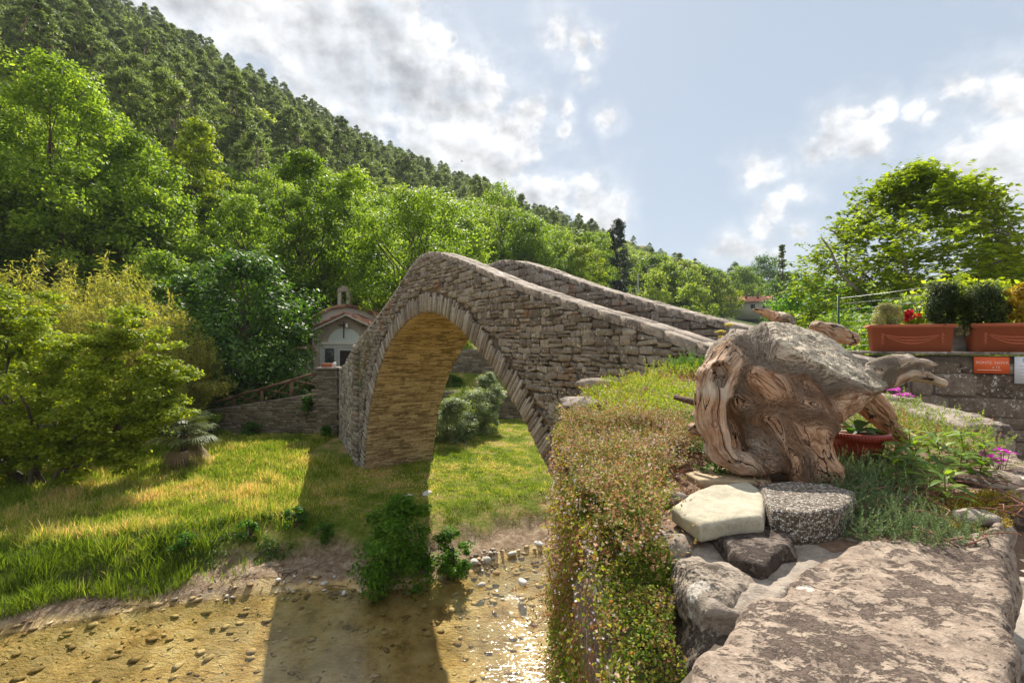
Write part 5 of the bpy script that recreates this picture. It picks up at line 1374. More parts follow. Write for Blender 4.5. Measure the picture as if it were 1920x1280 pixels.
def displaced_stump():
    lo = np.array([.50, 1.30, -.47]); hi = np.array([1.46, 1.90, .14])
    me = sdf_mesh('driftwood_stump', stump_sd, lo, hi, .0052, None)
    import bmesh
    bm = bmesh.new(); bm.from_mesh(me); bmesh.ops.subdivide_edges(bm, edges=bm.edges[:], cuts=1, use_grid_fill=True); bm.to_mesh(me); bm.free()
    me.polygons.foreach_set('use_smooth', np.ones(len(me.polygons), bool))
    n = len(me.vertices); P = np.empty(n * 3, np.float32); me.vertices.foreach_get('co', P); P = P.reshape(-1, 3).astype(float)
    e = .004; g = np.stack([stump_sd(P + np.eye(3)[i] * e) - stump_sd(P - np.eye(3)[i] * e) for i in range(3)], -1); g /= np.linalg.norm(g, axis=1)[:, None] + 1e-9
    G, TN, end = stump_attr(P)
    w = G + .004 * np.stack([fbm(P * 18, 2), fbm(P * 18 + 9, 2), fbm(P * 18 + 77, 2)], -1)
    r = np.abs(gnoise(w * 60)); r2 = np.abs(gnoise(w * 130 + 5)); big = np.abs(gnoise(w * 26 + 3)); print('sawn', end.mean())
    crack = -np.clip(.05 - big, 0, .05) / .05 * .007
    dsp = (r - .25) * .004 + (r2 - .25) * .002 + crack + .005 * fbm(P * 16, 2)
    dsp = np.where(end > .5, .0012 * gnoise(P * 120) - np.clip(.05 - np.abs(gnoise(P * np.array([14, 40, 30]))), 0, .05) * .12, dsp)
    P2 = P + g * dsp[:, None]
    me.vertices.foreach_set('co', P2.astype(np.float32).reshape(-1))
    for nm, a, t in (('grain', G, 'FLOAT_VECTOR'), ('tone', TN, 'FLOAT'), ('sawn', end, 'FLOAT'), ('crack', np.clip(.07 - big, 0, .07) / .07, 'FLOAT')):
        A = me.attributes.new(nm, t, 'POINT'); A.data.foreach_set('vector' if a.ndim == 2 else 'value', a.astype(np.float32).reshape(-1))
    me.update(); return me
def stump_material():
    m, b = newmat('weathered_driftwood'); g = b.n('ShaderNodeNewGeometry'); P = g.outputs['Position']
    A = lambda nm: b.n('ShaderNodeAttribute', attribute_name=nm)
    G = A('grain').outputs['Vector']; tone = A('tone').outputs['Fac']; sawn = A('sawn').outputs['Fac']; ck = b.mapr(b.math('ABSOLUTE', b.math('SUBTRACT', b.noise(G, 21, 3, .5, .3), .5)), 0.0, .020, 1.0, 0.0)
    ck = b.math('MULTIPLY', ck, b.mapr(b.noise(P, 7, 2), .34, .5))
    s1 = b.noise(G, 45, 6, .65, .3); s2 = b.noise(G, 190, 5, .7, .2); patch = b.noise(P, 9, 4, .6)
    f = b.math('ADD', b.math('MULTIPLY', s1, .62), b.math('MULTIPLY', s2, .38))
    greyc = b.ramp(f, [(.34, (.14, .095, .065)), (.45, (.43, .33, .245)), (.55, (.66, .55, .435)), (.68, (.82, .74, .62))])
    brown = b.ramp(f, [(.34, (.11, .05, .028)), (.45, (.39, .20, .11)), (.55, (.62, .38, .23)), (.70, (.76, .56, .40))])
    k = b.mapr(b.math('ADD', tone, b.math('MULTIPLY', b.math('SUBTRACT', patch, .5), 1.6)), .15, .75)
    col = b.mix(k, greyc, brown)
    sw = b.ramp(b.math('ADD', b.math('MULTIPLY', b.noise(b.n('ShaderNodeMapping', ins={0: P, 'Scale': (.35, 1.6, 1), 'Rotation': (0, 0, .5)}).outputs[0], 60, 6, .7), .6), b.math('MULTIPLY', b.noise(P, 160, 3), .4)), [(.36, (.46, .35, .25)), (.5, (.76, .65, .49)), (.62, (.86, .77, .62))])
    for sc_, ro_, th_ in (((.25, 1.3, 1), .55, .013), ((1.2, .35, 1), .35, .010)):
        v = b.noise(b.n('ShaderNodeMapping', ins={0: P, 'Scale': sc_, 'Rotation': (0, 0, ro_)}).outputs[0], 34, 4, .55, .5)
        sw = b.mix(b.mapr(b.math('ABSOLUTE', b.math('SUBTRACT', v, .5)), .002, th_), (.12, .085, .06), sw)
    col = b.mix(sawn, col, sw)
    col = b.mix(b.math('MULTIPLY', b.mapr(ck, .15, .9), b.math('SUBTRACT', 1.0, sawn)), col, (.04, .025, .018))
    h = b.math('SUBTRACT', b.math('ADD', s1, b.math('MULTIPLY', s2, .6)), b.math('MULTIPLY', ck, .5))
    bp = b.n('ShaderNodeBump', ins={'Height': h, 'Strength': 1.0, 'Distance': .012})
    p = b.n('ShaderNodeBsdfPrincipled', ins={'Base Color': col, 'Roughness': .8, 'Specular IOR Level': .25, 'Normal': bp.outputs[0]}); finish(b, p.outputs[0]); return m
M_stump = stump_material()
me = displaced_stump(); me.materials.append(M_stump)
link('driftwood_stump', me, None, label='big twisted weathered tree stump with sawn top and splayed roots', cat='driftwood')
M_stick = stone_mat('dark_twig', (.04, .025, .018), (.10, .06, .045), (.2, .14, .1), scale=6, bump=.6)
mb = MB(); mb.tube([at(1266, 744, 1.68), at(1295, 752, 1.62), at(1330, 764, 1.56)], [.0095, .011, .010], 8)
mb.link('stick', M_stick, None, label='short dark stick poking out to the left behind the driftwood stump', cat='stick')
# ---------------------------------------------------------------- bowl planter under the stump
pc = at(1603, 806, 1.66); pr = empty('plastic_pot', (pc[0], 1.66, -.425), 'round brick-red ribbed pot with broad leaves under the driftwood stump', 'flowerpot')
M_pot = plain_mat('red_plastic', (.30, .045, .028), .42, var=.06, spec=.4)
mb = MB(); prof = [(0, 0), (.058, 0), (.061, .012), (.068, .03), (.080, .075), (.088, .095), (.098, .098), (.100, .104), (.100, .118), (.097, .121), (.090, .121), (.086, .112)]
mb.lathe(prof, seg=60); mb.link('bowl', M_pot, pr, smooth=True)
mb = MB()
for k in range(70):
    a = k / 70 * 2 * math.pi; mb.box((.1005 * math.cos(a), .1005 * math.sin(a), .110), (.003, .0035, .013), rotz(a))
mb.link('rim_beading', M_pot, pr)
mb = MB()
for k in range(36):
    a = k / 36 * 2 * math.pi; mb.tube([(.0625 * math.cos(a), .0625 * math.sin(a), .015), (.081 * math.cos(a), .081 * math.sin(a), .078)], [.0022, .0028], 4)
mb.link('ribs', M_pot, pr, smooth=True)
mb = MB(); mb.lathe([(.088, .108), (.04, .112), (0, .113)], seg=24); mb.link('soil', M_soil, pr)
L_hosta = leaf_mat('broad_green_leaves', (.02, .06, .008), (.05, .12, .015), (.09, .18, .03), trans=.4, gloss=.5, sc=6)
def blade(L, w, rise, curl, rng, nseg=7, fold=.25, mat=None):
    """one broad pointed leaf growing along +x"""
    t = np.linspace(0, 1, nseg); wd = w * np.sin(np.pi * np.clip(t * .93 + .07, 0, 1)) ** .8; x = L * t; z = rise * t - curl * t ** 2.2
    V = np.vstack([np.c_[x, -wd / 2, z + fold * wd / 2], np.c_[x, 0 * x, z], np.c_[x, wd / 2, z + fold * wd / 2]])
    f = [[i, i + 1, nseg + i + 1, nseg + i] for i in range(nseg - 1)] + [[nseg + i, nseg + i + 1, 2 * nseg + i + 1, 2 * nseg + i] for i in range(nseg - 1)]
    return V, np.array(f)
def flower_or_leafset(blades, base, parent, mat, name='leaf'):
    for (a, L, w, rise, curl, z) in blades:
        V, f = blade(L, w, rise, curl, rng); V = V @ rotz(a).T + np.array([0, 0, z]) + base
        link(name, mkmesh(name, V, f.astype(np.int32), mat, True), parent)
flower_or_leafset([(3.4, .10, .055, .06, .05, .11), (-.4, .11, .06, .05, .06, .11), (.5, .10, .05, .08, .06, .115), (2.3, .10, .055, .09, .05, .11), (-1.3, .075, .04, .05, .05, .115), (-2.3, .085, .045, .05, .05, .112)], np.zeros(3), pr, L_hosta)

# ---------------------------------------------------------------- terracotta planters on the far wall
def planter(px0, px1, D, ztop, zb, label):
    p0_, p1_ = wallpt(px0, D), wallpt(px1, D); W_ = float(np.linalg.norm(p1_ - p0_)); H_ = ztop - zb; dp = .26; c_ = (p0_ + p1_) / 2 - WN * dp / 2; x0 = x1 = 0
    r = empty('terracotta_planter', (c_[0], c_[1], zb), label, 'planter', 'terracotta planters on the wall'); r.rotation_euler = (0, 0, math.atan2(WD[1], WD[0]))
    mb = MB(); h = W_ / 2 - .012; b0 = h - .02
    def ring(hx, hy, z): return np.array([(-hx, -hy, z), (hx, -hy, z), (hx, hy, z), (-hx, hy, z)])
    lv = [ring(b0 - .01, dp / 2 - .03, 0), ring(h - .012, dp / 2 - .018, H_ * .84), ring(h + .008, dp / 2, H_ * .87), ring(h + .014, dp / 2 + .008, H_ * .93), ring(h + .008, dp / 2 + .002, H_ - .004), ring(h + .002, dp / 2 - .002, H_), ring(h - .02, dp / 2 - .025, H_), ring(h - .03, dp / 2 - .035, H_ - .05)]
    mb.add(np.vstack(lv), f4=[[k * 4 + j, k * 4 + (j + 1) % 4, k * 4 + 4 + (j + 1) % 4, k * 4 + 4 + j] for k in range(len(lv) - 1) for j in range(4)] + [[28, 29, 30, 31], [3, 2, 1, 0]])
    mb.link('box', M_terra, r)
    mb = MB(); rg = np.random.RandomState(4); V0, f0 = icos(1)
    for k in range(44):
        t = k / 43 * 2 - 1
        for row in range(3):
            z = H_ * (.60 - .27 * (1 - t * t) * (row + 1) / 3 - .02 * row) ; rr_ = .011 * (1.15 - abs(t) * .4)
            yf = -(dp / 2 - .03 + (.012) * (z / H_) / .84)
            mb.add(V0 * np.array([rr_, .010, rr_]) + (t * W_ * .30, yf, z + rg.uniform(-.004, .004)), f3=f0)
    for sx in (-1, 1):
        for k in range(9):
            z = H_ * (.64 - k * .045); mb.add(V0 * np.array([.016 - .001 * k, .012, .012]) + (sx * W_ * .345 + .008 * math.sin(k * 2.0), -(dp / 2 - .03 + .012 * z / H_ / .84), z), f3=f0)
    mb.link('garland', M_terra, r, smooth=True)
    mb = MB(); mb.add(ring(h - .03, dp / 2 - .035, H_ - .03), f4=[[0, 1, 2, 3]]); mb.link('soil', M_soil, r)
    return r, x0, x1
WT = -.118
planter(1632, 1795, -.03, .197, WT + .003, 'terracotta planter with garland relief holding the variegated bush and red flowers')
planter(1822, 2010, -.03, .200, WT + .003, 'terracotta planter with garland relief cut by the right edge, above the orange plaque')
L_varieg = leaf_mat('variegated_leaves', (.16, .17, .08), (.32, .30, .17), (.5, .46, .30), trans=.35, gloss=.3, sc=9)
L_conifer = leaf_mat('dark_conifer_leaves', (.012, .024, .006), (.035, .06, .012), (.13, .16, .03), trans=.3, gloss=.3, sc=4)
L_yellow = leaf_mat('yellow_leaves', (.18, .17, .02), (.38, .30, .03), (.55, .38, .05), trans=.5, gloss=.3, sc=6, tcol=(1.5, 1.4, .5))
L_red = leaf_mat('red_petals', (.40, .01, .02), (.62, .02, .035), (.75, .06, .08), trans=.35, gloss=.2, sc=9, tcol=(1.3, .9, .9))
def potplant(name, px0, px1, pytop, D, label, mat, seed, n, per, leaf, asp=.5, cat='plant', flat=1.0, z=.17, shape='round', upn=.6):
    c_ = wallpt((px0 + px1) / 2, -.16 - (5.45 - D) * -.3); D = c_[1]; x0, x1 = at(px0, 0, D)[0], at(px1, 0, D)[0]; H_ = at(0, pytop, D)[2] - z; R = (x1 - x0) / 2
    rg = np.random.RandomState(seed); cen = envelope(shape, n, R * .86, H_ * .95, rg, .06)
    V, f = clump_leaves(cen, R * .26 * rg.uniform(.7, 1.2, n), per, leaf, rg, flat, asp, upn)
    V = V.copy(); V[:, 1] *= .7
    r = empty(name, ((x0 + x1) / 2, D, z), label, cat)
    link('foliage', mkmesh('foliage', V, f.astype(np.int32), mat), r); mb = MB()
    for k in range(4): mb.tube([(0, 0, -.02), tuple(cen[k] * (1, .7, 1) * .9)], [.006, .003], 5)
    mb.link('stem', M_bark, r); return r
potplant('variegated_bush', 1628, 1700, 568, 5.45, 'pale variegated rounded bush at the left end of the left planter', L_varieg, 1, 60, 130, .018, .45)
potplant('red_flower', 1690, 1732, 583, 5.42, 'cluster of bright red flowers in the left planter', L_red, 2, 16, 50, .035, .8, 'flowers', z=.24)
potplant('flower_foliage', 1695, 1738, 592, 5.40, 'yellow-green foliage below the red flowers', L_maple, 3, 16, 40, .03, .5)
potplant('dark_conifer', 1722, 1822, 528, 5.48, 'dark clipped conifer at the right end of the left planter', L_conifer, 4, 110, 120, .026, .4)
potplant('dark_conifer', 1786, 1898, 530, 5.44, 'dark clipped conifer at the left end of the right planter', L_conifer, 5, 110, 120, .026, .4)
potplant('yellow_shrub', 1880, 1960, 528, 5.42, 'yellow and orange leaved shrub at the right edge of the frame', L_yellow, 6, 50, 60, .05, .45)
potplant('trailing_plant', 1793, 1826, 598, 5.38, 'small light green plant in the gap between the two planters', L_varieg, 7, 14, 40, .03, .5, z=.05)
mb = MB(); c_ = wallpt(1810, -.33); mb.box((c_[0], c_[1], .03), (.26, .07, .29), WR)
mb.link('grey_pier', stone_mat('grey_pier_stone', (.12, .13, .13), (.22, .23, .23), (.33, .34, .33), bump=.5, scale=2), None, label='grey stone pier standing on the wall between the two planters', cat='pier')
# wire fence
wf = empty('wire_fence', (4.9, 7.2, -.6), 'fence of thin pale horizontal wires on a green post behind the left planter', 'fence'); wb_ = np.array([4.9, 7.2, -.6])
M_wire = plain_mat('galvanised_wire', (.55, .57, .55), .45, .6)
PA, PB = np.array([(1760 - 960) / F * 6.3, 6.3]), np.array([(1572 - 960) / F * 8.2, 8.2])
for k in range(12):
    z = -.35 + k * .098; mb = MB(); mb.tube([np.array([*PA, z]) - wb_, np.array([*((PA + PB) / 2), z - .008]) - wb_, np.array([*PB, z]) - wb_], .0034, 4); mb.link('wire', M_wire, wf)
M_green = plain_mat('green_post', (.02, .07, .04), .5)
for P_ in (PA, PB):
    mb = MB(); mb.tube([np.array([*P_, -1.6]) - wb_, np.array([*P_, .78]) - wb_], .018, 8); mb.link('post', M_green, wf)
mb = MB()
for k in range(38):
    q_ = PA + (PB - PA) * (k + .5) / 38; mb.tube([np.array([*q_, -.35]) - wb_, np.array([*q_, .73]) - wb_], .0011, 3)
mb.link('vertical_wires', M_green, wf)
# plaque and notice
def text_obj(s, size, loc, mat, parent, name='lettering'):
    cu = bpy.data.curves.new(name, 'FONT'); cu.body = s; cu.size = size; cu.extrude = .0006; cu.align_x = 'CENTER'; cu.align_y = 'CENTER'
    tmp = bpy.data.objects.new('tmp', cu); me = bpy.data.meshes.new_from_object(tmp); bpy.data.objects.remove(tmp); bpy.data.curves.remove(cu)
    me.name = name; me.materials.clear(); me.materials.append(mat)
    o = bpy.data.objects.new(name, me); COL.objects.link(o); o.parent = parent; o.location = loc; o.rotation_euler = (math.pi / 2, 0, 0); return o
RZ_ = math.atan2(WD[1], WD[0])
M_orange = plain_mat('orange_enamel', (.72, .125, .035), .5, var=.08, bscale=14)
M_letter = plain_mat('pale_lettering', (.80, .62, .50), .6)
q0, q1 = wallpt(1826, .03), wallpt(1892, .03); PD = (q0[1] + q1[1]) / 2; w_ = float(np.linalg.norm(q1 - q0)); h_ = 31 / F * PD; c = (q0 + q1) / 2
pl = empty('orange_plaque', (c[0], c[1], (640 - 684.5) / F * PD), 'orange rectangular plaque with pale lettering fixed to the planter wall', 'sign')
pl.rotation_euler = (0, 0, RZ_)
mb = MB(); mb.box((0, 0, 0), (w_, .014, h_)); mb.link('plate', M_orange, pl)
text_obj('PONTE  NOVA', .040, (.005, -.009, .026), M_letter, pl)
text_obj('a 12', .036, (.035, -.009, -.022), M_letter, pl)
mb = MB(); mb.box((-.02, -.0085, -.052), (.20, .002, .006)); mb.link('underline', M_letter, pl)
c = wallpt(1926, .03); nt_ = empty('paper_notice', (c[0], c[1], (640 - 694) / F * c[1]), 'white paper notice with a round blue emblem at the right edge of the wall', 'notice')
nt_.rotation_euler = (0, 0, RZ_)
mb = MB(); mb.box((0, 0, 0), (.20, .006, .285)); mb.link('sheet', plain_mat('white_card', (.74, .74, .76), .7, var=.03), nt_)
M_blue = plain_mat('blue_ink', (.05, .24, .48), .6); M_ink = plain_mat('grey_ink', (.35, .36, .38), .7)
mb = MB(); a = np.linspace(0, 2 * np.pi, 29)
for r0, r1 in ((.030, .036), (.018, .022)):
    V = np.vstack([np.c_[r0 * np.cos(a), 0 * a - .0038, r0 * np.sin(a)], np.c_[r1 * np.cos(a), 0 * a - .0038, r1 * np.sin(a)]]) + [0, 0, .105]
    mb.add(V, f4=[[i, i + 1, 29 + i + 1, 29 + i] for i in range(28)])
mb.box((0, -.0038, .105), (.006, .001, .06)); mb.box((0, -.0037, .095), (.045, .001, .006)); mb.link('emblem', M_blue, nt_)
mb = MB()
for k in range(5): mb.box((0, -.0038, .045 - k * .035), (.13, .001, .0025))
mb.link('ruled_lines', M_ink, nt_)
# ---------------------------------------------------------------- grass of the meadow
def multi_mat(name, cols, noise_scale=3.0, nw=.5, trans=.4, gloss=.25, tcol=(1.7, 1.7, .8), attr=None):
    """small plants of several colours: ramp over a per-blade random value shifted patch by patch"""
    m, b = newmat(name); g = b.n('ShaderNodeNewGeometry')
    f = b.math('ADD', b.math('MULTIPLY', g.outputs['Random Per Island'], 1 - nw * .5), b.math('MULTIPLY', b.math('SUBTRACT', b.noise(g.outputs['Position'], noise_scale, 4, .6), .5), nw * 2.2))
    if attr: f = b.math('ADD', f, b.n('ShaderNodeAttribute', attribute_name=attr).outputs['Fac'])
    col = b.ramp(f, cols)
    d = b.n('ShaderNodeBsdfPrincipled', ins={'Base Color': col, 'Roughness': .55, 'Specular IOR Level': gloss})
    t = b.n('ShaderNodeBsdfTranslucent', ins={0: b.mix(1.0, col, tcol, 'MULTIPLY')})
    finish(b, b.n('ShaderNodeMixShader', ins={0: trans, 1: d.outputs[0], 2: t.outputs[0]}).outputs[0]); return m
M_grass = multi_mat('meadow_grass', [(.0, (.11, .17, .012)), (.30, (.19, .30, .028)), (.52, (.33, .38, .06)), (.68, (.58, .48, .19)), (.85, (.74, .54, .30)), (1.0, (.62, .40, .26))], .55, .55, .45, .2, (1.6, 1.5, .7), 'dry')
rng = np.random.RandomState(9)
def blades(P, h, w, lean, rng):
    n = len(P); a = rng.rand(n) * 6.283; l = lean * rng.rand(n) * h
    side = np.stack([np.cos(a), np.sin(a), 0 * a], -1) * (w / 2)[:, None]; b2 = rng.rand(n) * 6.283
    tip = P + np.stack([np.cos(b2) * l, np.sin(b2) * l, h * np.sqrt(np.maximum(.1, 1 - (l / h) ** 2 * .5))], -1)
    mid = P + (tip - P) * .55 + np.stack([0 * h, 0 * h, h * .1], -1)
    V = np.stack([P - side, P + side, mid + side * .8, tip, mid - side * .8], 1).reshape(-1, 3)
    i = np.arange(n)[:, None] * 5
    return V, np.concatenate([i + [0, 1, 2, 4]], 0), i + [4, 2, 3]
N_ = 420000
x = rng.uniform(-17, 4.5, N_); y = 7 + 17.5 * rng.rand(N_) ** 1.25
P3 = np.stack([x, y, 0 * x], -1)
ys = np.interp(x, PTS_YS[:, 0], PTS_YS[:, 1]); d = y - ys
nn = fbm(P3 * .8, 3); nf = fbm(P3 * 3, 3)
tall = np.clip((-x - 4.2) / 1.5, 0, 1)
vis = (np.abs(x / y + .02) < 1.12) & (y < 24.5)
bare = (d < .35 + .25 * nn + .5 * (x > -5.5)) | ((d < 1.6 + .3 * nf) & (x > -6.5) & (rng.rand(N_) < .86)) | ((d < 1.9) & (x > -9) & (nf > .05) & (d > 1.0) & (rng.rand(N_) < .5))
keep = vis & ~bare & (nf * .5 + rng.rand(N_) < 1.05)
# nothing grows inside walls, piers or the bridge
bs = (x - P0[0]) * EX[0] + (y - P0[1]) * EX[1]; bd = (x - P0[0]) * MX[0] + (y - P0[1]) * MX[1]
keep &= ~((bd > -.05) & (bd < BW + .05) & (bs > 4.9) & (bs < 9.5)); keep &= ~((bd > -.1) & (bs < -5.6))
keep &= ~((y > 19.3) & (y < 20.4) & (x < -6.9)); keep &= ~((y > 23.2) & (y < 24) & (x > -4.7)); keep &= ~((x > -7) & (x < -5.2) & (y > 16 ) & (y < 20) & (bd > -3))
keep &= pip(P3, PLATEAU) == 0
P3, x, y, d, nn, nf, tall = [a[keep] for a in (P3, x, y, d, nn, nf, tall)]
P3[:, 2] = zt(x, y) - .01
h = (.045 + .03 * rng.rand(len(x))) * (1 - tall) + tall * (.10 + .13 * rng.rand(len(x)) + .12 * np.clip(nn, 0, 1)) + ((d < 2.2) & (x < -6.4)) * .12 * rng.rand(len(x))
h *= np.where(y > 17.5, .7, 1)
w = .004 + .006 * rng.rand(len(x)) + .0005 * y
h *= .6 + .9 * np.clip(.5 + fbm(P3 * (2.2, 2.2, 0), 3), 0, 1)
V, f4, f3 = blades(P3, h, w, .95, rng)
dry = .22 * np.exp(-((d - 4.2) / 2.0) ** 2) * (x > -12) + .10 * ((y > 17) & (x > -8)) - .22 * (d < 1.9) - .10 * (1 - tall) - .06 + .30 * nn + .14 * nf
link('meadow_grass', mkmesh('meadow_grass', V, [f4.astype(np.int32), f3.astype(np.int32)], M_grass, attr={'dry': np.repeat(dry, 5)}), kind='stuff', label='green and straw coloured grass of the riverside meadow')
# taller flowering grass heads and broad weeds along the edge of the bank
x = rng.uniform(-11.5, -4.9, 2600); d = rng.uniform(.7, 2.0, 2600) + .4 * rng.rand(2600); y = np.interp(x, PTS_YS[:, 0], PTS_YS[:, 1]) + d
c = np.stack([x, y, zt(x, y) + .04], -1); k_ = fbm(c * 1.3, 2) > -.05; c = c[k_]
V, f = clump_leaves(c, .09 * rng.uniform(.5, 1.5, len(c)), 16, .045, rng, 1.1, .5, .6)
link('bank_weeds', mkmesh('bank_weeds', V, f.astype(np.int32), leaf_mat('bank_weed_leaves', (.04, .09, .008), (.10, .18, .018), (.2, .25, .04), trans=.5, sc=2)), kind='stuff', label='leafy weeds crowding the edge of the river bank')

# ---------------------------------------------------------------- stones of river and shore
SH = [(766, 931, -4.16, (.30, .2, .14), 'grey-white boulder on the grass, in the bridge shadow', M_whiterock), (803, 928, -4.16, (.42, .26, .20), 'white boulder on the sunlit grass below the arch', M_whiterock),
 (890, 1056, -4.93, (.26, .2, .14), 'pale stone at the top of the pebble heap by the water', M_whiterock), (912, 1052, -4.93, (.24, .2, .17), 'pale angular stone at the right end of the pebble heap', M_whiterock), (868, 1062, -4.96, (.2, .16, .1), 'pale stone at the left of the pebble heap', M_whiterock),
 (980, 1093, -4.98, (.34, .2, .15), 'rounded pinkish white stone standing out of the shallow water', M_whiterock), (930, 1075, -4.99, (.18, .18, .1), 'small tan stone in the shallows left of the pinkish one', M_riverrock), (903, 1098, -4.99, (.22, .14, .11), 'tan stone breaking the water below the pebble heap', M_whiterock),
 (645, 1112, -5.0, (.14, .12, .09), 'grey-white stone in the shaded shallows', M_whiterock), (627, 1082, -4.9, (.09, .08, .07), 'small white stone on the shaded bank', M_whiterock), (608, 1094, -4.93, (.16, .1, .08), 'white stone lying at the shaded waterline', M_whiterock), (582, 1092, -4.93, (.09, .07, .05), 'small white stone left of another at the shaded waterline', M_whiterock),
 (1010, 1020, -4.9, (.26, .2, .12), 'pale stone on the shore close to the arch foot', M_whiterock), (960, 1038, -4.95, (.26, .16, .09), 'flat pale stone on the shore below the arch', M_whiterock)]
for i, (px, py, z, s, lab, mt) in enumerate(SH): rockobj(px, py, z, s, 60 + i, mt, lab, 'stone', sub=2, name='river_stone', rz=i)
rng = np.random.RandomState(31)
def scatter_rocks(name, xy, sizes, mat, label, sub=1, sink=.3, flat=.5, zfn=zt):
    mb = MB()
    zz = zfn(xy[:, 0], xy[:, 1])
    vs = [rock_geo((1, 1, 1), 500 + k, sub)[0] for k in range(14)]; f0 = icos(sub)[1]
    for i in range(len(xy)):
        s = sizes[i]; Rm = rotz(rng.rand() * 6.28)
        V = vs[rng.randint(14)] * np.array([s, s * rng.uniform(.5, .9), s * flat * rng.uniform(.5, 1.1)]) @ Rm.T
        mb.add(V + (xy[i, 0], xy[i, 1], zz[i] + s * flat * (.5 - sink) * .6), f3=f0)
    return mb.link(name, mat, None, kind='stuff', label=label)
n = 1500
x = rng.uniform(-9.5, 2.2, n); y = np.interp(x, PTS_YS[:, 0], PTS_YS[:, 1]) - 4.5 * rng.rand(n) ** 1.3 + .2
scatter_rocks('river_bed_stones', np.stack([x, y], -1), .05 + .22 * rng.rand(n) ** 3.2, M_riverrock, 'brown flat stones on the bed of the shallow river', flat=.2, sink=.3)
n = 700
x = np.where(rng.rand(n) < .6, rng.uniform(-1.6, 1.8, n), rng.uniform(-6.5, 0, n)); y = np.interp(x, PTS_YS[:, 0], PTS_YS[:, 1]) + rng.normal(size=n) * .16 + .02
k_ = (fbm(np.stack([x * 1.2, y, 0 * x], -1), 2) > .02) | (np.abs(x + .75) < .45)
scatter_rocks('shore_pebbles', np.stack([x, y], -1)[k_], .03 + .11 * rng.rand(k_.sum()) ** 2.2, M_pebble, 'pale pebbles strewn along the waterline', flat=.55, sink=.1)
mb = MB()
for k in range(60):
    x = rng.uniform(-8, 0); y = np.interp(x, PTS_YS[:, 0], PTS_YS[:, 1]) + rng.uniform(0, .5); a = rng.rand() * 3.14; L_ = rng.uniform(.1, .45); z = ground_at(x, y) + .015
    mb.tube([(x, y, z), (x + L_ / 2 * math.cos(a), y + L_ / 2 * math.sin(a), z + .02), (x + L_ * math.cos(a), y + L_ * math.sin(a), z)], .007, 4)
mb.link('driftwood_twigs', M_bark, None, kind='stuff', label='dry twigs washed up on the river bank')

# ---------------------------------------------------------------- garden plants
def sprigs(P, Dr, L, nl, ls, lw, rng, spread=.9, up=.35, stem=None, head=0):
    """n stems each with nl narrow leaves whorled round it"""
    n = len(P); Dr = Dr / np.linalg.norm(Dr, axis=1)[:, None]; L = np.broadcast_to(L, (n,)); ls = np.broadcast_to(ls, (n,))
    t = np.tile(((np.arange(nl) + .5) / nl) ** (.75 if not head else .3), n); I = np.repeat(np.arange(n), nl)
    D_ = Dr[I]; bend = np.repeat(rng.normal(size=(n, 3)) * .25, nl, 0)
    C_ = P[I] + D_ * (t * L[I])[:, None] + bend * (t ** 2 * L[I])[:, None]
    q = rng.normal(size=C_.shape); q -= (q * D_).sum(1)[:, None] * D_; q /= np.linalg.norm(q, axis=1)[:, None]
    T = q * spread + D_ * (up + .9 * (t[:, None] > .85)); T /= np.linalg.norm(T, axis=1)[:, None]
    N = D_ - q * .4 + rng.normal(size=C_.shape) * .2
    s = ls[I] * (1.05 - .35 * t)
    N = N - (N * T).sum(1)[:, None] * T; N /= np.linalg.norm(N, axis=1)[:, None]; B = np.cross(N, T)
    b0 = C_; b1 = C_ + T * s[:, None]; m = C_ + T * (s * .55)[:, None]; hw = B * (s * lw * .5)[:, None]
    V = np.stack([b0, m + hw, b1, m - hw], 1).reshape(-1, 3)
    f = np.arange(4 * len(C_)).reshape(-1, 4)
    return V, f
def in_bed(n, fn, rng, margin=.0):
    out = []
    while sum(len(o) for o in out) < n:
        p = np.stack([rng.uniform(.1, 2.5, n * 3), rng.uniform(.9, 5, n * 3)], -1)
        out.append(p[(sdpoly(p, GP) < margin) & fn(p[:, 0], p[:, 1], rng.rand(len(p)))])
    return np.concatenate(out)[:n]
def blobset(lst):
    """density from discs given as photo pixel, radius in metres"""
    cs = []
    for px, py, r in lst: c = atz(px, py, -.40); cs.append((c[0], c[1], r))
    return lambda x, y, u: np.max([np.exp(-(((x - a) ** 2 + (y - b) ** 2) / r ** 2) ** 2 * 1.2) for a, b, r in cs], axis=0) > u
def up_dirs(n, rng, k=.25): return np.stack([rng.normal(size=n) * k, rng.normal(size=n) * k, np.ones(n)], -1)
def bed_plant(name, xy, Lr, nl, ls, lw, mat, label, spread=.9, up=.35, head=0, mound=0, seed=0, tilt=.25, z0=0.0):
    rng = np.random.RandomState(seed); n = len(xy)
    z = zg(xy[:, 0], xy[:, 1]) + z0 + (mound * np.clip(.5 + fbm(np.c_[xy * 6, np.zeros(n)], 2), 0, 1) if mound else 0)
    P = np.c_[xy, z]; L = rng.uniform(*Lr, n)
    V, f = sprigs(P, up_dirs(n, rng, tilt), L, nl, ls * rng.uniform(.75, 1.25, n), lw, rng, spread, up, head=head)
    return link(name, mkmesh(name, V, f.astype(np.int32), mat), kind='stuff', label=label)
rng = np.random.RandomState(5)
Y1 = [(.0, (.16, .26, .02)), (.4, (.30, .40, .03)), (.7, (.48, .50, .05)), (1.0, (.55, .36, .08))]
M_lime = multi_mat('lime_stonecrop', Y1, 5, .35, .4, .2, (1.3, 1.3, .5))
M_redsed = multi_mat('russet_stonecrop', [(.0, (.14, .20, .03)), (.3, (.30, .26, .07)), (.5, (.46, .26, .14)), (.75, (.50, .24, .16)), (1.0, (.62, .42, .3))], 4, .5, .35, .2, (1.3, 1.1, .7))
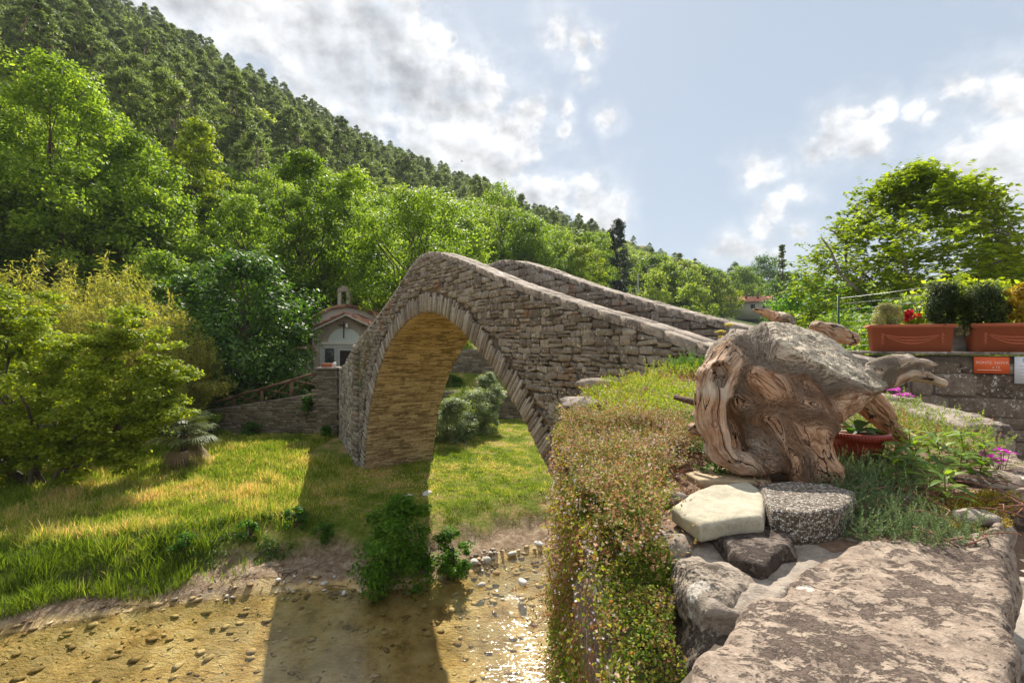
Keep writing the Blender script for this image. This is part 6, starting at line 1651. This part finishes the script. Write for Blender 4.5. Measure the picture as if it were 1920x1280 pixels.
M_bluesed = multi_mat('blue_green_stonecrop', [(.0, (.07, .12, .055)), (.4, (.14, .20, .09)), (.75, (.24, .30, .14)), (1.0, (.34, .36, .16))], 5, .3, .3, .2, (1.2, 1.3, .7))
M_lightsed = multi_mat('light_green_stonecrop', [(.0, (.12, .20, .03)), (.4, (.22, .30, .06)), (.75, (.38, .42, .12)), (1.0, (.50, .46, .2))], 5, .4, .4, .2, (1.3, 1.3, .6))
M_moss = multi_mat('golden_moss', [(.0, (.22, .20, .02)), (.5, (.46, .34, .04)), (1.0, (.58, .36, .08))], 6, .4, .2, .1, (1.2, 1.1, .5))
M_green = multi_mat('chunky_green_stonecrop', [(.0, (.07, .15, .03)), (.5, (.15, .26, .06)), (1.0, (.30, .38, .12))], 4, .3, .35, .3, (1.3, 1.4, .6))
M_litter = multi_mat('dry_litter', [(.0, (.16, .08, .04)), (.4, (.34, .20, .11)), (.7, (.55, .40, .27)), (1.0, (.65, .55, .42))], 5, .3, .2, .1, (1, 1, 1))
M_flowermat = multi_mat('tiny_flowered_mat', [(.0, (.10, .17, .02)), (.22, (.22, .28, .04)), (.38, (.34, .16, .09)), (.58, (.52, .28, .19)), (.74, (.40, .42, .10)), (.86, (.66, .54, .60)), (1.0, (.80, .68, .78))], 5, .35, .35, .15, (1.2, 1.1, .8))
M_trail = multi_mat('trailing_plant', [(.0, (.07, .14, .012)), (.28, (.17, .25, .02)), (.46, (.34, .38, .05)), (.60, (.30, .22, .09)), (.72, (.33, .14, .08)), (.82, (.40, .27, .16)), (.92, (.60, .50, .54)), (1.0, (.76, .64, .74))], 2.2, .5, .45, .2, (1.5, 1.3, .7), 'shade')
# lime mounds
xy = in_bed(1500, blobset([(1150, 770, .22), (1200, 745, .3), (1250, 770, .26), (1290, 760, .2), (1220, 790, .2), (1160, 795, .12), (1270, 715, .35)]), rng)
bed_plant('lime_stonecrop', xy, (.035, .075), 13, .017, .45, M_lime, 'bright yellow-green mounds of low stonecrop left of the stump', spread=.9, up=.5, head=1, mound=.06, seed=1, tilt=.35)
# russet stalks round the far and left rim
edge = lambda lo, hi: (lambda x, y, u: (sdpoly(np.stack([x, y], -1), GP) > -hi) & (sdpoly(np.stack([x, y], -1), GP) <= -lo) & (x < 1.9) & (y > 1.75))
xy = in_bed(900, lambda x, y, u: edge(.0, .30 + .15 * u)(x, y, u) & (x < 1.75), rng, .03)
bed_plant('russet_stonecrop', xy, (.05, .11), 26, .011, .55, M_redsed, 'russet upright stonecrop stalks along the left and far rim', spread=.8, up=.7, seed=2, tilt=.4)
xy = in_bed(430, blobset([(1240, 705, .4), (1290, 700, .4), (1310, 690, .5), (1280, 720, .2)]), rng)
bed_plant('chunky_stonecrop', xy, (.09, .17), 46, .016, .6, M_green, 'thick upright green stonecrop stalks behind the lime mounds', spread=.75, up=.8, seed=3, tilt=.18)
xy = in_bed(420, lambda x, y, u: (y > 3.9) & (x > 1.1) & (x < 2.35), rng)
bed_plant('lime_stonecrop', xy, (.05, .11), 16, .022, .45, M_lime, 'yellow-green stonecrop at the far end of the bed against the parapet', head=1, mound=.05, seed=4)
# tiny flowered mat on top, left
xy = in_bed(6500, lambda x, y, u: (y < 2.15) & (x < np.interp(y, [.95, 1.2, 1.45, 1.7, 2.2], [.26, .29, .42, .62, .70]) + .07 * u), rng, .05)
bed_plant('flowering_mat', xy, (.015, .085), 8, .0105, .6, M_flowermat, 'mat of tiny lilac flowers and russet leaves on the left side of the bed', head=1, seed=5, tilt=.7, mound=.07)
xy = in_bed(800, lambda x, y, u: (x > .35) & (x < .75) & (y < 1.9) & (y > 1.2), rng)
bed_plant('dry_litter', xy, (.004, .02), 6, .016, .35, M_litter, 'dry brown leaf litter at the foot of the stump', head=0, seed=6, tilt=1.5)
# green low growth near the stump
xy = in_bed(500, blobset([(1290, 845, .07), (1270, 800, .12), (1320, 850, .07), (1350, 880, .05), (1240, 815, .1), (1300, 820, .1)]), rng)
bed_plant('low_green_plant', xy, (.02, .06), 14, .016, .6, M_green, 'low fresh green plants at the left foot of the stump', head=1, seed=7)
# right side
xy = in_bed(1000, lambda x, y, u: blobset([(1600, 880, .11), (1620, 920, .1), (1600, 950, .07), (1640, 870, .1), (1650, 960, .07), (1690, 985, .06), (1740, 995, .055), (1620, 985, .045), (1790, 990, .06), (1830, 992, .04), (1660, 905, .1), (1580, 900, .05), (1760, 970, .08)])(x, y, u), rng)
bed_plant('blue_green_stonecrop', xy, (.03, .075), 46, .0085, .22, M_bluesed, 'blue-green bottlebrush stonecrop right of the aggregate block', spread=.8, up=.75, seed=8, tilt=.5)
xy = in_bed(1500, lambda x, y, u: ((x > 1.08 + (y - 1.5) * .3) & (y > 1.55) & (y < 3.9) & (x > 1.0)) & (u < .9), rng)
bed_plant('light_stonecrop', xy, (.03, .08), 24, .013, .4, M_lightsed, 'light green stonecrop carpet behind the pot towards the roadside', spread=.85, up=.6, seed=9, tilt=.4, mound=.03)
xy = in_bed(2600, blobset([(1830, 925, .08), (1790, 935, .07), (1860, 950, .05), (1720, 805, .12), (1700, 790, .1), (1800, 960, .05), (1870, 920, .05)]), rng)
bed_plant('golden_moss', xy, (.004, .014), 6, .008, .5, M_moss, 'golden yellow moss among the rocks on the right of the bed', head=1, seed=10, tilt=.7)
# runners between the stonecrop
mb = MB()
for k in range(70):
    p = in_bed(1, lambda x, y, u: (x > .85) & (x < 1.5) & (y < 1.5), rng)[0]; a = rng.rand() * 6.28; L_ = rng.uniform(.04, .14); z = float(zg(p[0], p[1]))
    t = np.linspace(0, 1, 5); mb.tube(np.c_[p[0] + np.cos(a + t) * L_ * t, p[1] + np.sin(a + t) * L_ * t, z + .012 + .02 * np.sin(t * 3.1)], .0016, 5)
mb.link('stonecrop_runners', plain_mat('red_brown_stems', (.26, .11, .07), .7, var=.3), None, kind='stuff', label='thin reddish bare runners among the stonecrop')
# leafy shoots, each plant on its own
L_shoot = leaf_mat('lance_leaves', (.06, .13, .01), (.15, .25, .02), (.28, .36, .05), trans=.5, gloss=.4, sc=8)
def shoot(seed):
    rg = np.random.RandomState(seed); lv = MB(); st = MB(); H_ = rg.uniform(.07, .12)
    st.tube([(0, 0, -.01), (rg.uniform(-.01, .01), 0, H_ * .5), (rg.uniform(-.02, .02), rg.uniform(-.02, .02), H_)], [.0022, .0015], 5) if False else st.tube([(0, 0, -.01), (.004, 0, H_ * .5), (.008, .004, H_)], [.0022, .0019, .0014], 5)
    for k in range(13):
        a = k * 2.4; z = H_ * (.25 + .75 * k / 13); V, f = blade(rg.uniform(.05, .085) * (1.1 - .4 * k / 13), .017, rg.uniform(.2, .9) * .05, .02, rg, 5)
        lv.add(V @ rotz(a).T + (.006 * z / H_, .003, z), f4=f)
    return lv.mesh('leaf', L_shoot, True), st.mesh('stem', M_green_stem)
M_green_stem = plain_mat('stem_green', (.16, .13, .05), .6)
sh3 = [shoot(k) for k in range(3)]
spots = [(1668, 870), (1700, 880), (1735, 872), (1766, 858), (1690, 905), (1725, 905), (1760, 895), (1800, 880), (1835, 890), (1815, 862), (1775, 930), (1745, 850), (1790, 838), (1850, 872), (1710, 850)]
for k, (px, py) in enumerate(spots):
    p = atz(px, py + 18, -.425); r = empty('leafy_shoot', (p[0], p[1], float(zg(p[0], p[1]))), 'lime green lance-leaved shoot in the patch right of the pot', 'plant', 'lance-leaved shoots right of the pot'); r.rotation_euler = (rng.normal() * .15, rng.normal() * .15, rng.rand() * 6); r.scale = (1, 1, rng.uniform(.8, 1.25))
    link('leaf', sh3[k % 3][0], r); link('stem', sh3[k % 3][1], r)
# magenta flowers
M_mag = leaf_mat('magenta_petals', (.50, .03, .42), (.66, .06, .58), (.80, .22, .74), trans=.4, gloss=.2, sc=9, tcol=(1.3, .9, 1.2))
M_centre = plain_mat('flower_centre', (.7, .62, .35), .7)
def daisy(p, R, rg, mb, mc, n=26):
    tl = rg.normal(size=3) * .25 + np.array([0, -.25, 1.0]); tl /= np.linalg.norm(tl)
    u = np.cross(tl, [1, 0, 0]); u /= np.linalg.norm(u); v = np.cross(tl, u)
    for k in range(n):
        a = k / n * 6.283 + rg.rand() * .1; d = u * math.cos(a) + v * math.sin(a); s = np.cross(tl, d) * R * .11
        mb.add([p + d * R * .15, p + d * R * .6 + s + tl * R * .12, p + d * R * rg.uniform(.9, 1.05) + tl * R * .05, p + d * R * .6 - s + tl * R * .12], f4=[[0, 1, 2, 3]])
    V0, f0 = icos(1); mc.add(V0 * R * .17 + p + tl * R * .08, f3=f0)
def flower_group(c, n, sx, sz, R, label, seed):
    rg = np.random.RandomState(seed); base = np.array([c[0], c[1], float(zg(c[0], c[1]))]); r = empty('magenta_flowers', base, label, 'flowers'); 
    for k in range(n):
        mb = MB(); mc = MB(); p = c - base + np.array([rg.uniform(-sx, sx), rg.uniform(-.03, .03), rg.uniform(-sz, sz)])
        daisy(p, R * rg.uniform(.8, 1.1), rg, mb, mc); b_ = mb.link('blossom', M_mag, r); mc.link('centre', M_centre, b_)
        ms = MB(); ms.tube([(p[0] * .4, p[1], 0), p * .98], .0012, 4); ms.link('stem', M_green_stem, r)
flower_group(at(1863, 852, 1.58), 12, .036, .020, .021, 'cluster of bright magenta daisy-like flowers at the right rim of the bed', 1)
flower_group(at(1664, 728, 2.9), 5, .06, .018, .028, 'magenta flowers behind the stump, left group above the light stonecrop', 2)
flower_group(at(1690, 738, 2.75), 5, .05, .018, .026, 'magenta flowers behind the stump, right and lower group', 3)
# yellow umbels and plant label behind the stump
M_yel = plain_mat('yellow_umbel', (.62, .52, .04), .7, var=.3, bscale=300)
for k, (px, py, r_, lab) in enumerate([(1352, 620, .022, 'flat yellow flower head left of the white plant label'), (1367, 607, .016, 'small yellow flower head standing above the white plant label'), (1382, 619, .013, 'small yellow flower head right of the white plant label'), (1353, 630, .013, 'lowest yellow flower head left of the plant label')]):
    D_ = 1.95; c = at(px, py, D_); base = np.array([c[0] - .01, D_, float(zg(c[0], D_))]); r = empty('yellow_flower', base, lab, 'flower'); V0, f0 = icos(1); rg = np.random.RandomState(k)
    mb = MB()
    for j in range(34): a = rg.rand() * 6.28; q = rg.rand() ** .5 * r_; mb.add(V0 * .0032 + c - base + (q * math.cos(a), q * math.sin(a), -.25 * q * q / r_ + rg.uniform(-.001, .001)), f3=f0)
    mb.link('flower_head', M_yel, r); mb = MB(); mb.tube([(0, 0, 0), (c - base) * .5 + [.004, 0, 0], c - base], .0018, 5)
    for j in range(6): a = j * 1.05; mb.tube([(c - base) - [0, 0, .02], (c - base) + [r_ * .7 * math.cos(a), r_ * .7 * math.sin(a), -.003]], .0008, 4)
    mb.link('stem', M_green_stem, r)
c = at(1373, 623, 1.93); tg = empty('plant_label', (c[0], c[1], float(zg(c[0], c[1]))), 'small white plastic plant label among yellow flower heads behind the stump', 'label')
zt_ = c[2] - float(zg(c[0], c[1])); mb = MB(); mb.box((0, 0, zt_), (.020, .0015, .030)); mb.link('plate', M_white, tg); mb = MB(); mb.box((0, 0, zt_ / 2 - .008), (.004, .0012, zt_ - .014)); mb.link('stake', M_white, tg)
mb = MB(); [mb.box((0, -.001, zt_ + .008 - j * .007), (.012, .0004, .0012)) for j in range(3)]; mb.link('print', M_ink, tg)
# trailing plants over the outer wall
rng = np.random.RandomState(17)
s0_, s1_ = ocum[3] - .1, ocum[10] + .3
def trail(n, seed, zr, outr, leaf, shade, name, label, mat):
    rng = np.random.RandomState(seed)
    s = rng.uniform(s0_, s1_, n); z = -.42 - zr * rng.rand(n) ** 1.15
    K = 260; ks = rng.uniform(s0_, s1_, K); kz = -.44 - zr * rng.rand(K) ** 1.1; kr = rng.uniform(.04, .12, K); kd = rng.uniform(.01, .085, K)
    pick = rng.randint(0, K, n); cl = rng.rand(n) < .62
    s = np.where(cl, ks[pick] + rng.normal(size=n) * kr[pick] * .6, s); z = np.where(cl, np.minimum(kz[pick] + rng.normal(size=n) * kr[pick] - .05 * np.abs(rng.normal(size=n)), -.40), z)
    s = np.clip(s, s0_, s1_ + .2)
    yy = np.interp(s, ocum, OUT[:, 1])
    nn = fbm(np.stack([s * 3.0, z * 2.6, 0 * s], -1), 3)
    lobe = fbm(np.stack([s * 1.2 + 9, z * .6, 0 * s], -1), 2)
    front = np.clip((yy - .55) / .5, 0, 1)
    keep = (nn > -.30) & (rng.rand(n) < .25 + .75 * front)
    gap = (yy > 1.5) & (z < -1.15) & (lobe > .10) & (rng.rand(n) < .8); keep &= ~gap
    s, z, nn, yy, front, cl, pick = [a[keep] for a in (s, z, nn, yy, front, cl, pick)]
    d = .01 + (outr * (.45 + .7 * np.clip(nn + .35, 0, 1.2))) * rng.rand(len(s)) ** .6 * (.35 + .65 * front)
    big = fbm(np.stack([s * 1.7 + 4, z * 1.9, 0 * s], -1), 3)
    d *= np.clip(.75 + 1.5 * big, .15, 1.9)
    d = np.where(cl, np.clip(kd[pick] * (.45 + .55 * np.clip((yy - .5) / .6, 0, 1)) + rng.normal(size=len(s)) * .018, .005, .2), d)
    d *= 1 - .25 * np.clip((-.42 - z) / 2.2, 0, 1)
    P = bmap(s, z, d) + bb
    nrm = np.stack([np.interp(s, ocum, on[:, 0]), np.interp(s, ocum, on[:, 1]), 0 * s], -1)
    N = nrm * .7 + rng.normal(size=P.shape) * .5 + [0, 0, .5]
    sz = leaf * (.55 + .5 * yy)
    V, f = leaf_quads(P, N, 1.0, rng, .75, .1); 
    # scale each leaf about its centre
    V = V.reshape(-1, 4, 3); c = V.mean(1, keepdims=True); V = ((V - c) * sz[:, None, None] + P[:, None]).reshape(-1, 3)
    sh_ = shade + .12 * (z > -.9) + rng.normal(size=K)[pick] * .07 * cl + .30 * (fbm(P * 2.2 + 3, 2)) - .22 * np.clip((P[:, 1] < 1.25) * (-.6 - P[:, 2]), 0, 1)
    return link(name, mkmesh(name, V, f.astype(np.int32), mat, attr={'shade': np.repeat(sh_, 4)}), kind='stuff', label=label)
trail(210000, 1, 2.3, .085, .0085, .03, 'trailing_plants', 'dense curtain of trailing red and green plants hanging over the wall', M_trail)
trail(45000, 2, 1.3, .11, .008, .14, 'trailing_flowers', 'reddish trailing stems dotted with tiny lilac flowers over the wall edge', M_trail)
# the same plants lying over the wall top, between the rim and the coping rocks
n = 80000
x = rng.uniform(.0, .46, n); y = rng.uniform(.45, 1.45, n)
xin = np.interp(y, [.45, .62, .75, .88, .98, 1.1, 1.25, 1.45], [.13, .20, .255, .30, .32, .335, .40, .50]) + .03 * fbm(np.c_[x * 9, y * 9, 0 * x], 2)
xo = np.interp(y, OUT[:, 1], OUT[:, 0]) - .05
k_ = (x > xo) & (x < xin); x, y = x[k_], y[k_]
hz = .03 + .05 * np.clip(.5 + fbm(np.c_[x * 8, y * 8, 0 * x], 2), 0, 1)
z = np.interp(y, [.4, .9, 1.1], [-.60, -.50, -.44]) + hz * rng.rand(len(x)) ** .6 - .06 * np.clip((xo[k_] + .07 - x) / .07, 0, 1)
P = np.c_[x, y, z]
V, f = leaf_quads(P, rng.normal(size=P.shape) * .6 + [0, 0, .9], .0062, rng, .75, .1)
link('wall_top_plants', mkmesh('wall_top_plants', V, f.astype(np.int32), M_trail, attr={'shade': np.repeat(.06 + .45 * fbm(P * 5 + 3, 3), 4)}), kind='stuff', label='low trailing plants covering the wall top beside the coping rocks')
mb = MB()
for k in range(420):
    s = rng.uniform(s0_, s1_); z = -.42 - 1.6 * rng.rand() ** 1.3; L_ = rng.uniform(.08, .3); d0 = rng.uniform(.03, .09)
    pts_ = [(bmap(np.array([s + rng.uniform(-.03, .03) * j]), np.array([z - L_ * j / 3]), np.array([d0 + .02 * math.sin(j * 2 + k)])) + bb)[0] for j in range(4)]
    mb.tube(pts_, .0007, 3)
mb.link('trailing_stems', plain_mat('red_stems', (.30, .10, .06), .6, var=.3), None, kind='stuff', label='thin red stems hanging in the trailing plants')
# wisps reaching out over the river at the lower left of the wall
mb = MB(); LV, LN = [], []
for k in range(70):
    y0 = rng.uniform(1.2, 2.5); z0 = rng.uniform(-1.55, -.75); p = np.array([float(np.interp(y0, OUT[3:, 1], OUT[3:, 0])), y0, z0]); d = np.array([-1, -.25, rng.uniform(-.1, .5)]); d /= np.linalg.norm(d); L_ = rng.uniform(.10, .26)
    t = np.linspace(0, 1, 6)[:, None]; pts_ = p + d * L_ * t + np.array([0, 0, -.10]) * t ** 2 + rng.normal(size=3) * .03 * t + .012 * np.c_[np.sin(t * 9 + k), np.cos(t * 7 + k), np.sin(t * 8)]; mb.tube(pts_, .0007, 3)
    for j in range(34): i = rng.rand(); q = np.array([np.interp(i, t[:, 0], pts_[:, c_]) for c_ in range(3)]); LV.append(q + rng.normal(size=3) * .006); LN.append(rng.normal(size=3))
mb.link('overhanging_stems', bpy.data.materials['red_stems'], None, kind='stuff', label='fine red stems reaching out over the river')
V, f = leaf_quads(np.array(LV), np.array(LN), .011, rng, .45, .1)
link('overhanging_leaves', mkmesh('overhanging_leaves', V, f.astype(np.int32), M_redsed), kind='stuff', label='small orange-red leaves on the stems over the river')
# plants rooted in the bridge masonry
def bridge_tuft(s, z, R, n, mat, seed, label):
    rg = np.random.RandomState(seed); c = fp(s, z, -.05); r = empty('wall_plant', tuple(c), label, 'plant')
    P = rg.normal(size=(n, 3)) * (R, R * .35, R * 1.1); P[:, 1] -= .03; N = rg.normal(size=(n, 3)) + [0, -.5, .4]
    V, f = leaf_quads(P, N, .035, rg, .4, .1, rg.normal(size=(n, 3)) * .5 + [0, 0, -1]); link('leaf', mkmesh('leaf', V, f.astype(np.int32), mat), r)
    mb = MB(); mb.tube([(0, .05, 0), (0, -.06, -.05)], .008, 5); mb.link('stem', M_bark, r)
M_drytuft = multi_mat('dry_wall_plant', [(.0, (.08, .10, .02)), (.5, (.18, .15, .05)), (1, (.28, .18, .09))], 3, .3, .3)
bridge_tuft(-5.55, -1.0, .15, 420, M_drytuft, 1, 'brownish tuft growing on the bridge wall near the arch, left of the mossy one')
bridge_tuft(-6.25, -.65, .11, 300, M_drytuft, 2, 'mossy green tuft on the bridge wall above the garden rim')
bridge_tuft(-6.6, -.95, .08, 200, M_drytuft, 3, 'small brown tuft on the bridge wall by the garden rim')
bridge_tuft(4.0, -.15, .14, 260, L_maple, 4, 'yellow-green tuft high on the left haunch of the bridge')
bridge_tuft(4.5, -.75, .16, 300, L_maple, 5, 'bright green tuft on the left haunch, second from the top')
bridge_tuft(4.9, -1.35, .14, 300, L_shrub, 6, 'green tuft on the left haunch above the pilaster')

# tiny lilac blossoms standing over the mats
xy = in_bed(1700, lambda x, y, u: (y < 2.3) & (x < np.interp(y, [.95, 1.2, 1.45, 1.7, 2.2], [.26, .30, .42, .62, .70]) + .04 * u), rng, .06)
P = np.c_[xy, zg(xy[:, 0], xy[:, 1]) + rng.uniform(.03, .075, len(xy))]
ss = rng.uniform(s0_, s1_, 700); zz = -.42 - 1.0 * rng.rand(700) ** 2.2
P = np.vstack([P, bmap(ss, zz, rng.uniform(.04, .10, 700)) + bb])
V, f = leaf_quads(P, rng.normal(size=P.shape) * .5 + [-.2, -.6, .7], .005, rng, .9, .0)
link('lilac_blossoms', mkmesh('lilac_blossoms', V, f.astype(np.int32), leaf_mat('lilac_petals', (.52, .42, .56), (.66, .56, .68), (.78, .70, .78), trans=.3, gloss=.1, sc=9, tcol=(1, 1, 1))), kind='stuff', label='tiny pale lilac blossoms dotted over the low mats and trailing plants')

# ---------------------------------------------------------------- summer haze over the valley
hm = bpy.data.materials.new('haze'); hm.use_nodes = True; hm.node_tree.nodes.clear(); hb_ = NB(hm.node_tree)
pv_ = hb_.n('ShaderNodeVolumePrincipled', ins={'Color': (.80, .88, .97, 1), 'Density': .00030, 'Anisotropy': .0})
ho = hb_.n('ShaderNodeOutputMaterial'); hm.node_tree.links.new(pv_.outputs[0], ho.inputs['Volume'])
mb = MB(); mb.box((150, 800, 110), (3560, 2860, 300))
link('haze', mb.mesh('haze', hm), None, kind='stuff', label='thin pale summer haze filling the valley')
